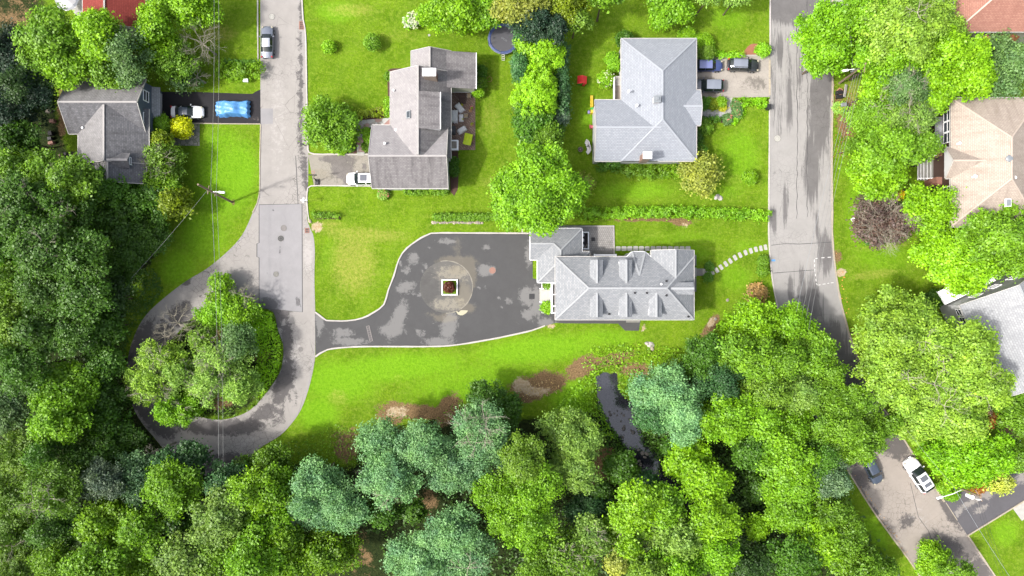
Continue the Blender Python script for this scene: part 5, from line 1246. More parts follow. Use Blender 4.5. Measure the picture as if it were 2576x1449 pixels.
wire('overhead_cable', W(538, -60, 8), W(530, 470, 7.3), 'thin cable from the top edge to the left lawn pole, left strand', .5)
wire('overhead_cable', W(544, 478, 8.2), W(561, 1230, 8), 'cable from the left lawn pole over the island, right strand', .7, .02)
wire('overhead_cable', W(531, 471, 7.3), W(550, 1230, 7.4), 'cable from the left lawn pole over the island, left strand', .7, .028)
wire('overhead_cable', W(525, 474, 7.2), W(330, 700, 7), 'cable slanting from the left lawn pole into the dark woods', .4, .018)
for i, (a_, b_) in enumerate((((2148, 188), (2000, 800)), ((2154, 186), (2010, 830)), ((2160, 186), (2022, 830)), ((2168, 182), (2034, 830)))):
    wire('overhead_cable', W(*a_, 9.0), W(*b_, 8.6), ['leftmost', 'second from left', 'third from left', 'rightmost'][i]+' of four cables running down over the right road', .6, .018, 'wire' if i else 'metal')
wire('overhead_cable', W(2139, -40, 9.5), W(2145, 165, 9.2), 'cable from the top edge to the right road pole', .3, .02)
wire('overhead_cable', W(2398, 1224, 8.0), W(2560, 1480, 8.0), 'pale cable crossing the lower right lawn corner', .4, .026, 'metal')
for i in range(3): wire('overhead_cable', W(2452+i*6, 1250, 9.0), W(2530+i*9, 1480, 9), ['left', 'middle', 'right'][i]+' thin cable of three over the corner driveway', .4, .014, 'black')
wire('overhead_cable', W(2280, 1080, 8.5), W(2398, 1222, 8.4), 'cable along the lower right verge up to the pole', .3, .018)

# ================================================================ STREET AND GARDEN OBJECTS
def at(f, x, y, z=0): return W(*f(x, y), z)
def thing(name, f, x, y, label, cat, group=None, rz=0, z=0):
    p = at(f, x, y, 0); p.z = z; r_ = empty(name, p, rz); tag(r_, label, cat, group); return r_
def grate(f, x, y, wx, wy, label, rz=0, mat='rust', name='drain_grate'):
    g_ = thing(name, f, x, y, label, 'drain', rz=rz, z=.024)
    b = MB(); b.box((0, -wy/2, .02), (wx, .08, .04)); b.box((0, wy/2, .02), (wx, .08, .04)); b.box((-wx/2, 0, .021), (.08, wy, .042)); b.box((wx/2, 0, .021), (.08, wy, .042)); b.build('frame', M[mat], g_)
    k = max(3, int(wx/.16)); b = MB()
    for i in range(k): b.box((-wx/2+(i+.5)*wx/k, 0, .012), (.05, wy, .02))
    k2 = max(2, int(wy/.3))
    for i in range(1, k2): b.box((0, -wy/2+i*wy/k2, .014), (wx, .05, .02))
    b.build('bars', M[mat], g_); MB().box((0, 0, .003), (wx, wy, .004)).build('sump', M['black'], g_); return g_
grate(T12, 344, 192, .65, 1.2, 'rusty drain grate at the kerb near the top of the left road')
grate(T22, 386, 291, .6, .7, 'small rusty grate by the tan dirt patch at the left road'); grate(T22, 857, 1068, .45, 2.35, 'long narrow trench drain across the large driveway', R(13), 'iron')
grate(T23, 150, 788, .75, .75, 'square black drain with white rim before the house porch', 0, 'black'); grate(T23, 612, 357, .5, .5, 'small dark square drain in the gray paver patio', 0, 'black')
def manhole(f, x, y, r_, label, mat='iron'):
    o = thing('manhole_cover', f, x, y, label, 'manhole cover', z=.03); MB().cyl((0, 0, 0), (0, 0, .012), r_, r_, 28).build('lid', M[mat], o); MB().torus((0, 0, .012), r_, .03, 28, 5).torus((0, 0, .012), r_*.55, .015, 20, 4).build('rim', M['concrete_dk'], o)
manhole(T22, 210, 272, .45, 'pale manhole cover in the resurfaced patch, upper of two'); manhole(T22, 188, 351, .45, 'dark manhole cover in the resurfaced patch, lower of two', 'black')
manhole(T22, 152, 620, .4, 'faint manhole cover in the lower half of the resurfaced patch', 'concrete_dk'); manhole(T12, 120, 126, .45, 'faint manhole cover beside the silver gray sedan', 'concrete')
manhole(T22, 1784, 592, .5, 'rusty round cover in the large driveway right of the circle', 'rust'); manhole(T22, 338, 1187, .35, 'worn iron cover in the road below the driveway mouth'); manhole(T24, 388, 958, .45, 'manhole cover in the dark bend of the right road'); manhole(T14, 70, 1045, .5, 'faint manhole cover left in the right road', 'concrete')
# square planter in the turning circle
pz = thing('square_planter', T22, 1463, 719, 'square white edged planter in the driveway circle', 'planter', z=.03)
mb = MB()
for sx, sy, wx, wy in ((0, -1.13, 2.42, .16), (0, 1.13, 2.42, .16), (-1.13, 0, .16, 2.1), (1.13, 0, .16, 2.1)): mb.box((sx, sy, .14), (wx, wy, .28))
mb.build('rim', M['white'], pz); g = MB().box((0, 0, .1), (2.1, 2.1, .12)).build('turf', M['grass'], pz)
# basketball hoop
bb = thing('basketball_hoop', T12, 462, 1370, 'black portable basketball hoop at the mouth of the gray driveway', 'basketball hoop')
MB().box((0, -.1, .15), (.7, 1.0, .3), 0, .75).build('base', M['black'], bb); t_ = at(T12, 440, 1322, 2.9)-bb.location
MB().cyl((0, 0, .3), (0, .2, 1.9), .06, .05, 8).cyl((0, .2, 1.9), t_+Vector((0, -.1, 0)), .05, .04, 8).cyl((.15, 0, .3), (.12, .2, 1.9), .03, .03, 6).build('post', M['black'], bb)
MB().box(t_+Vector((-.2, .0, .2)), (1.15, .06, .8)).build('backboard', M['black'], bb); MB().torus(t_+Vector((-.25, .42, -.1)), .24, .02).build('rim', M['pink_plastic'], bb)
mx = thing('mailbox', T12, 372, 1100, 'dark mailbox on a post at the left road kerb by the round tree', 'mailbox'); MB().box((0, 0, .5), (.1, .1, 1.0)).build('post', M['wood_dk'], mx); MB().box((-.15, 0, 1.1), (.6, .3, .28)).build('box', M['black'], mx, bevel=.04)
sg = thing('street_sign', T22, 392, 78, 'white street sign at the kerb above the rose bed', 'sign'); MB().cyl((0, 0, 0), (0, 0, 2.2), .04, .04, 8).build('post', M['metal'], sg); MB().box((.1, 0, 2.3), (1.0, .14, .3)).box((.1, 0, 2.5), (.14, .8, .2)).build('plate', M['white'], sg)
mk = thing('mailbox', T11, 1873, 622, 'small white box on the grass beside the left road', 'mailbox'); MB().box((0, 0, .45), (.08, .08, .9)).build('post', M['wood_gray'], mk); MB().box((0, 0, 1.0), (.75, .45, .35)).build('box', M['white'], mk, bevel=.04)
wb_ = thing('white_board', T24, 640, 216, 'tilted white box on the lawn left of the purple tree', 'sign', rz=R(-55)); MB().box((0, 0, .3), (.85, .42, .5)).build('box', M['white'], wb_, bevel=.03)
wv_ = thing('rubbish_bin', T21, 948, 1265, 'small round gray bin on the left edge of the loop road', 'bin'); MB().cyl((0, 0, 0), (0, 0, .8), .25, .3, 14).build('bin_body', M['black'], wv_); MB().cyl((0, 0, .8), (0, 0, .86), .32, .3, 14).build('lid', M['iron'], wv_)
bn = thing('rubbish_bin', T13, 1924, 818, 'black bin at the kerb end of the acid green hedge', 'bin'); MB().box((0, 0, .5), (.5, .7, 1.0)).build('bin_body', M['black'], bn, bevel=.05); MB().box((0, 0, 1.03), (.55, .75, .08)).build('lid', M['black'], bn)
bn = thing('rubbish_bin', T24, 735, 1395, 'black bin on the kerb under the big pale tree', 'bin', rz=.4); MB().box((0, 0, .5), (.5, .7, 1.0)).build('bin_body', M['black'], bn, bevel=.05); MB().box((0, 0, 1.03), (.55, .75, .08)).build('lid', M['black'], bn)
wt = thing('white_box', T14, 545, 805, 'pale gray mailbox among plants by the right road', 'mailbox', rz=.1); MB().box((0, 0, .5), (.1, .1, 1)).build('post', M['wood_gray'], wt); MB().box((0, 0, 1.1), (.85, .55, .4)).build('box', M['metal'], wt, bevel=.05)
# yard sign with planters on the right verge
ys = thing('yard_sign', T14, 557, 690, 'white framed notice board leaning on the right verge', 'sign', rz=R(-8)); MB().box((0, 0, .6), (.5, 1.9, .06)).build('board', M['offwhite'], ys).rotation_euler.y = .5; MB().cyl((.2, 0, 0), (.2, 0, .6), .04, .04).build('post', M['wood_gray'], ys)
ck = thing('storage_crate', T14, 530, 720, 'two dark crates under the notice board on the right verge', 'crate', rz=.05)
MB().box((0, .3, .3), (.95, .55, .6)).build('upper_crate', M['black'], ck, bevel=.03); MB().box((.05, -.3, .25), (1.0, .5, .5)).build('lower_crate', M['black'], ck, bevel=.03)
pt = thing('orange_tub', T14, 532, 697, 'round orange tub above the dark crates on the right verge', 'tub'); MB().cyl((0, 0, 0), (0, 0, .5), .38, .5, 20).build('tub', M['terracotta'], pt); MB().cyl((0, 0, .5), (0, 0, .52), .36, .36, 18).build('soil', M['soil'], pt)
# trampoline
tz = thing('trampoline', T(0, 0), 1266*3, 103*3, 'round black trampoline with blue padding and ladder beside the hedge trees', 'trampoline')
MB().cyl((0, 0, .84), (0, 0, .86), 1.95, 1.95, 40).build('mat', M['mat_black'], tz)
pad = MB()
for i in range(40):
    a0, a1 = 2*math.pi*i/40, 2*math.pi*(i+1)/40
    for rr0, rr1, z0_, z1_ in ((1.9, 2.05, .87, .93), (2.05, 2.3, .93, .88)): pad.poly([(rr0*math.cos(a0), rr0*math.sin(a0), z0_), (rr1*math.cos(a0), rr1*math.sin(a0), z1_), (rr1*math.cos(a1), rr1*math.sin(a1), z1_), (rr0*math.cos(a1), rr0*math.sin(a1), z0_)])
pad.build('pad', M['blue_pad'], tz); MB().torus((0, 0, .84), 2.3, .04, 40, 6).build('frame', M['metal'], tz)
for i in range(6):
    a_ = i*math.pi/3+.35; MB().cyl((2.34*math.cos(a_), 2.34*math.sin(a_), 0), (2.34*math.cos(a_), 2.34*math.sin(a_), 2.5), .035, .035, 8).build('net_post', M['blue_pad'] if i % 2 else M['metal'], tz)
ld = MB(); [ld.bar((x_, -2.25, .85), (x_, -3.0, 0), .05) for x_ in (-.2, .2)]; [ld.bar((-.22, -2.35-i*.2, .72-i*.22), (.22, -2.35-i*.2, .72-i*.22), .08, .04) for i in range(4)]; ld.build('ladder', M['offwhite'], tz)
fc = bpy.data.curves.new('lettering', 'FONT'); fc.body = 'CROO'; fc.size = .34; fc.extrude = .004; fc.materials.append(M['metal']); fo_ = bpy.data.objects.new('lettering_source', fc); col.objects.link(fo_); me_ = bpy.data.meshes.new_from_object(fo_.evaluated_get(bpy.context.evaluated_depsgraph_get())); bpy.data.objects.remove(fo_); fo = bpy.data.objects.new('lettering', me_); fo.location = (-.35, .12, .875); fo.rotation_euler.z = R(-32); link(fo, tz)
hh = thing('hula_hoop', T12, 1762, 598, 'pink hula hoop lying on the lawn below the trampoline', 'hula hoop'); MB().torus((0, 0, .04), .38, .022, 30, 6).build('hoop', M['pink_plastic'], hh)
tl_ = thing('paving_tile', T12, 1307, 266, 'small pale square tile lying on the upper lawn', 'tile'); MB().box((0, 0, .03), (.32, .32, .06), .2).build('slab', M['concrete'], tl_)
# patio furniture
def covered(f, x, y, wx, wy, rz, h, label, name='covered_furniture', seed=1, mat='fabric_lt'):
    o = thing(name, f, x, y, label, 'garden furniture', 'covered furniture on the brown paver patio', rz); rg = random.Random(seed); n = 9; v = []; fs = []
    for j in range(n+1):
        for i in range(n+1):
            u, w_ = i/n*2-1, j/n*2-1; e = max(abs(u), abs(w_)); k = 1+.05*math.sin(7*u+seed)*abs(w_)+.06*math.cos(6*w_+seed)*abs(u)
            v.append((u*wx/2*k, w_*wy/2*k, h*(1-max(0, (e-.75)/.25)**1.5*.93)+.03*math.sin(5*u+4*w_+seed)))
    for j in range(n):
        for i in range(n): a_ = j*(n+1)+i; fs.append((a_, a_+1, a_+n+2, a_+n+1))
    mesh_obj('cover', v, fs, M[mat], o, True); fr = MB()
    for sx in (-1, 1):
        for sy in (-1, 1): fr.box((sx*wx*.36, sy*wy*.36, h*.4), (.07, .07, h*.8))
    fr.build('legs', M['wood_dk'], o); return o
covered(T12, 1537, 817, 1.55, .95, R(-52), .7, 'covered rectangular table turned at an angle, topmost on the patio', seed=1)
covered(T12, 1500, 881, 1.0, 2.05, 0, .8, 'large covered sofa against the house wall', seed=2); covered(T12, 1549, 893, .72, 1.2, .05, .6, 'small covered table beside the tan chair', seed=3)
covered(T12, 1555, 984, 1.5, .85, R(32), .7, 'covered bench with a small red patch, lowest on the patio', seed=4)
covered(T12, 1488, 985, .85, 1.3, 0, .9, 'black covered grill against the house wall', 'covered_grill', 5, 'mat_black')
def chair(f, x, y, rz, label):
    o = thing('patio_chair', f, x, y, label, 'chair', 'tan patio chairs', rz); MB().box((0, 0, .42), (.5, .5, .05)).build('seat', M['tan'], o); MB().bar((-.24, -.05, .7), (.24, -.05, .7), .03).box((0, .27, .65), (.5, .05, .5)).build('backrest', M['tan'], o)
    for sx in (-1, 1):
        MB().box((sx*.27, 0, .62), (.05, .55, .04)).build('armrest', M['offwhite'], o)
        for sy in (-1, 1): MB().box((sx*.25, sy*.24, .3), (.04, .04, .6)).build('leg', M['offwhite'], o)
chair(T12, 1608, 730, 0, 'tan patio chair near the brown stairs'); chair(T12, 1585, 879, R(-88), 'tan patio chair beside the small covered table')
def pot(f, x, y, r_, label, plant='mid', mat='terracotta', g='patio flower pots'):
    o = thing('flower_pot', f, x, y, label, 'flower pot', g); MB().cyl((0, 0, 0), (0, 0, .35), r_*.7, r_, 16).build('pot', M[mat], o); MB().torus((0, 0, .35), r_, .035, 18, 5).build('rim', M[mat], o)
    rg = np.random.default_rng(int(x)); ce, nr, kk = lobe_leaves([(0, 0, .4, r_*.7, r_*.7, .25)], rg, .12, 20, 8, .06); l_ = link(bpy.data.objects.new('plant', leaf_mesh('plant', ce, nr, .12, kk, rg)), o); l_.color = lcol(plant)
pot(T12, 1630, 816, .26, 'pink rimmed flower pot with bright plant, upper right of the patio', 'bright', 'pink_plastic'); pot(T12, 1620, 840, .22, 'round terracotta pot just below the pink rimmed pot', 'tan'); pot(T12, 1632, 942, .24, 'brown flower pot halfway down the right patio edge', 'yolive')
pot(T12, 1632, 1064, .24, 'flower pot at the corner of the lime green canopy', 'olive'); pot(T12, 1556, 796, .16, 'small pot of cream flowers beside the topmost covered table', 'greenyel'); pot(T12, 1560, 906, .16, 'small pot of cream flowers on the small covered table corner', 'greenyel')
pot(T12, 1632, 684, .2, 'red flowers at the right end of the white deck', (210, 60, 70), 'white')
cn = thing('lime_canopy', T12, 1600, 1061, 'lime green rectangular fabric canopy at the lower right of the patio', 'canopy', rz=R(-9)); z_ = 1.1; mb = MB(); cs = [(-.6, -.85), (.62, -.92), (.72, .78), (-.52, .9)]
for i in range(4): j = (i+1) % 4; mb.poly([(*cs[i], z_), (*cs[j], z_), (0, 0, z_+.28)])
mb.build('canopy_fabric', M['canopy_green'], cn); mb = MB()
for c_ in cs: mb.cyl((c_[0]*.95, c_[1]*.95, 0), (c_[0]*.97, c_[1]*.97, z_), .02, .02, 6)
mb.build('frame', M['black'], cn)
# neighbour's garden toys
ph_ = thing('playhouse', T13, 523, 620, 'red roofed plastic playhouse on the lawn', 'playhouse', rz=R(-3))
MB().box((0, 0, .55), (1.15, .95, 1.1)).build('wall', M['green_plastic'], ph_); mb = MB(); mb.poly([(-.72, -.6, 1.05), (0, -.6, 1.5), (0, .6, 1.5), (-.72, .6, 1.05)]); mb.poly([(.72, -.6, 1.05), (.72, .6, 1.05), (0, .6, 1.5), (0, -.6, 1.5)])
o = mb.build('roof', M['red_plastic'], ph_); m_ = o.modifiers.new('thick', 'SOLIDIFY'); m_.thickness = .06; MB().box((.3, -.6, .5), (.4, .12, .7)).build('door', M['red_plastic'], ph_)
sl_ = thing('toy_slide', T13, 599, 800, 'long yellow plastic slide with green and lilac end by the west wall', 'toy'); MB().box((0, .55, .3), (.44, 1.9, .12)).bar((0, 1.4, .2), (0, -.3, .7), .44, .1).build('chute', M['yellow_plastic'], sl_); MB().box((0, -.6, .7), (.44, .4, .12)).build('step', M['green_plastic'], sl_)
MB().box((0, -1.05, .5), (.44, .55, .9), 0, .8).build('ladder', M['yellow_plastic'], sl_); MB().dome((-.38, -1.0, .3), .26, .3, .3).dome((.38, -1.0, .3), .26, .3, .3).build('foot', M['purple_plastic'], sl_)
rt = thing('plastic_toy_car', T13, 603, 961, 'small pink plastic ride-on toy at the foot of the white wall', 'toy'); MB().box((-.1, 0, .25), (.55, .5, .4), 0, .8).box((-.35, 0, .45), (.1, .6, .3)).build('seat', M['pink_plastic'], rt)
def bench(x, y, rz, label, a0=-.9, a1=.9, r_=.75):
    o = thing('curved_bench', T13, x, y, label, 'garden seat', 'pale curved garden benches by the fire pit', rz); mb = MB()
    for i in range(10):
        t0, t1 = a0+(a1-a0)*i/10, a0+(a1-a0)*(i+1)/10; ri, ro = r_-.3, r_+.22
        mb.poly([(ri*math.cos(t0)-r_, ri*math.sin(t0), .45), (ro*math.cos(t0)-r_, ro*math.sin(t0), .45), (ro*math.cos(t1)-r_, ro*math.sin(t1), .45), (ri*math.cos(t1)-r_, ri*math.sin(t1), .45)])
    q_ = mb.build('seat', M['fabric_lt'], o); m_ = q_.modifiers.new('thick', 'SOLIDIFY'); m_.thickness = .1
    b_ = MB(); pp = [((r_+.22)*math.cos(a0+(a1-a0)*i/10)-r_, (r_+.22)*math.sin(a0+(a1-a0)*i/10), .7) for i in range(11)]
    for i in range(10): b_.bar(pp[i], pp[i+1], .07, .5)
    b_.build('backrest', M['fabric_lt'], o); l_ = MB()
    for i in (1, 9): l_.box((pp[i][0]*.8, pp[i][1]*.8, .2), (.06, .06, .4))
    l_.build('legs', M['wood_gray'], o)
bench(568, 1088, R(20), 'pale curved garden bench with armrests, the upper by the fire pit', r_=.55); bench(580, 1133, R(-5), 'pale curved garden bench without arms, the lower by the fire pit')
fp = thing('fire_pit', T13, 515, 1132, 'round iron fire pit with charred logs on the lawn', 'fire pit'); MB().cyl((0, 0, .1), (0, 0, .4), .26, .37, 20).build('bowl', M['wood_dk'], fp); MB().torus((0, 0, .4), .36, .03).build('rim', M['iron'], fp); MB().bar((-.25, -.1, .42), (.25, .12, .42), .07).bar((-.1, .25, .44), (.12, -.25, .44), .07).build('logs', M['wood_gray'], fp)
# stone and rocks
def rock(x, y, r_, label, mat='stone', z=0, group=None, name='boulder', flat=.55, cat='boulder', seed=None):
    NTREE[0] += 1; rg = random.Random(seed or NTREE[0]); o_ = W(x, y, z); mb = MB(); mb.dome((0, 0, 0), r_, r_*rg.uniform(.65, 1), r_*flat, 7, 3, .16, rg, True)
    o = mb.build(name, M[mat]); o.location = (o_.x, o_.y, z+.05*r_); o.rotation_euler.z = rg.uniform(0, 3); tag(o, label, cat, group); return o
rock(1803, 496, .55, 'white boulder on the lawn above the long hedge', 'kerb'); rock(1812, 498, .4, 'low white stone touching the white boulder, its right neighbour', 'kerb')
rock(780, 557, .35, 'tan stone at the kerb above the tan dirt patch', 'kerb_tan'); rock(1800, 803, .3, 'pale stone on the grass right of the long house'); rock(1830, 755, .28, 'small pale stone on the lawn below the stepping stone path')
rock(1636, 868, .6, 'flat pale slab at the top of the stream bank', 'kerb', flat=.25); rock(1628, 864, .4, 'pale stone just left of the flat slab on the stream bank', 'kerb'); rock(1640, 876, .45, 'tan stone just below the flat slab on the stream bank', 'kerb_tan')
rg = random.Random(8)
for i, (x, y, r_) in enumerate([(1533, 1036, .35), (1536, 1043, .45), (1545, 1040, .3), (1552, 1045, .28), (1553, 1034, .25), (1563, 1040, .3), (1569, 1045, .35), (1578, 1030, .3), (1562, 1060, .28), (1530, 1052, .4), (1583, 1055, .35), (1570, 1073, .4), (1588, 1083, .4), (1569, 1079, .5), (1593, 1088, .55),
                               (1567, 1100, .35), (1596, 1145, .5), (1616, 1140, .55), (1627, 1142, .55), (1607, 1160, .5), (1612, 1168, .45), (1600, 1166, .4), (1622, 1150, .5), (1635, 1128, .35), (1606, 1132, .35), (1512, 979, .3), (1585, 1012, .35), (1590, 1040, .4)]):
    lab = 'dark wet rock among others in the sunlit upper stream' if y < 1062 else ('tan rock among others in the shaded lower stream' if y > 1120 else 'brown rock among others in the middle of the stream')
    rock(x, y, r_*.62, lab, 'stone_dk' if y < 1120 else 'stone', -.5, ['rocks in the upper stream', 'rocks in the lower stream', 'rocks in the middle stream'][0 if y < 1062 else (1 if y > 1120 else 2)], 'stream_rock', .7, 'rock')
for i in range(22): x = T22(1337+i*17.6, 0)[0]; rock(x, T22(0, 231)[1]+rg.uniform(-1, 1), rg.uniform(.18, .32), 'pale edging stone in the row below the clipped shrubs', 'stone' if i % 3 else 'kerb_tan', 0, 'edging stones below the clipped shrubs', 'edging_stone', .5, 'stone')
for i, (x, y) in enumerate([(36, 860), (28, 880), (38, 895), (24, 905), (18, 1020), (24, 1040), (32, 1055), (22, 1062)]): a_ = T13(x+20, y); rock(a_[0]+8, a_[1], .35, 'pale stone at the left foot of the clipped hedge trees', 'kerb', 0, 'stones at the hedge tree foot', 'edging_stone', .5, 'stone')
# stepping stones
def stone(x, y, rz, w_, d_, label, group):
    rg_ = random.Random(int(x*3)); p = W(x, y, 0); mb = MB(); n = 8; pts = []
    for sx, sy in ((1, .72), (.72, 1), (-.72, 1), (-1, .72), (-1, -.72), (-.72, -1), (.72, -1), (1, -.72)): pts.append((w_/2*sx*rg_.uniform(.9, 1.04), d_/2*sy*rg_.uniform(.9, 1.04)))
    mb.poly([(a_, b_, .07) for a_, b_ in pts])
    for i in range(n): j = (i+1) % n; mb.poly([(*pts[i], -.02), (*pts[j], -.02), (*pts[j], .07), (*pts[i], .07)])
    o = mb.build('stepping_stone', M['concrete']); o.location = (p.x, p.y, 0); o.rotation_euler.z = rz; tag(o, label, 'stepping stone', group)
ordn = ['first', 'second', 'third', 'fourth', 'fifth', 'sixth', 'seventh', 'eighth', 'ninth', 'tenth', 'eleventh', 'twelfth', 'thirteenth', 'fourteenth']
for i in range(13): x, y = T23(801+43.8*i, 427); stone(x, y, 0, .78, .72, ordn[i]+' square stepping stone from the patio in the straight row', 'straight row of stepping stones')
CV = [(1512, 605), (1545, 590), (1577, 567), (1613, 543), (1647, 520), (1683, 496), (1721, 476), (1762, 458), (1802, 445), (1840, 433), (1878, 425), (1913, 418)]
for i, (x, y) in enumerate(CV):
    a_ = CV[max(0, i-1)]; b_ = CV[min(11, i+1)]; stone(*T23(x, y), math.atan2(a_[1]-b_[1], b_[0]-a_[0]), .5, .86, ordn[i]+' stone from the house on the curved stepping path', 'curved row of stepping stones')
# backyard clutter beside the old gray house
for i, (x, y, wx, wy, mt, lb) in enumerate([(381, 803, .9, .55, 'black', 'black rectangular tray in the shaded yard, topmost of the clutter row'), (377, 845, .8, .4, 'wood_gray', 'light framed crate below the black tray in the shaded yard'), (408, 918, .75, .5, 'rust', 'reddish box in the shaded yard left of the old gray house'),
        (395, 1010, .6, .7, 'black', 'dark bin below the reddish box in the shaded yard'), (392, 1050, .6, .5, 'black', 'lower dark bin of the pair in the shaded yard'), (400, 1082, .8, .45, 'rust', 'brown crate with white rags in the shaded yard'), (467, 1175, .3, .3, 'tan', 'small tan box beside the boarded yard patio'), (467, 1205, .3, .3, 'terracotta', 'small orange pot beside the boarded yard patio'),
        (510, 1165, .35, .5, 'iron', 'gray canister on the boarded yard patio'), (508, 1200, .4, .6, 'black', 'dark canister on the boarded yard patio')]):
    o = thing('yard_box', T11, x, y, lb, 'box', 'yard clutter by the old gray house', .05*i); MB().box((0, 0, .3), (wx, wy, .6), 0, .9).build('box_body', M[mt], o, bevel=.03); MB().box((0, 0, .62), (wx*.9, wy*.9, .06)).build('lid', M[mt], o)
ub = thing('parasol', T11, 575, 35, 'gray and white striped round parasol beside the terracotta roof', 'parasol'); mb = MB()
for i in range(8):
    a0, a1 = i*math.pi/4, (i+1)*math.pi/4; mb.poly([(1.9*math.cos(a0), 1.9*math.sin(a0), 2.2), (1.9*math.cos(a1), 1.9*math.sin(a1), 2.2), (0, 0, 2.75)])
mm, N, L, B = nodes('striped_canvas'); wv = N.new('ShaderNodeTexWave'); wv.wave_type = 'RINGS'; wv.rings_direction = 'SPHERICAL'; wv.inputs['Scale'].default_value = 1.3; tcn = N.new('ShaderNodeTexCoord'); L.new(tcn.outputs['Object'], wv.inputs['Vector']); L.new(ramp(N, L, wv.outputs['Fac'], .4, .6, alb((205, 205, 208)), alb((150, 155, 162))), B.inputs['Base Color'])
o = mb.build('canopy_fabric', mm, ub); MB().cyl((0, 0, 0), (0, 0, 2.7), .04, .04).build('pole', M['metal'], ub)
dk = sheet('patio', tp(T11, [(500, -20), (640, -20), (640, 70), (640, 160), (580, 130), (520, 40)]), .03, M['concrete'])
rt2 = thing('round_table', T14, 1467, 712, 'small round gray table north of the beige house', 'table'); MB().cyl((0, 0, .7), (0, 0, .74), .45, .45, 20).build('tabletop', M['metal'], rt2); MB().cyl((0, 0, 0), (0, 0, .7), .05, .05).build('leg', M['metal'], rt2)
fn = thing('low_fence', T11, 240, 262, 'short white fence panel at the left edge of the top left trees', 'fence'); MB().box((0, 0, .7), (.08, 1.4, 1.4)).build('panel', M['white'], fn)
# ================================================================ TREES AND PLANTS
def wood(items, group, kr=.95):
    for (px, py, rx, ry, h, c, sp, lab, *kw) in items:
        rx, ry = rx*kr, ry*kr
        tree(px, py, rx, ry, h, c, sp, lab, group=group, **(kw[0] if kw else {}))
# trees round the old gray house, top left
wood([
 (128, 118, 72, 78, 12, 'mid', 'broad', 'broad bright green tree left of the terracotta roof', dict(v=1.05)),
 (175, 178, 42, 36, 10, 'bright', 'broad', 'light green tree touching the northwest corner of the old gray house', dict(v=.9)),
 (258, 95, 44, 52, 12, 'bright', 'broad', 'bright tree standing in front of the terracotta roof', dict(v=.95)),
 (282, 178, 46, 36, 11, 'mid', 'broad', 'green tree overhanging the ridge side of the old gray house roof'),
 (393, 78, 40, 64, 12, 'bright', 'broad', 'tall bright tree right of the terracotta roof', dict(v=.95)),
 (425, 150, 56, 40, 8, 'mid', 'fine', 'bushy green tree below the leafless gray tree'),
 (480, 18, 58, 36, 9, 'bright', 'broad', 'bright green tree at the top edge above the leafless gray tree'),
 (75, 215, 52, 60, 9, 'shade', 'soft', 'dark bluish tree in the shade at the upper left yard edge'),
], 'trees round the old gray house')
tree(325, 138, 42, 58, 12, 'graygreen', 'airy', 'gray green needle tree between two bright trees above the old gray house', 'conifer_tree', shape='dome', v=.95)
dead_tree(486, 92, 66, 10, 'leafless gray tree over the lawn near the top left', lv=5, n0=7)
dead_tree(482, 185, 30, 6, 'small leafless gray shrub below the leafless gray tree', n0=5)
tree(455, 196, 38, 28, 4, 'graygreen', 'airy', 'gray green bush under the small leafless shrub', 'bush', 'bush')
hedge([(560, 172), (600, 178), (640, 174)], 46, 2.2, 'bright', 'loose bright green hedge between lawn and black driveway', v=.85)
hedge([(562, 156), (642, 158)], 12, 1.3, 'deep', 'narrow dark hedge line just above the loose bright green hedge')
tree(451, 318, 28, 28, 2.6, 'yellow', 'shrub', 'brilliant yellow bush beside the white sedan', 'bush', 'bush', shape='dome', v=1.05)
tree(402, 313, 22, 26, 3.2, 'bright', 'shrub', 'green bush between the blue gable and the yellow bush', 'bush', 'bush', v=.85)
wood([
 (402, 352, 30, 26, 5, 'yolive', 'fine', 'small yellow green tree at the gray house corner below the yellow bush', dict(v=.7)),
 (405, 405, 44, 48, 5.5, 'olive', 'airy', 'olive green tree hiding the front of the old gray house', dict(dead=3, v=.85)),
 (385, 460, 44, 34, 5.5, 'bright', 'broad', 'green tree at the lower corner of the old gray house', dict(v=.75)),
 (437, 508, 40, 34, 5, 'yolive', 'broad', 'yellow olive tree on the left lawn edge at the woods corner', dict(v=.68)),
], 'trees along the front of the old gray house')
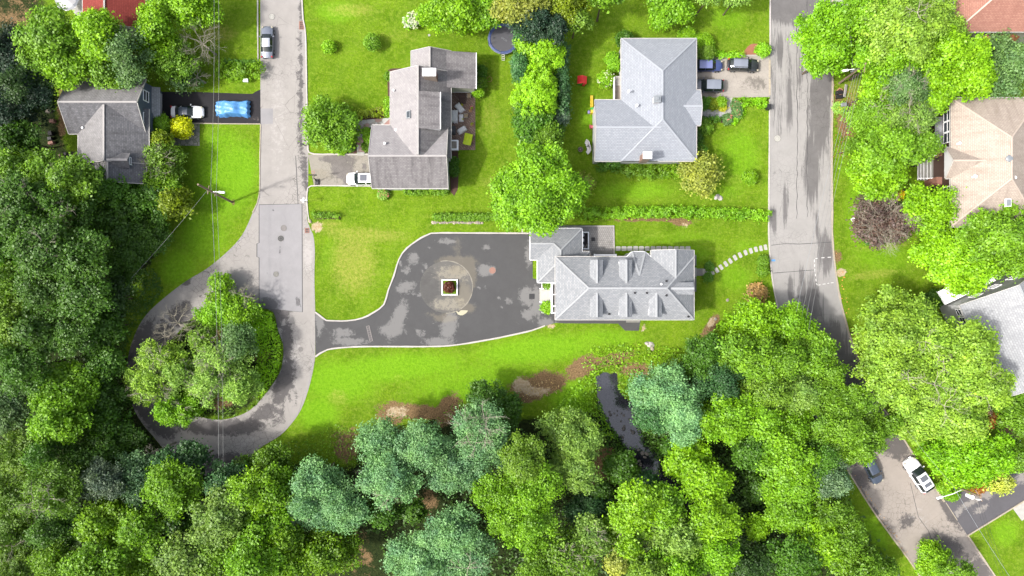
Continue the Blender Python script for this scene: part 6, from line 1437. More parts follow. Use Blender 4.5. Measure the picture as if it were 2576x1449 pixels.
# the west woods
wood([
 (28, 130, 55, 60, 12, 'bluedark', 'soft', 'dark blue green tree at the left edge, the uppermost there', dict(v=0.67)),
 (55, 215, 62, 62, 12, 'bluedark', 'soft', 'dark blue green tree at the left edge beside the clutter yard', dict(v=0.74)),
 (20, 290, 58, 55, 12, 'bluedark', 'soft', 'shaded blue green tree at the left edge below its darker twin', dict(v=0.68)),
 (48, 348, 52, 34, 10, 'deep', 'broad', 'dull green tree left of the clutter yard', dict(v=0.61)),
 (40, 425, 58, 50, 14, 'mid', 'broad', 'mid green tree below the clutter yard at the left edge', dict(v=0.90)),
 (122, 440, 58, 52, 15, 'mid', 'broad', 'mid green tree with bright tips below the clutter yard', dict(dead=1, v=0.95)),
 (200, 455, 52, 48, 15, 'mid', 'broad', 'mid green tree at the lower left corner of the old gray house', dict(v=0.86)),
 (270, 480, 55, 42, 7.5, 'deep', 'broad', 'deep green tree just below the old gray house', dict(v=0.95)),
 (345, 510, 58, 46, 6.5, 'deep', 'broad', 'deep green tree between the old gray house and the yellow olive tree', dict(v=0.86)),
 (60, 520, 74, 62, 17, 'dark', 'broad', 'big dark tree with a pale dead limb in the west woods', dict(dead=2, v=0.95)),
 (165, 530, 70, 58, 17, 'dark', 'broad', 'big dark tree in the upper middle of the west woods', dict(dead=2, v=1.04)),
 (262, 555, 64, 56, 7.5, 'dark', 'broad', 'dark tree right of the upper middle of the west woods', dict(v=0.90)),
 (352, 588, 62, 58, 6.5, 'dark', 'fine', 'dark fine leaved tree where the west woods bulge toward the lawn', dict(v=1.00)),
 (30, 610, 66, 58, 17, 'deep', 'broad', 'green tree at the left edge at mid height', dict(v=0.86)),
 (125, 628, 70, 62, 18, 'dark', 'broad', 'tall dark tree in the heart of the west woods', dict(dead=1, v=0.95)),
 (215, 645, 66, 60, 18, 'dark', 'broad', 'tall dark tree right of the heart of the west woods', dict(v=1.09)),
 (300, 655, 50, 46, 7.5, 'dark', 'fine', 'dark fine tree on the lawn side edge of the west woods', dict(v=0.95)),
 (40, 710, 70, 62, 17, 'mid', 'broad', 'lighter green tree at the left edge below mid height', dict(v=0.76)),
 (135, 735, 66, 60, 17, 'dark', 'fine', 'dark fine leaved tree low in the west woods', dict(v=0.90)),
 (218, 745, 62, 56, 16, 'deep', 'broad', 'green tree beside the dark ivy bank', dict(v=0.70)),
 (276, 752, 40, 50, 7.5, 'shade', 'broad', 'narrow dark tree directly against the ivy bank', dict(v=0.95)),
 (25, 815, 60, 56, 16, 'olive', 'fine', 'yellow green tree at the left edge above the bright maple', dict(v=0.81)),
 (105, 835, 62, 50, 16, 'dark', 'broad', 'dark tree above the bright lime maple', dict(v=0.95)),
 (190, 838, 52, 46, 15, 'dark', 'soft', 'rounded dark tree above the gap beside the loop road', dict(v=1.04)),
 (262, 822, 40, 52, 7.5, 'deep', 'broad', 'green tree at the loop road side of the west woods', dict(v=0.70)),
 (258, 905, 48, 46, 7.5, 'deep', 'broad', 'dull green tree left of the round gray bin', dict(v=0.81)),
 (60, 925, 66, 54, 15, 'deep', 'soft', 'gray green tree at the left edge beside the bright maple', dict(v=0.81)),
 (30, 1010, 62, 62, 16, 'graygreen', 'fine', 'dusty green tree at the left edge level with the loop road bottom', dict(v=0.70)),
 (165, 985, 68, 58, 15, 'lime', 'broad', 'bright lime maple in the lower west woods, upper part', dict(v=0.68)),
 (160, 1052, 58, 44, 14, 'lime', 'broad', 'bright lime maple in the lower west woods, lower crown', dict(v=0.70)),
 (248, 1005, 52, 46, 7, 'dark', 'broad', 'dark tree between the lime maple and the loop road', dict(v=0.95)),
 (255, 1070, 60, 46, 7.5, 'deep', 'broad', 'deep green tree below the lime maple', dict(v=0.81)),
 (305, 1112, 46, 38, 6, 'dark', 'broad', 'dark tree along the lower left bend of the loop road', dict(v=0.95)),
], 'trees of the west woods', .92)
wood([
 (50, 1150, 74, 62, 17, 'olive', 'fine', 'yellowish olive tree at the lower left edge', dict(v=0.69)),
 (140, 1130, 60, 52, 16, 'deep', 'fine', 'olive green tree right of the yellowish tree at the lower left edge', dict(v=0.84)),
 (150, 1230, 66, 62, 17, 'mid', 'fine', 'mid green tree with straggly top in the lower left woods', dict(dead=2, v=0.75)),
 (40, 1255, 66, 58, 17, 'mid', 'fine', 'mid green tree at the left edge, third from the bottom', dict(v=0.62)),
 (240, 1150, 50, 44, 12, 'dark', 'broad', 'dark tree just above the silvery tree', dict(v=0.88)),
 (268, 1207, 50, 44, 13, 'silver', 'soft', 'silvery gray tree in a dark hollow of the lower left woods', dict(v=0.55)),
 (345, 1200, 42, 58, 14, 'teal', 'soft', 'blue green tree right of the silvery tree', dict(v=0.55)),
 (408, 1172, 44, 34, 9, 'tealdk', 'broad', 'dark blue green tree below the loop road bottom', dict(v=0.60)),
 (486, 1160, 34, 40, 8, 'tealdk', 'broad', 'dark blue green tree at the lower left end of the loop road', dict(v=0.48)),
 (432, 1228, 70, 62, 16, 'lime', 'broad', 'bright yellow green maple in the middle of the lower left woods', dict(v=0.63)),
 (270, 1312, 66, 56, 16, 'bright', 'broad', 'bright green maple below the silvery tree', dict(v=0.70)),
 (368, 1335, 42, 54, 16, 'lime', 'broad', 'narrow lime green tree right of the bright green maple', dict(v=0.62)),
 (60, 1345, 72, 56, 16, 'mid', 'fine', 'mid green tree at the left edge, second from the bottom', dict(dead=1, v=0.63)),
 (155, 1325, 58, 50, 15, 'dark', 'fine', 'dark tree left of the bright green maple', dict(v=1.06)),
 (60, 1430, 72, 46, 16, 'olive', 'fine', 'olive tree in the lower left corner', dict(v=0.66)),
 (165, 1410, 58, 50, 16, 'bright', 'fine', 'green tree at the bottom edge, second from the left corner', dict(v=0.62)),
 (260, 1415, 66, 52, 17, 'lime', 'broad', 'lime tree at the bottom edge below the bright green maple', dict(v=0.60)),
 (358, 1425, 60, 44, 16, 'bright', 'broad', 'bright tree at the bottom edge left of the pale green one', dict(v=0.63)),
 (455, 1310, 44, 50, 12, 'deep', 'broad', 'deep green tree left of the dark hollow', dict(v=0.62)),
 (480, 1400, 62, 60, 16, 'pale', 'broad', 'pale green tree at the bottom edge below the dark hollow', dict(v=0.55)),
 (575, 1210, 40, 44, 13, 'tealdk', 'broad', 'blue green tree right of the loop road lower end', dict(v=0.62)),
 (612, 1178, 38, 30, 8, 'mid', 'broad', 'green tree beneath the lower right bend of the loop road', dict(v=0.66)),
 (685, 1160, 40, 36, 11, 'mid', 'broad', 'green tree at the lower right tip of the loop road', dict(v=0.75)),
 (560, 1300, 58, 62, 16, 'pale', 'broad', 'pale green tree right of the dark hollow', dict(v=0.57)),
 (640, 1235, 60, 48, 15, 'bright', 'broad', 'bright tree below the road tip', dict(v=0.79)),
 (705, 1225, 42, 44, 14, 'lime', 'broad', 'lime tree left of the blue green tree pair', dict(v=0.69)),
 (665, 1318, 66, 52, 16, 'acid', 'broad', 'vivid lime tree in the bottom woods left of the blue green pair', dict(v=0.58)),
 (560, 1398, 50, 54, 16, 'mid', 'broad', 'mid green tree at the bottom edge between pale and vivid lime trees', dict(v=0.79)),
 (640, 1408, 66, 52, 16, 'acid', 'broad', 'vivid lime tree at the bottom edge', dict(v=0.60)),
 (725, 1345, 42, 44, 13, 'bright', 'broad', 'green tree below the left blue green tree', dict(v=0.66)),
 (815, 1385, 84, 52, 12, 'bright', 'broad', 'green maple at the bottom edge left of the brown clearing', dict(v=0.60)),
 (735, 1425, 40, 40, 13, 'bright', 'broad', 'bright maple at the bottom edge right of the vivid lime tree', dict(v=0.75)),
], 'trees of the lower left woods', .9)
wood([
 (800, 1205, 46, 48, 16, 'teal', 'soft', 'soft blue green tree, upper crown of the left pair'),
 (770, 1262, 44, 50, 15, 'teal', 'soft', 'soft blue green tree, left crown of the left pair', dict(dead=1)),
 (855, 1262, 60, 62, 16, 'teal', 'soft', 'soft blue green tree, right crown of the left pair', dict(v=.95)),
 (955, 1115, 52, 56, 15, 'teal', 'soft', 'soft blue green tree just below the brown dirt strip, left', dict(v=.95)),
 (985, 1200, 62, 58, 16, 'teal', 'soft', 'soft blue green tree with dead twigs on its left side', dict(dead=1)),
 (1070, 1120, 58, 56, 16, 'teal', 'soft', 'soft blue green tree just below the brown dirt strip, right', dict(v=.88)),
 (1145, 1165, 70, 66, 17, 'teal', 'soft', 'big soft blue green tree in the row below the lawn', dict(v=.86)),
 (1205, 1070, 58, 60, 15, 'teal', 'soft', 'soft blue green tree with pale dead limbs nearest the lawn corner', dict(dead=4, v=.88)),
 (1250, 1120, 42, 44, 14, 'teal', 'soft', 'small blue green tree at the right end of the soft row', dict(v=.75)),
 (1140, 1330, 66, 50, 16, 'teal', 'soft', 'soft blue green tree at the bottom middle, upper crown', dict(v=.98)),
 (1055, 1405, 78, 56, 16, 'teal', 'soft', 'soft blue green tree at the bottom middle, left crown'),
 (1175, 1405, 72, 60, 16, 'teal', 'soft', 'soft blue green tree at the bottom middle, right crown', dict(dead=1, v=.95)),
 (1672, 985, 74, 56, 13, 'teal', 'soft', 'pale blue green tree right of the stream', dict(v=1.12)),
 (1712, 1050, 46, 52, 12, 'teal', 'soft', 'pale blue green tree right of the stream, lower crown', dict(v=1.15)),
 (1632, 1040, 36, 40, 9, 'tealdk', 'soft', 'deeper blue green tree hanging over the right stream bank', dict(v=.85)),
], 'soft blue green trees', .93)
wood([
 (960, 1290, 52, 34, 10, 'deep', 'broad', 'deep green tree between the blue green groups', dict(v=.8)),
 (1040, 1285, 38, 30, 8, 'dark', 'broad', 'dark low tree left of the small brown clearing', dict(v=1.1)),
 (1225, 1005, 50, 40, 8, 'deep', 'fine', 'dark green bushy tree at the lawn edge above the blue green limbs', dict(v=.72)),
 (1265, 1060, 40, 36, 9, 'deep', 'fine', 'dark green tree right of the limbed blue green tree', dict(v=.7)),
 (1290, 1020, 30, 30, 6, 'deep', 'broad', 'dark green bush at the foot of the sandy bank', dict(v=.75)),
 (1310, 1150, 54, 60, 15, 'olive', 'fine', 'olive green tree left of the round green tree', dict(v=.85)),
 (1345, 1225, 66, 62, 17, 'lime', 'fine', 'yellow lime tree in the middle of the lower woods', dict(v=.8)),
 (1250, 1240, 66, 40, 15, 'lime', 'fine', 'lime tree above the bottom middle blue green tree', dict(v=.72)),
 (1330, 1320, 60, 60, 16, 'lime', 'fine', 'lime tree below the yellow lime tree', dict(v=.76)),
 (1270, 1300, 38, 36, 14, 'lime', 'fine', 'small lime crown between the blue green tree and the lime trees', dict(v=.7)),
 (1422, 1080, 62, 46, 13, 'pale', 'fine', 'round green tree left of the dark stream water, upper crown', dict(v=.72)),
 (1465, 1120, 58, 58, 14, 'pale', 'fine', 'round green tree left of the dark stream water, right crown', dict(v=.76)),
 (1440, 1180, 62, 52, 15, 'pale', 'fine', 'round green tree left of the dark stream water, lower crown', dict(v=.74)),
 (1565, 1180, 38, 34, 6, 'deep', 'broad', 'small dark green tree on the left bank of the lower stream', dict(v=.75)),
 (1625, 1205, 34, 22, 6, 'tealdk', 'fine', 'small blue green bush at the lower end of the visible stream', dict(v=.7)),
 (1510, 1235, 40, 26, 6, 'deep', 'fine', 'low green tree below the brown brush pile', dict(v=.6)),
 (1490, 1290, 52, 46, 9, 'tealdk', 'broad', 'shaded blue green tree below the brown brush pile', dict(v=.5)),
 (1420, 1390, 74, 58, 15, 'mid', 'airy', 'gray green twiggy tree at the bottom edge', dict(dead=3, v=.85)),
 (1355, 1430, 54, 44, 15, 'mid', 'fine', 'green tree at the bottom edge left of the twiggy one', dict(v=.85)),
 (1480, 1345, 40, 46, 13, 'pale', 'airy', 'pale airy tree above the twiggy tree', dict(dead=2, v=.7)),
 (1600, 1270, 62, 54, 15, 'bright', 'broad', 'bright green maple below the stream end', dict(v=.88)),
 (1572, 1345, 52, 52, 15, 'bright', 'broad', 'green maple left of the twisted pale trunk', dict(v=.85, dead=2)),
 (1545, 1405, 30, 30, 13, 'goldleaf', 'broad', 'cream and gold tree beside the twisted pale trunk', dict(v=.85)),
 (1665, 1260, 42, 44, 14, 'lime', 'broad', 'lime maple above the bottom yellow green trees', dict(v=.75)),
 (1690, 1345, 74, 56, 16, 'pale', 'broad', 'large yellow green maple at the lower middle right', dict(v=.78)),
 (1790, 1300, 52, 46, 14, 'bright', 'broad', 'bright maple left of the dark ivy hollow', dict(v=.85)),
 (1800, 1375, 52, 54, 15, 'acid', 'broad', 'vivid green maple at the lower right of the woods', dict(v=.7)),
 (1700, 1425, 76, 46, 15, 'acid', 'broad', 'vivid green maple at the bottom edge under the yellow green maple', dict(v=.72)),
 (1620, 1425, 50, 36, 13, 'olive', 'broad', 'olive maple at the bottom edge below the twisted trunk', dict(v=.85)),
 (1735, 1160, 54, 50, 13, 'bright', 'broad', 'bright maple below the pale blue green tree, left crown'),
 (1775, 1215, 58, 48, 13, 'bright', 'broad', 'bright maple below the pale blue green tree, right crown', dict(v=1.02)),
 (1700, 1125, 40, 30, 8, 'deep', 'broad', 'dark green tree under the pale blue green tree', dict(v=.85)),
], 'trees of the lower middle woods', .88)
wood([
 (1770, 895, 52, 44, 10, 'deep', 'fine', 'dark green tree at the lawn corner right of the stream', dict(v=.85)),
 (1800, 960, 56, 50, 12, 'tealdk', 'fine', 'dusky green tree right of the pale blue green tree', dict(v=.62)),
 (1740, 925, 40, 30, 8, 'deep', 'broad', 'green tree just above the pale blue green tree', dict(v=.8)),
 (1905, 815, 74, 54, 13, 'bright', 'broad', 'light green maple beside the left kerb of the right road', dict(v=.98)),
 (1995, 815, 46, 40, 12, 'lime', 'broad', 'lime maple tips reaching over the right road', dict(v=.78)),
 (1875, 890, 62, 52, 14, 'mid', 'broad', 'mid green tree left of the road bend', dict(v=1.1)),
 (1945, 910, 58, 56, 14, 'mid', 'fine', 'mid green tree in the middle of the clump left of the road bend', dict(v=1.08)),
 (2036, 892, 52, 50, 14, 'mid', 'broad', 'rounded green tree overhanging the dark road bend', dict(v=1.15)),
 (2075, 935, 36, 34, 12, 'mid', 'fine', 'small round green crown at the dark road bend', dict(v=1.05)),
 (1930, 985, 60, 52, 14, 'olive', 'fine', 'olive green tree below the clump at the road bend', dict(v=.9)),
 (2005, 990, 46, 44, 13, 'pale', 'fine', 'pale green tree between the bend clump and the gray green maple', dict(v=.78)),
 (1820, 1045, 62, 54, 14, 'chart', 'broad', 'yellow green maple right of the pale blue green tree', dict(v=.8)),
 (1905, 1055, 60, 54, 14, 'chart', 'broad', 'yellow green maple with spiky sprays, middle of the right woods', dict(v=.82)),
 (1985, 1075, 54, 46, 13, 'chart', 'fine', 'yellow green tree left of the gray green maple', dict(v=.8)),
 (1900, 1135, 50, 44, 12, 'deep', 'fine', 'deep green tree below the spiky yellow green maple', dict(v=.9)),
 (1975, 1155, 62, 52, 14, 'lime', 'broad', 'lime maple in the right woods, upper', dict(v=.76)),
 (1990, 1230, 66, 56, 14, 'lime', 'broad', 'lime maple in the right woods, lower', dict(v=.8)),
 (1985, 1290, 46, 40, 12, 'lime', 'broad', 'lime maple at the right of the small round tree', dict(v=.72)),
 (2062, 1140, 40, 44, 12, 'deep', 'fine', 'dark green tree below the gray green maple', dict(v=.95)),
 (2082, 1195, 42, 42, 11, 'treegray', 'fine', 'dusty gray green tree behind the dark slate SUV', dict(v=1.35)),
 (2085, 1000, 50, 46, 13, 'mid', 'fine', 'gray green maple, upper left crown', dict(v=.98)),
 (2140, 1020, 52, 46, 14, 'mid', 'fine', 'gray green maple, top crown over the dark road', dict(v=1.02)),
 (2105, 1080, 60, 56, 14, 'mid', 'fine', 'gray green maple, left crown', dict(v=1.02)),
 (2190, 1070, 62, 58, 14, 'mid', 'fine', 'gray green maple, right crown', dict(v=1.05)),
 (2150, 1118, 52, 36, 13, 'mid', 'fine', 'gray green maple, lowest crown over the dark slate SUV', dict(v=1.05)),
 (1905, 1325, 32, 38, 6, 'bright', 'fine', 'small round bright tree standing in the dark ivy hollow', dict(v=1.0)),
 (1900, 1225, 30, 44, 7, 'dark', 'fine', 'small dark tree between the right woods and the ivy hollow', dict(v=.95)),
 (2080, 1290, 46, 40, 10, 'mid', 'broad', 'green tree along the lower right verge, upper', dict(v=.85)),
 (2060, 1360, 56, 50, 12, 'bright', 'broad', 'bright tree along the lower right verge', dict(v=.85)),
 (2120, 1345, 42, 56, 11, 'mid', 'fine', 'mid green tree at the grass verge of the lower right road', dict(v=.9)),
 (2000, 1395, 56, 52, 13, 'deep', 'broad', 'deep green tree at the bottom edge right of the ivy hollow', dict(v=.85)),
 (2150, 1420, 58, 46, 11, 'mid', 'broad', 'green tree at the bottom edge near the lower right road', dict(v=.95)),
 (2225, 1432, 46, 30, 5, 'mid', 'fine', 'green tree at the bottom edge touching the lower right kerb', dict(v=.9)),
 (2355, 1415, 36, 44, 4, 'bright', 'fine', 'bright bush tree over the lower right road at the bottom edge', dict(v=.98)),
 (2410, 1440, 52, 30, 8, 'mid', 'fine', 'green tree at the bottom edge beside the corner lawn', dict(v=1.05)),
 (1890, 1420, 60, 44, 9, 'shade', 'fine', 'dark tree at the bottom edge under the ivy hollow', dict(v=1.0)),
], 'trees of the right woods', .91)
# right side gardens
wood([
 (2082, 75, 66, 58, 12, 'acid', 'broad', 'acid green maple leaning over the right road', dict(v=.78)),
 (2075, 145, 46, 46, 11, 'acid', 'broad', 'acid green maple branch low over the right road', dict(v=.74)),
 (2170, 50, 66, 62, 15, 'chart', 'broad', 'tall acid green maple at the top edge beside the slab driveway', dict(v=.86)),
 (2255, 70, 84, 78, 17, 'paletree', 'broad', 'largest pale lime maple at the top right', dict(v=.8, dead=1)),
 (2220, 150, 66, 52, 15, 'chart', 'broad', 'acid green maple just right of the transformer pole', dict(v=.86)),
 (2350, 60, 66, 62, 16, 'paletree', 'broad', 'pale lime maple left of the salmon roof', dict(v=.78)),
 (2385, 130, 72, 66, 14, 'bright', 'broad', 'vivid green maple below the pale lime maples, upper crown', dict(v=1.1)),
 (2430, 190, 52, 54, 13, 'bright', 'broad', 'vivid green maple reaching toward the needle tree', dict(v=1.12)),
 (2345, 210, 56, 56, 13, 'bright', 'broad', 'vivid green maple above the beige roof corner', dict(v=1.12)),
 (2340, 262, 36, 30, 10, 'bright', 'broad', 'vivid green maple tip above the three white windows', dict(v=1.08)),
 (2205, 225, 36, 36, 9, 'bright', 'broad', 'bright tree below the transformer pole', dict(v=1.1)),
 (2275, 225, 60, 48, 13, 'graygreen', 'soft', 'gray green tree with bare limbs at its top', dict(dead=4, v=1.1)),
 (2190, 290, 52, 48, 12, 'mid', 'soft', 'green tree with bare limbs beside the leaf strewn verge', dict(dead=2, v=1.25)),
 (2270, 305, 66, 52, 14, 'pale', 'soft', 'gray green tree with bare limbs, middle crown', dict(dead=3, v=.8)),
 (2150, 370, 30, 26, 8, 'mid', 'soft', 'small green crown over the verge below the leaf litter', dict(v=1.0)),
 (2230, 375, 60, 46, 13, 'mid', 'broad', 'green tree left of the gray entry steps, upper crown', dict(v=1.3)),
 (2300, 365, 50, 36, 12, 'mid', 'soft', 'green tree tip between dark driveway and entry steps', dict(v=1.1)),
 (2215, 435, 66, 48, 12, 'bright', 'broad', 'green tree left of the gray entry steps, lower crown', dict(v=1.0)),
 (2340, 525, 56, 52, 8, 'bright', 'airy', 'feathery green tree between the purple tree and the beige house', dict(v=1.1)),
 (2350, 575, 36, 30, 6, 'mid', 'airy', 'lower part of feathery green growth right of the purple tree', dict(v=1.0)),
 (2400, 640, 66, 58, 11, 'bright', 'broad', 'vivid green tree below the beige house, left', dict(v=1.15)),
 (2430, 690, 56, 42, 11, 'bright', 'broad', 'vivid green tree touching the white house', dict(v=1.18)),
 (2350, 630, 44, 34, 10, 'bright', 'broad', 'vivid green tree edge toward the right lawn', dict(v=1.15)),
 (2480, 600, 66, 52, 13, 'mid', 'broad', 'green tree below the beige house, middle', dict(v=1.2)),
 (2555, 575, 52, 50, 13, 'mid', 'broad', 'green tree below the beige house at the right edge', dict(v=1.3)),
 (2530, 645, 56, 42, 12, 'mid', 'broad', 'green tree above the white house at the right edge', dict(v=1.25)),
], 'trees of the right side gardens')
tree(2535, 165, 48, 68, 10, 'graygreen', 'airy', 'gray green needle tree between the salmon and beige roofs', 'conifer_tree', v=1.2)
tree(2160, 58, 14, 26, 6, 'redbrown', 'fine', 'dark red leaved bush seen through the acid green maples', 'bush', 'bush', depth=1, v=1.0)
sp = tree(2222, 548, 66, 58, 5.5, 'purple', 'airy', 'purple smoke tree with gray branches on the right lawn', 'smoke_tree', depth=2.2, v=.8)
rg = np.random.default_rng(77); 
for i in range(8):
    b_ = bare_mb((rg.uniform(-.8, 1.6), rg.uniform(-1.4, 1.0), 4.3), 3.6, rg, .3, 4, 4, .05); b_.build('bare_limb', M['bark_pale'], sp)
tree(2225, 482, 42, 14, 2.5, 'lime', 'shrub', 'lime bush above the purple smoke tree', 'bush', 'bush'); tree(2252, 490, 20, 10, 3, (250, 215, 20), 'shrub', 'golden yellow bush tip above the purple smoke tree', 'bush', 'bush')
tree(2205, 600, 26, 14, 2, 'graygreen', 'shrub', 'gray green bush under the lower edge of the purple smoke tree', 'bush', 'bush')
wood([
 (2275, 800, 84, 62, 14, 'paletree', 'broad', 'big pale lime plane tree, top crown', dict(v=0.83)),
 (2225, 850, 60, 56, 13, 'paletree', 'broad', 'big pale lime plane tree, left crown', dict(v=0.78)),
 (2340, 870, 90, 76, 16, 'paletree', 'broad', 'big pale lime plane tree, central crown', dict(v=0.90, dead=2)),
 (2425, 880, 66, 60, 15, 'paletree', 'broad', 'big pale lime plane tree, crown over the white house corner', dict(v=0.85)),
 (2245, 940, 66, 62, 14, 'paletree', 'broad', 'big pale lime plane tree, lower left crown', dict(v=0.81, dead=1)),
 (2335, 985, 84, 70, 16, 'paletree', 'broad', 'big pale lime plane tree, lower central crown', dict(v=0.90, dead=2)),
 (2440, 965, 78, 68, 15, 'paletree', 'broad', 'big pale lime plane tree, crown along the pale gray roof', dict(v=0.87, dead=1)),
 (2400, 1055, 76, 52, 14, 'paletree', 'broad', 'big pale lime plane tree, lowest right crown', dict(v=0.85)),
 (2300, 1062, 42, 34, 12, 'paletree', 'broad', 'big pale lime plane tree, lowest left crown', dict(v=0.81)),
], 'crowns of the big plane trees')
wood([
 (2392, 1150, 44, 42, 9, 'acid', 'broad', 'acid green tree beside the white SUV, left', dict(v=.8)),
 (2440, 1150, 66, 58, 10, 'acid', 'broad', 'acid green tree beside the white SUV, main crown', dict(v=.86)),
 (2420, 1200, 46, 30, 7, 'bright', 'broad', 'green lower branches above the leaning utility pole', dict(v=1.1)),
 (2500, 1140, 46, 42, 9, 'acid', 'broad', 'acid green tree at the right of the main acid crown', dict(v=.8)),
 (2520, 1215, 36, 28, 5, 'goldleaf', 'broad', 'golden cream tree above the corner driveway', dict(v=1.15)),
 (2548, 1040, 40, 46, 7, 'mid', 'broad', 'green tree at the right edge below the white house', dict(v=1.0)),
 (2560, 1150, 30, 44, 6, 'mid', 'fine', 'green tree at the right edge above the corner driveway', dict(v=1.0)),
], 'trees at the corner driveway')
tree(2535, 1118, 20, 20, 4, 'silver', 'airy', 'small silvery blue spruce near the right edge', 'conifer_tree', v=1.35); tree(2480, 1052, 24, 30, 5, 'rust', 'airy', 'rusty brown bush under the plane tree at the white house', 'bush', 'bush', v=.9)
tree(2458, 1228, 22, 12, 1.2, 'rust', 'shrub', 'rusty orange bush at the corner driveway edge', 'bush', 'bush', v=1.15); tree(2375, 1226, 10, 12, 1.4, 'bright', 'shrub', 'small green bush left of the pole lamp', 'bush', 'bush'); tree(2396, 1246, 18, 10, 1.2, 'lime', 'shrub', 'lime bush under the lamp arm at the corner driveway', 'bush', 'bush', v=.85)
tree(2360, 750, 26, 18, 2.2, 'deep', 'shrub', 'dark green bush at the white house corner', 'bush', 'bush', v=.85)
tree(2115, 270, 14, 12, .9, 'pale', 'shrub', 'pale mixed plants round the right verge mailbox', 'bush', 'bush', v=1.1, flowers=('greenyel', 60))
# centre: big maple, hedge trees, back garden
wood([
 (1352, 425, 66, 52, 13, 'lime', 'broad', 'bright lime maple in the middle, top crown', dict(v=.86)),
 (1312, 475, 62, 56, 13, 'lime', 'broad', 'bright lime maple in the middle, left crown', dict(v=.84)),
 (1408, 478, 66, 56, 13, 'lime', 'broad', 'bright lime maple in the middle, right crown', dict(v=.88)),
 (1352, 520, 74, 54, 14, 'lime', 'broad', 'bright lime maple in the middle, lower crown over the garage roof', dict(v=.88)),
 (1300, 540, 42, 36, 11, 'lime', 'broad', 'bright lime maple in the middle, tips over the stone edging', dict(v=.82)),
 (1262, 528, 26, 30, 9, 'lime', 'broad', 'bright lime maple in the middle, outermost left tips', dict(v=.8)),
], 'crowns of the middle maple')
tree(1366, 137, 38, 42, 7, 'bright', 'ball', 'clipped bright green dome tree, the upper of two in the hedge', 'topiary_tree', 'tree', v=1.2)
tree(1350, 236, 50, 58, 8, 'bright', 'ball', 'clipped bright green dome tree, the larger lower one in the hedge', 'topiary_tree', 'tree', v=1.25)
tree(1372, 200, 26, 24, 7.5, 'bright', 'ball', 'small clipped dome tree between the two larger ones', 'topiary_tree', 'tree', v=1.1)
wood([
 (1345, 55, 56, 40, 11, 'bluedark', 'soft', 'dark blue green tree above the clipped dome trees', dict(v=.95)),
 (1400, 75, 26, 40, 9, 'bluedark', 'fine', 'dark narrow tree right of the dark blue green tree', dict(v=.8)),
 (1313, 82, 22, 42, 7, 'tealdk', 'fine', 'blue green tree covering the right side of the trampoline', dict(v=.95)),
 (1308, 165, 24, 40, 7, 'tealdk', 'fine', 'blue green tree left of the upper dome tree', dict(v=.9)),
 (1320, 120, 22, 26, 7, 'bright', 'broad', 'green tree tip just left of the upper dome tree', dict(v=.95)),
 (1345, 318, 42, 34, 8, 'deep', 'broad', 'deep green tree below the larger dome tree', dict(v=1.05)),
 (1372, 350, 38, 34, 7, 'mid', 'fine', 'green tree between the deep green tree and the middle maple', dict(v=.8)),
 (1330, 345, 26, 26, 6, 'deep', 'broad', 'small deep green tree at the left of the hedge row foot', dict(v=.9)),
 (1320, 270, 20, 30, 6, 'deep', 'broad', 'deep green tree under the larger dome tree, lawn side', dict(v=.95)),
], 'trees of the hedge between two gardens')
hedge([(1417, 120), (1414, 180), (1418, 250), (1420, 280)], 30, 5.5, 'tealdk', 'tall dark blue green clipped hedge along the neighbour lawn', v=.62, sp='fine')
tree(1411, 292, 20, 20, 3.5, 'silver', 'fine', 'silvery blue bush at the foot of the tall dark hedge', 'bush', 'bush', v=1.0)
tree(1402, 325, 16, 24, 3, 'deep', 'fine', 'dark bush below the silvery blue bush', 'bush', 'bush', v=.85); tree(1304, 260, 9, 18, 2, 'graygreen', 'shrub', 'low gray bush at the left foot of the dome trees', 'bush', 'bush', v=.9)
wood([
 (1105, 35, 46, 34, 8, 'bright', 'fine', 'bright spreading tree right of the white flowering ball', dict(v=1.0)),
 (1160, 22, 62, 46, 9, 'bright', 'broad', 'bright broad tree at the top edge beside the trampoline', dict(v=.95)),
 (1225, 20, 34, 34, 8, 'lime', 'broad', 'lime tree at the top edge just above the trampoline', dict(v=.78)),
 (1320, 10, 66, 36, 12, 'goldleaf', 'broad', 'yellow olive tree at the top edge above the dark blue green tree', dict(v=.68)),
 (1420, 12, 70, 36, 12, 'yolive', 'fine', 'yellow green tree at the top edge above the playhouse lawn', dict(v=.72)),
 (1450, 55, 42, 26, 9, 'olive', 'airy', 'thin olive branches over the playhouse lawn', dict(v=.85)),
 (1520, -4, 50, 26, 11, 'mid', 'broad', 'green tree cut by the top edge left of the lime garden tree', dict(v=1.05)),
 (1690, 22, 42, 38, 8, 'chart', 'broad', 'lime garden tree with red mulch ring at the top edge', dict(v=.82)),
 (1655, 0, 30, 20, 7, 'chart', 'broad', 'small lime crown left of the lime garden tree', dict(v=.75)),
 (1780, -6, 34, 16, 8, 'pale', 'fine', 'green tips at the top edge above the pale driveway lawn', dict(v=.9)),
 (1850, -2, 36, 16, 8, 'pale', 'fine', 'pale tips at the top edge left of the right road', dict(v=.9)),
], 'trees along the top edge')
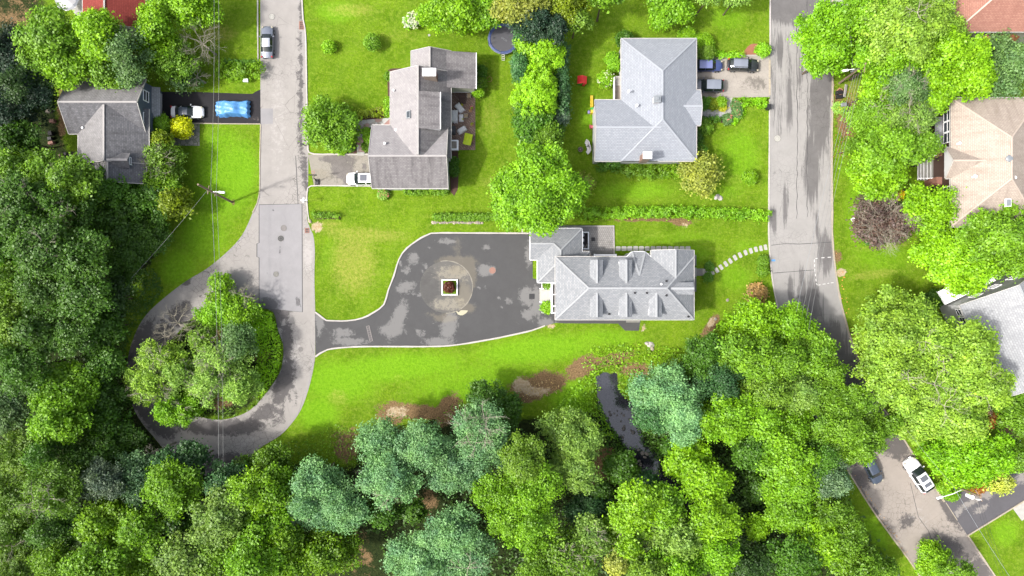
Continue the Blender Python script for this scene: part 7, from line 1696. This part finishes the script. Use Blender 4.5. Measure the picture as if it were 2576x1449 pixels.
# front garden of the patio house
tree(822, 309, 54, 54, 5.5, 'mid', 'broad', 'round green tree on the lawn at the left road', 'garden_tree', 'tree', v=1.1)
tree(1035, 51, 25, 25, 1.8, 'lime', 'ball', 'round bush ringed with white blossoms', 'hydrangea_bush', 'bush', flowers=('flower', 330), v=.95)
tree(934, 104, 17, 18, 2.4, 'mid', 'shrub', 'small round shrub in a mulch ring, the right of two', 'bush', 'bush', v=1.2); tree(826, 116, 12, 12, 1.5, 'bright', 'shrub', 'small round shrub in a mulch ring, the left of two', 'bush', 'bush', v=1.1)
hedge([(900, 288), (930, 286), (965, 278)], 26, 1.3, 'yolive', 'golden green foundation bushes above the flagstone path', 'bush', 'bush', v=.8)
for (f, x, y, r_, h, c, lb, v_) in [
 (T12, 1002, 830, 11, 1.2, 'bright', 'small green shrub in the mulch against the west wall', 1), (T12, 836, 998, 5.5, .7, 'lime', 'tiny round lime shrub beside the flagstone path', .8), (T12, 846, 1050, 6, .7, 'bright', 'small lime shrub below the tiny round one', 1.1),
 (T12, 832, 1105, 6, .6, 'mid', 'dark leafy plant low in the narrow mulch bed', .8), (T12, 676, 1075, 7, .7, 'bright', 'light green plant at the top of the rounded mulch bed', 1.1), (T12, 712, 1103, 7, .6, 'deep', 'dark green plant in the rounded mulch bed', 1), (T12, 648, 1128, 8, .7, 'bright', 'green plant at the left end of the rounded mulch bed', .95),
 (T12, 728, 1052, 5, .6, 'mid', 'small potted plant at the right of the rounded mulch bed', 1), (T12, 1003, 575, 5, .8, 'mid', 'narrow shrub high on the west wall bed', 1), (T12, 1003, 765, 5, .8, 'bright', 'narrow shrub low on the west wall bed', 1),
 (T12, 1690, 540, 14, 2, 'deep', 'dark shrub beside the porch wing, upper', .9), (T12, 1690, 620, 13, 1.8, 'mid', 'green shrub beside the porch wing, middle', .8), (T12, 1673, 690, 11, 1.5, 'bright', 'bright shrub at the corner of the white deck', 1.1),
 (T12, 1488, 1225, 9, 1, 'deep', 'upper dark shrub with red blossoms by the east wall', .9), (T12, 1490, 1290, 9, 1, 'deep', 'lower dark shrub with red blossoms by the east wall', .9), (T22, 960, 14, 9, .8, 'pale', 'small shrub with pink blossoms under the south eave', 1),
 (T13, 755, 440, 14, 2.2, 'lime', 'bright bush at the west side of the blue gray roof, upper', 1), (T13, 775, 490, 12, 1.8, 'lime', 'bright bush at the west side of the blue gray roof, lower', .95), (T13, 850, 290, 20, 2.5, 'deep', 'dark bush at the northwest corner of the blue gray roof', .9),
 (T13, 1325, 262, 20, 1.8, 'bright', 'bright bush at the north edge of the blue gray roof', 1.05), (T13, 1445, 320, 26, 2.0, 'bright', 'large bright bush at the northeast corner of the blue gray roof', .95), (T13, 1465, 390, 20, 2.2, 'olive', 'olive bush above the blue SUV', .85),
 (T13, 1895, 375, 15, 1.6, 'lime', 'round lime bush at the mulch patch by the right road', 1.05), (T13, 1520, 788, 10, 1.1, 'yolive', 'round golden bush in the front door bed', .72), (T13, 1580, 768, 9, 1.1, 'bright', 'clipped green bush at the slab path corner', .85), (T13, 1445, 780, 13, 1.6, 'deep', 'dark tall bush against the east gable', 1.1),
 (T13, 1590, 808, 5, .5, 'greenyel', 'small yellow flowering plant by the slab path', 1.1), (T13, 1490, 765, 3.6, .5, 'lime', 'tiny lime plant in the front door bed', .9), (T13, 1628, 898, 8, .9, 'graygreen', 'low gray green rose bush left of the path end', 1.1), (T13, 1675, 898, 6, .5, 'acid', 'tiny acid yellow plant at the path end', 1), (T13, 1698, 850, 8, 1, 'graygreen', 'tall gray green rose bush right of the slab path', 1.2),
 (T13, 1690, 795, 8, 1, 'graygreen', 'bushy plant with pink blossoms right of the slab path', 1.1), (T13, 1462, 955, 15, 1.6, 'mid', 'green bush below the clipped hedge of the path', 1.0), (T13, 1798, 1335, 16, 1.7, 'bright', 'lone round bush on the lawn by the right road', .9),
 (T13, 1420, 1140, 16, 2.2, 'deep', 'green bush at the southeast corner of the blue gray roof', 1.1), (T13, 65, 900, 8, 1, 'mid', 'small bush at the left foot of the hedge trees', .9),
 (T23, 1490, 565, 5, .8, 'deep', 'round bush above the end of the curved stepping path', 1), (T23, 1480, 645, 5, .8, 'deep', 'round bush below the end of the curved stepping path', 1), (T23, 1898, 522, 10, 1, 'mid', 'upper small bush by the left kerb of the right road', 1), (T23, 1893, 595, 10, 1, 'mid', 'lower small bush by the left kerb of the right road', 1),
 (T23, 262, 870, 11, 1.1, 'bright', 'green bush in the lower porch planter', 1.05), (T23, 268, 695, 6, .6, 'mid', 'small plant in the upper mulch planter of the porch', 1)]:
    fl = ('pink', 26) if 'pink blossoms' in lb or 'rose bush' in lb else None
    a_ = f(x, y); tree(a_[0], a_[1], r_, r_*(1.0 if r_ < 12 else .92), h, c, 'shrub', lb, 'bush', 'bush', v=v_, flowers=fl, depth=h*.5)
a_ = T13(712, 590); tree(a_[0], a_[1], 19, 19, 2.2, 'bright', 'shrub', 'bush with white blossoms left of the wooden deck', 'hydrangea_bush', 'bush', v=1.05, flowers=('flower', 70))
a_ = T22(1456, 718); tree(a_[0], a_[1], 8, 9, 1.1, 'redbrown', 'shrub', 'dark red maple shrub in the square planter', 'bush', 'bush', depth=.7, v=1.0)
tree(1906, 741, 27, 25, 1.6, 'tan', 'airy', 'dry tan bush at the left kerb of the right road', 'bush', 'bush', depth=.8, v=.95)
tree(1763, 437, 40, 44, 4.5, 'goldleaf', 'airy', 'pale yellow green tree at the southeast corner of the blue gray roof', 'garden_tree', 'tree', v=.8)
tree(1468, 462, 26, 26, 3, 'goldleaf', 'airy', 'small yellowish tree right of the middle maple', 'garden_tree', 'tree', v=.75)
hedge([(1508, 418), (1555, 418)], 24, 1.8, 'deep', 'dark clipped hedge block under the south wall', v=.95)
hedge([(1585, 430), (1620, 433), (1660, 432)], 34, 1.6, 'mid', 'leafy green hedge below the brick chimney', v=.9); hedge([(1675, 430), (1720, 428)], 36, 1.7, 'bright', 'brighter hedge right of the leafy green one', v=.8)
hedge([(1770, 301), (1807, 300)], 15, 1.1, 'deep', 'clipped dark green hedge below the slab path', v=1.05)
hedge([(1760, 330), (1762, 360)], 18, 1.5, 'deep', 'dark hedge along the east wall', v=.8)
hedge([(1855, 256), (1880, 257), (1930, 257)], 24, 1.1, 'acid', 'acid yellow green hedge from path to right road', v=.95); hedge([(1853, 262), (1868, 262), (1868, 290)], 16, .7, 'acid', 'low acid green ground shrubs left of the acid hedge', v=.9)
hedge([(1792, 135), (1830, 137), (1866, 137)], 17, 1.0, 'acid', 'acid green hedge strip above the black SUV', v=.9); hedge([(1757, 92), (1780, 108), (1795, 128)], 15, .9, 'lime', 'curved lime hedge at the northeast lawn', v=.85)
hedge([(1468, 537), (1500, 537), (1540, 536), (1600, 534), (1660, 533), (1720, 533), (1790, 535), (1860, 537), (1928, 539)], 30, 1.5, 'lime', 'long lime green hedge between two lawns', v=.95)
hedge([(784, 541), (800, 540), (830, 542), (850, 542)], 15, 1.0, 'mid', 'rose bed plants by the left road', 'bush', 'bush', v=1.1)
hedge([(1020, 481), (1060, 483), (1125, 482)], 11, 1.0, 'mid', 'low green planting under the south eave', 'bush', 'bush', v=1.1)
for i, x in enumerate([1358, 1400, 1435, 1468, 1501, 1540, 1576, 1610, 1645, 1680, 1714, 1748, 1786]):
    a_ = T22(x, 187); k = 1 if i else 1.25; tree(a_[0], a_[1], 6.2*k, 8.4, .95, 'mid', 'ball', 'clipped oval shrub in the neat row above the stone edging', 'clipped_shrub', 'shrub', 'row of clipped oval shrubs', v=1.1)
# island in the loop road
cover('island_ground_cover', [(600, 768), (644, 774), (687, 787), (699, 830), (711, 866), (709, 910), (697, 948), (660, 1000), (640, 960), (655, 900), (640, 850), (610, 820)], 'bright', 70, .5, 1.3, 'bright leafy ground cover on the right side of the loop island', .26, v=1.5, seed=4)
cover('island_undergrowth', isl, 'mid', 9, .1, .7, 'thin green undergrowth over the loop island', .26, v=.75, seed=5)
wood([
 (552, 712, 30, 24, 3.6, 'bright', 'airy', 'bright thin tree top reaching up over the road from the island', dict(v=.95)),
 (555, 752, 52, 26, 4.2, 'bright', 'airy', 'bright thin tree with pale twigs at the top of the island', dict(dead=3, v=.95)),
 (545, 790, 52, 36, 4.6, 'lime', 'fine', 'lime tree in the upper part of the island', dict(v=0.96)),
 (600, 790, 44, 36, 4.2, 'bright', 'airy', 'bright tree at the upper right of the island', dict(v=.9)),
 (405, 905, 58, 48, 6.6, 'paletree', 'fine', 'pale olive tree on the left side of the island', dict(v=0.82, dead=2)),
 (370, 965, 58, 46, 6.6, 'paletree', 'fine', 'pale olive tree at the lower left of the island over the road', dict(v=0.86, dead=2)),
 (462, 935, 50, 52, 7.2, 'pale', 'fine', 'pale green tree in the middle left of the island', dict(v=0.86, dead=2)),
 (560, 905, 62, 52, 7.8, 'pale', 'fine', 'pale green tree in the middle of the island', dict(v=0.86, dead=3)),
 (600, 865, 34, 46, 7.2, 'graygreen', 'soft', 'blue green tree right of the middle of the island', dict(v=1.1)),
 (535, 965, 58, 46, 7.2, 'pale', 'fine', 'pale green tree at the lower middle of the island', dict(v=0.94, dead=3)),
 (600, 965, 48, 40, 6.6, 'pale', 'fine', 'pale green tree at the lower right of the island', dict(v=0.94, dead=2)),
 (510, 855, 40, 32, 6.0, 'olive', 'airy', 'thin olive tree in the upper middle of the island', dict(v=0.90, dead=2)),
 (442, 1032, 52, 34, 4.8, 'lime', 'fine', 'vivid lime tree at the lower left tip of the island', dict(v=0.96, dead=1)),
], 'trees on the loop island', .9)
dead_tree(425, 815, 52, 9, 'leafless pale tree leaning out over the loop road from the island', lv=5, n0=6); dead_tree(395, 850, 34, 8, 'small pinkish leafless tree at the upper left of the island', n0=5); dead_tree(378, 985, 36, 11.6, 'pale bare twigs above the lower left island tree', n0=5); dead_tree(600, 745, 34, 8, 'bare twigs reaching over the road from the island top', n0=4)
dead_tree(340, 1160, 26, 15, 'small leafless tree above the silvery tree', n0=4); dead_tree(1578, 1390, 40, 15, 'twisted pale trunk with few leaves in the lower middle woods', n0=4)
dead_tree(908, 1200, 30, 13, 'bare twigs between the two blue green groups', n0=4)
# banks, ivy and undergrowth
cover('ivy_bank', [(330, 690), (380, 668), (400, 690), (412, 728), (400, 745), (380, 780), (360, 800), (335, 830), (318, 880), (312, 940), (300, 960), (280, 900), (285, 800), (300, 720)], 'deep', 34, .15, .5, 'dark green ivy bank along the left side of the loop road', .26, v=.72, seed=6)
cover('undergrowth', [(150, 700), (300, 720), (300, 900), (320, 1000), (350, 1070), (420, 1140), (520, 1190), (640, 1180), (640, 1500), (-30, 1500), (-30, 480), (130, 480)], 'dark', 6, .3, 1.6, 'dark undergrowth on the floor of the west woods', .4, v=.9, seed=7)
cover('undergrowth', [(640, 1180), (700, 1180), (760, 1160), (900, 1200), (1300, 1080), (1500, 1050), (1540, 1110), (1600, 1200), (1800, 1310), (2100, 1200), (2160, 1290), (2250, 1420), (2300, 1500), (1900, 1500), (980, 1500), (960, 1340), (860, 1330), (700, 1500), (640, 1500)], 'dark', 6, .3, 1.6, 'dark undergrowth on the floor of the lower woods', .4, v=.9, seed=8, excl=[STREAM, [(1480, 1140), (1540, 1140), (1580, 1240), (1500, 1260)], [(1040, 1230), (1110, 1230), (1110, 1310), (1040, 1310)]])
cover('undergrowth', [(1640, 920), (1800, 880), (1960, 860), (2030, 1040), (2110, 1180), (1800, 1300), (1690, 1190), (1620, 1100), (1605, 1040), (1590, 1005), (1565, 970)], 'dark', 9, .3, 1.6, 'dark undergrowth right of the stream', .36, v=1.0, seed=9)
cover('stream_bank_plants', [(1380, 1080), (1400, 1020), (1430, 980), (1480, 935), (1506, 930), (1508, 944), (1499, 958), (1509, 972), (1501, 995), (1517, 1035), (1530, 1070), (1548, 1100), (1500, 1110)], 'bright', 26, .2, .9, 'vivid leafy plants on the left bank of the stream', .26, v=1.05, seed=10)
cover('stream_bank_plants', [(1551, 932), (1590, 925), (1620, 930), (1600, 980), (1588, 1006), (1566, 1000), (1560, 985), (1550, 972), (1558, 955)], 'lime', 28, .2, .8, 'vivid leafy plants on the right bank of the stream', .26, v=.75, seed=11)
cover('wild_brush', [(1490, 870), (1530, 862), (1600, 862), (1680, 870), (1740, 890), (1700, 925), (1640, 930), (1590, 920), (1545, 938), (1520, 934), (1500, 940), (1460, 920)], 'bright', 17, .2, .9, 'mixed wild brush at the top of the stream bank', .26, v=.95, seed=12)
cover('wild_brush', [(760, 1110), (830, 1065), (900, 1075), (930, 1110), (905, 1190), (850, 1180), (800, 1130)], 'bright', 11, .1, .5, 'patchy wild brush left of the soft blue green trees', .24, v=.75, seed=13)
cover('wild_brush', [(700, 1110), (770, 1110), (840, 1170), (880, 1210), (760, 1230), (700, 1180)], 'mid', 10, .1, .5, 'low green brush between the road tip and the blue green pair', .24, v=.9, seed=14)
cover('wild_brush', [(940, 1020), (1020, 1045), (1100, 1050), (1160, 1000), (1180, 1010), (1160, 1060), (1060, 1080), (960, 1075)], 'olive', 5, .1, .5, 'thin olive brush over the brown dirt strip', .24, v=.8, seed=15, clump=.6)
cover('ivy_hollow', [(1820, 1150), (1900, 1160), (1945, 1200), (1960, 1300), (1930, 1420), (1850, 1440), (1840, 1300), (1800, 1240)], 'dark', 30, .2, .8, 'dark ivy carpet in the hollow of the right woods', .28, v=.7, seed=16)
cover('fallen_leaves', [(2088, 205), (2140, 215), (2150, 330), (2130, 400), (2092, 400)], (176, 120, 80), 7, .02, .04, 'brown fallen leaves on the right verge', .2, 'leaves', 1.2, v=.9, seed=17)
cover('fallen_leaves', [(2100, 620), (2130, 720), (2150, 800), (2180, 880), (2180, 920), (2150, 880), (2125, 800), (2095, 640)], (220, 140, 90), 1.6, .14, .15, 'orange fallen leaves along the right kerb', .22, 'leaves', 2, v=1.0, seed=18)
cover('leaf_litter', [(2140, 1200), (2150, 1195), (2290, 1395), (2285, 1410)], (200, 150, 100), 8, .02, .14, 'tan leaf litter along the lower left kerb', .16, 'leaves', 1.5, v=.9, seed=19)
cover('mulch_chips', [(1345, 960), (1400, 950), (1430, 975), (1380, 1000), (1320, 1010), (1300, 975)], (206, 180, 140), 6, .03, .1, 'pale brush debris on the sandy bank', .22, 'debris', 1.0, v=.8, seed=20)

cover('stream_bank_plants', [(1495, 1000), (1509, 1000), (1518, 1035), (1534, 1062), (1556, 1096), (1578, 1128), (1602, 1156), (1596, 1175), (1560, 1160), (1520, 1090)], 'deep', 34, .1, .6, 'green plants leaning over the left edge of the lower stream', .26, clump=.5, v=.9, seed=31)
cover('stream_bank_plants', [(1600, 1035), (1598, 1066), (1614, 1112), (1642, 1142), (1662, 1170), (1700, 1180), (1660, 1110), (1630, 1040)], 'deep', 34, .1, .6, 'green plants leaning over the right edge of the lower stream', .26, clump=.5, v=.85, seed=32)
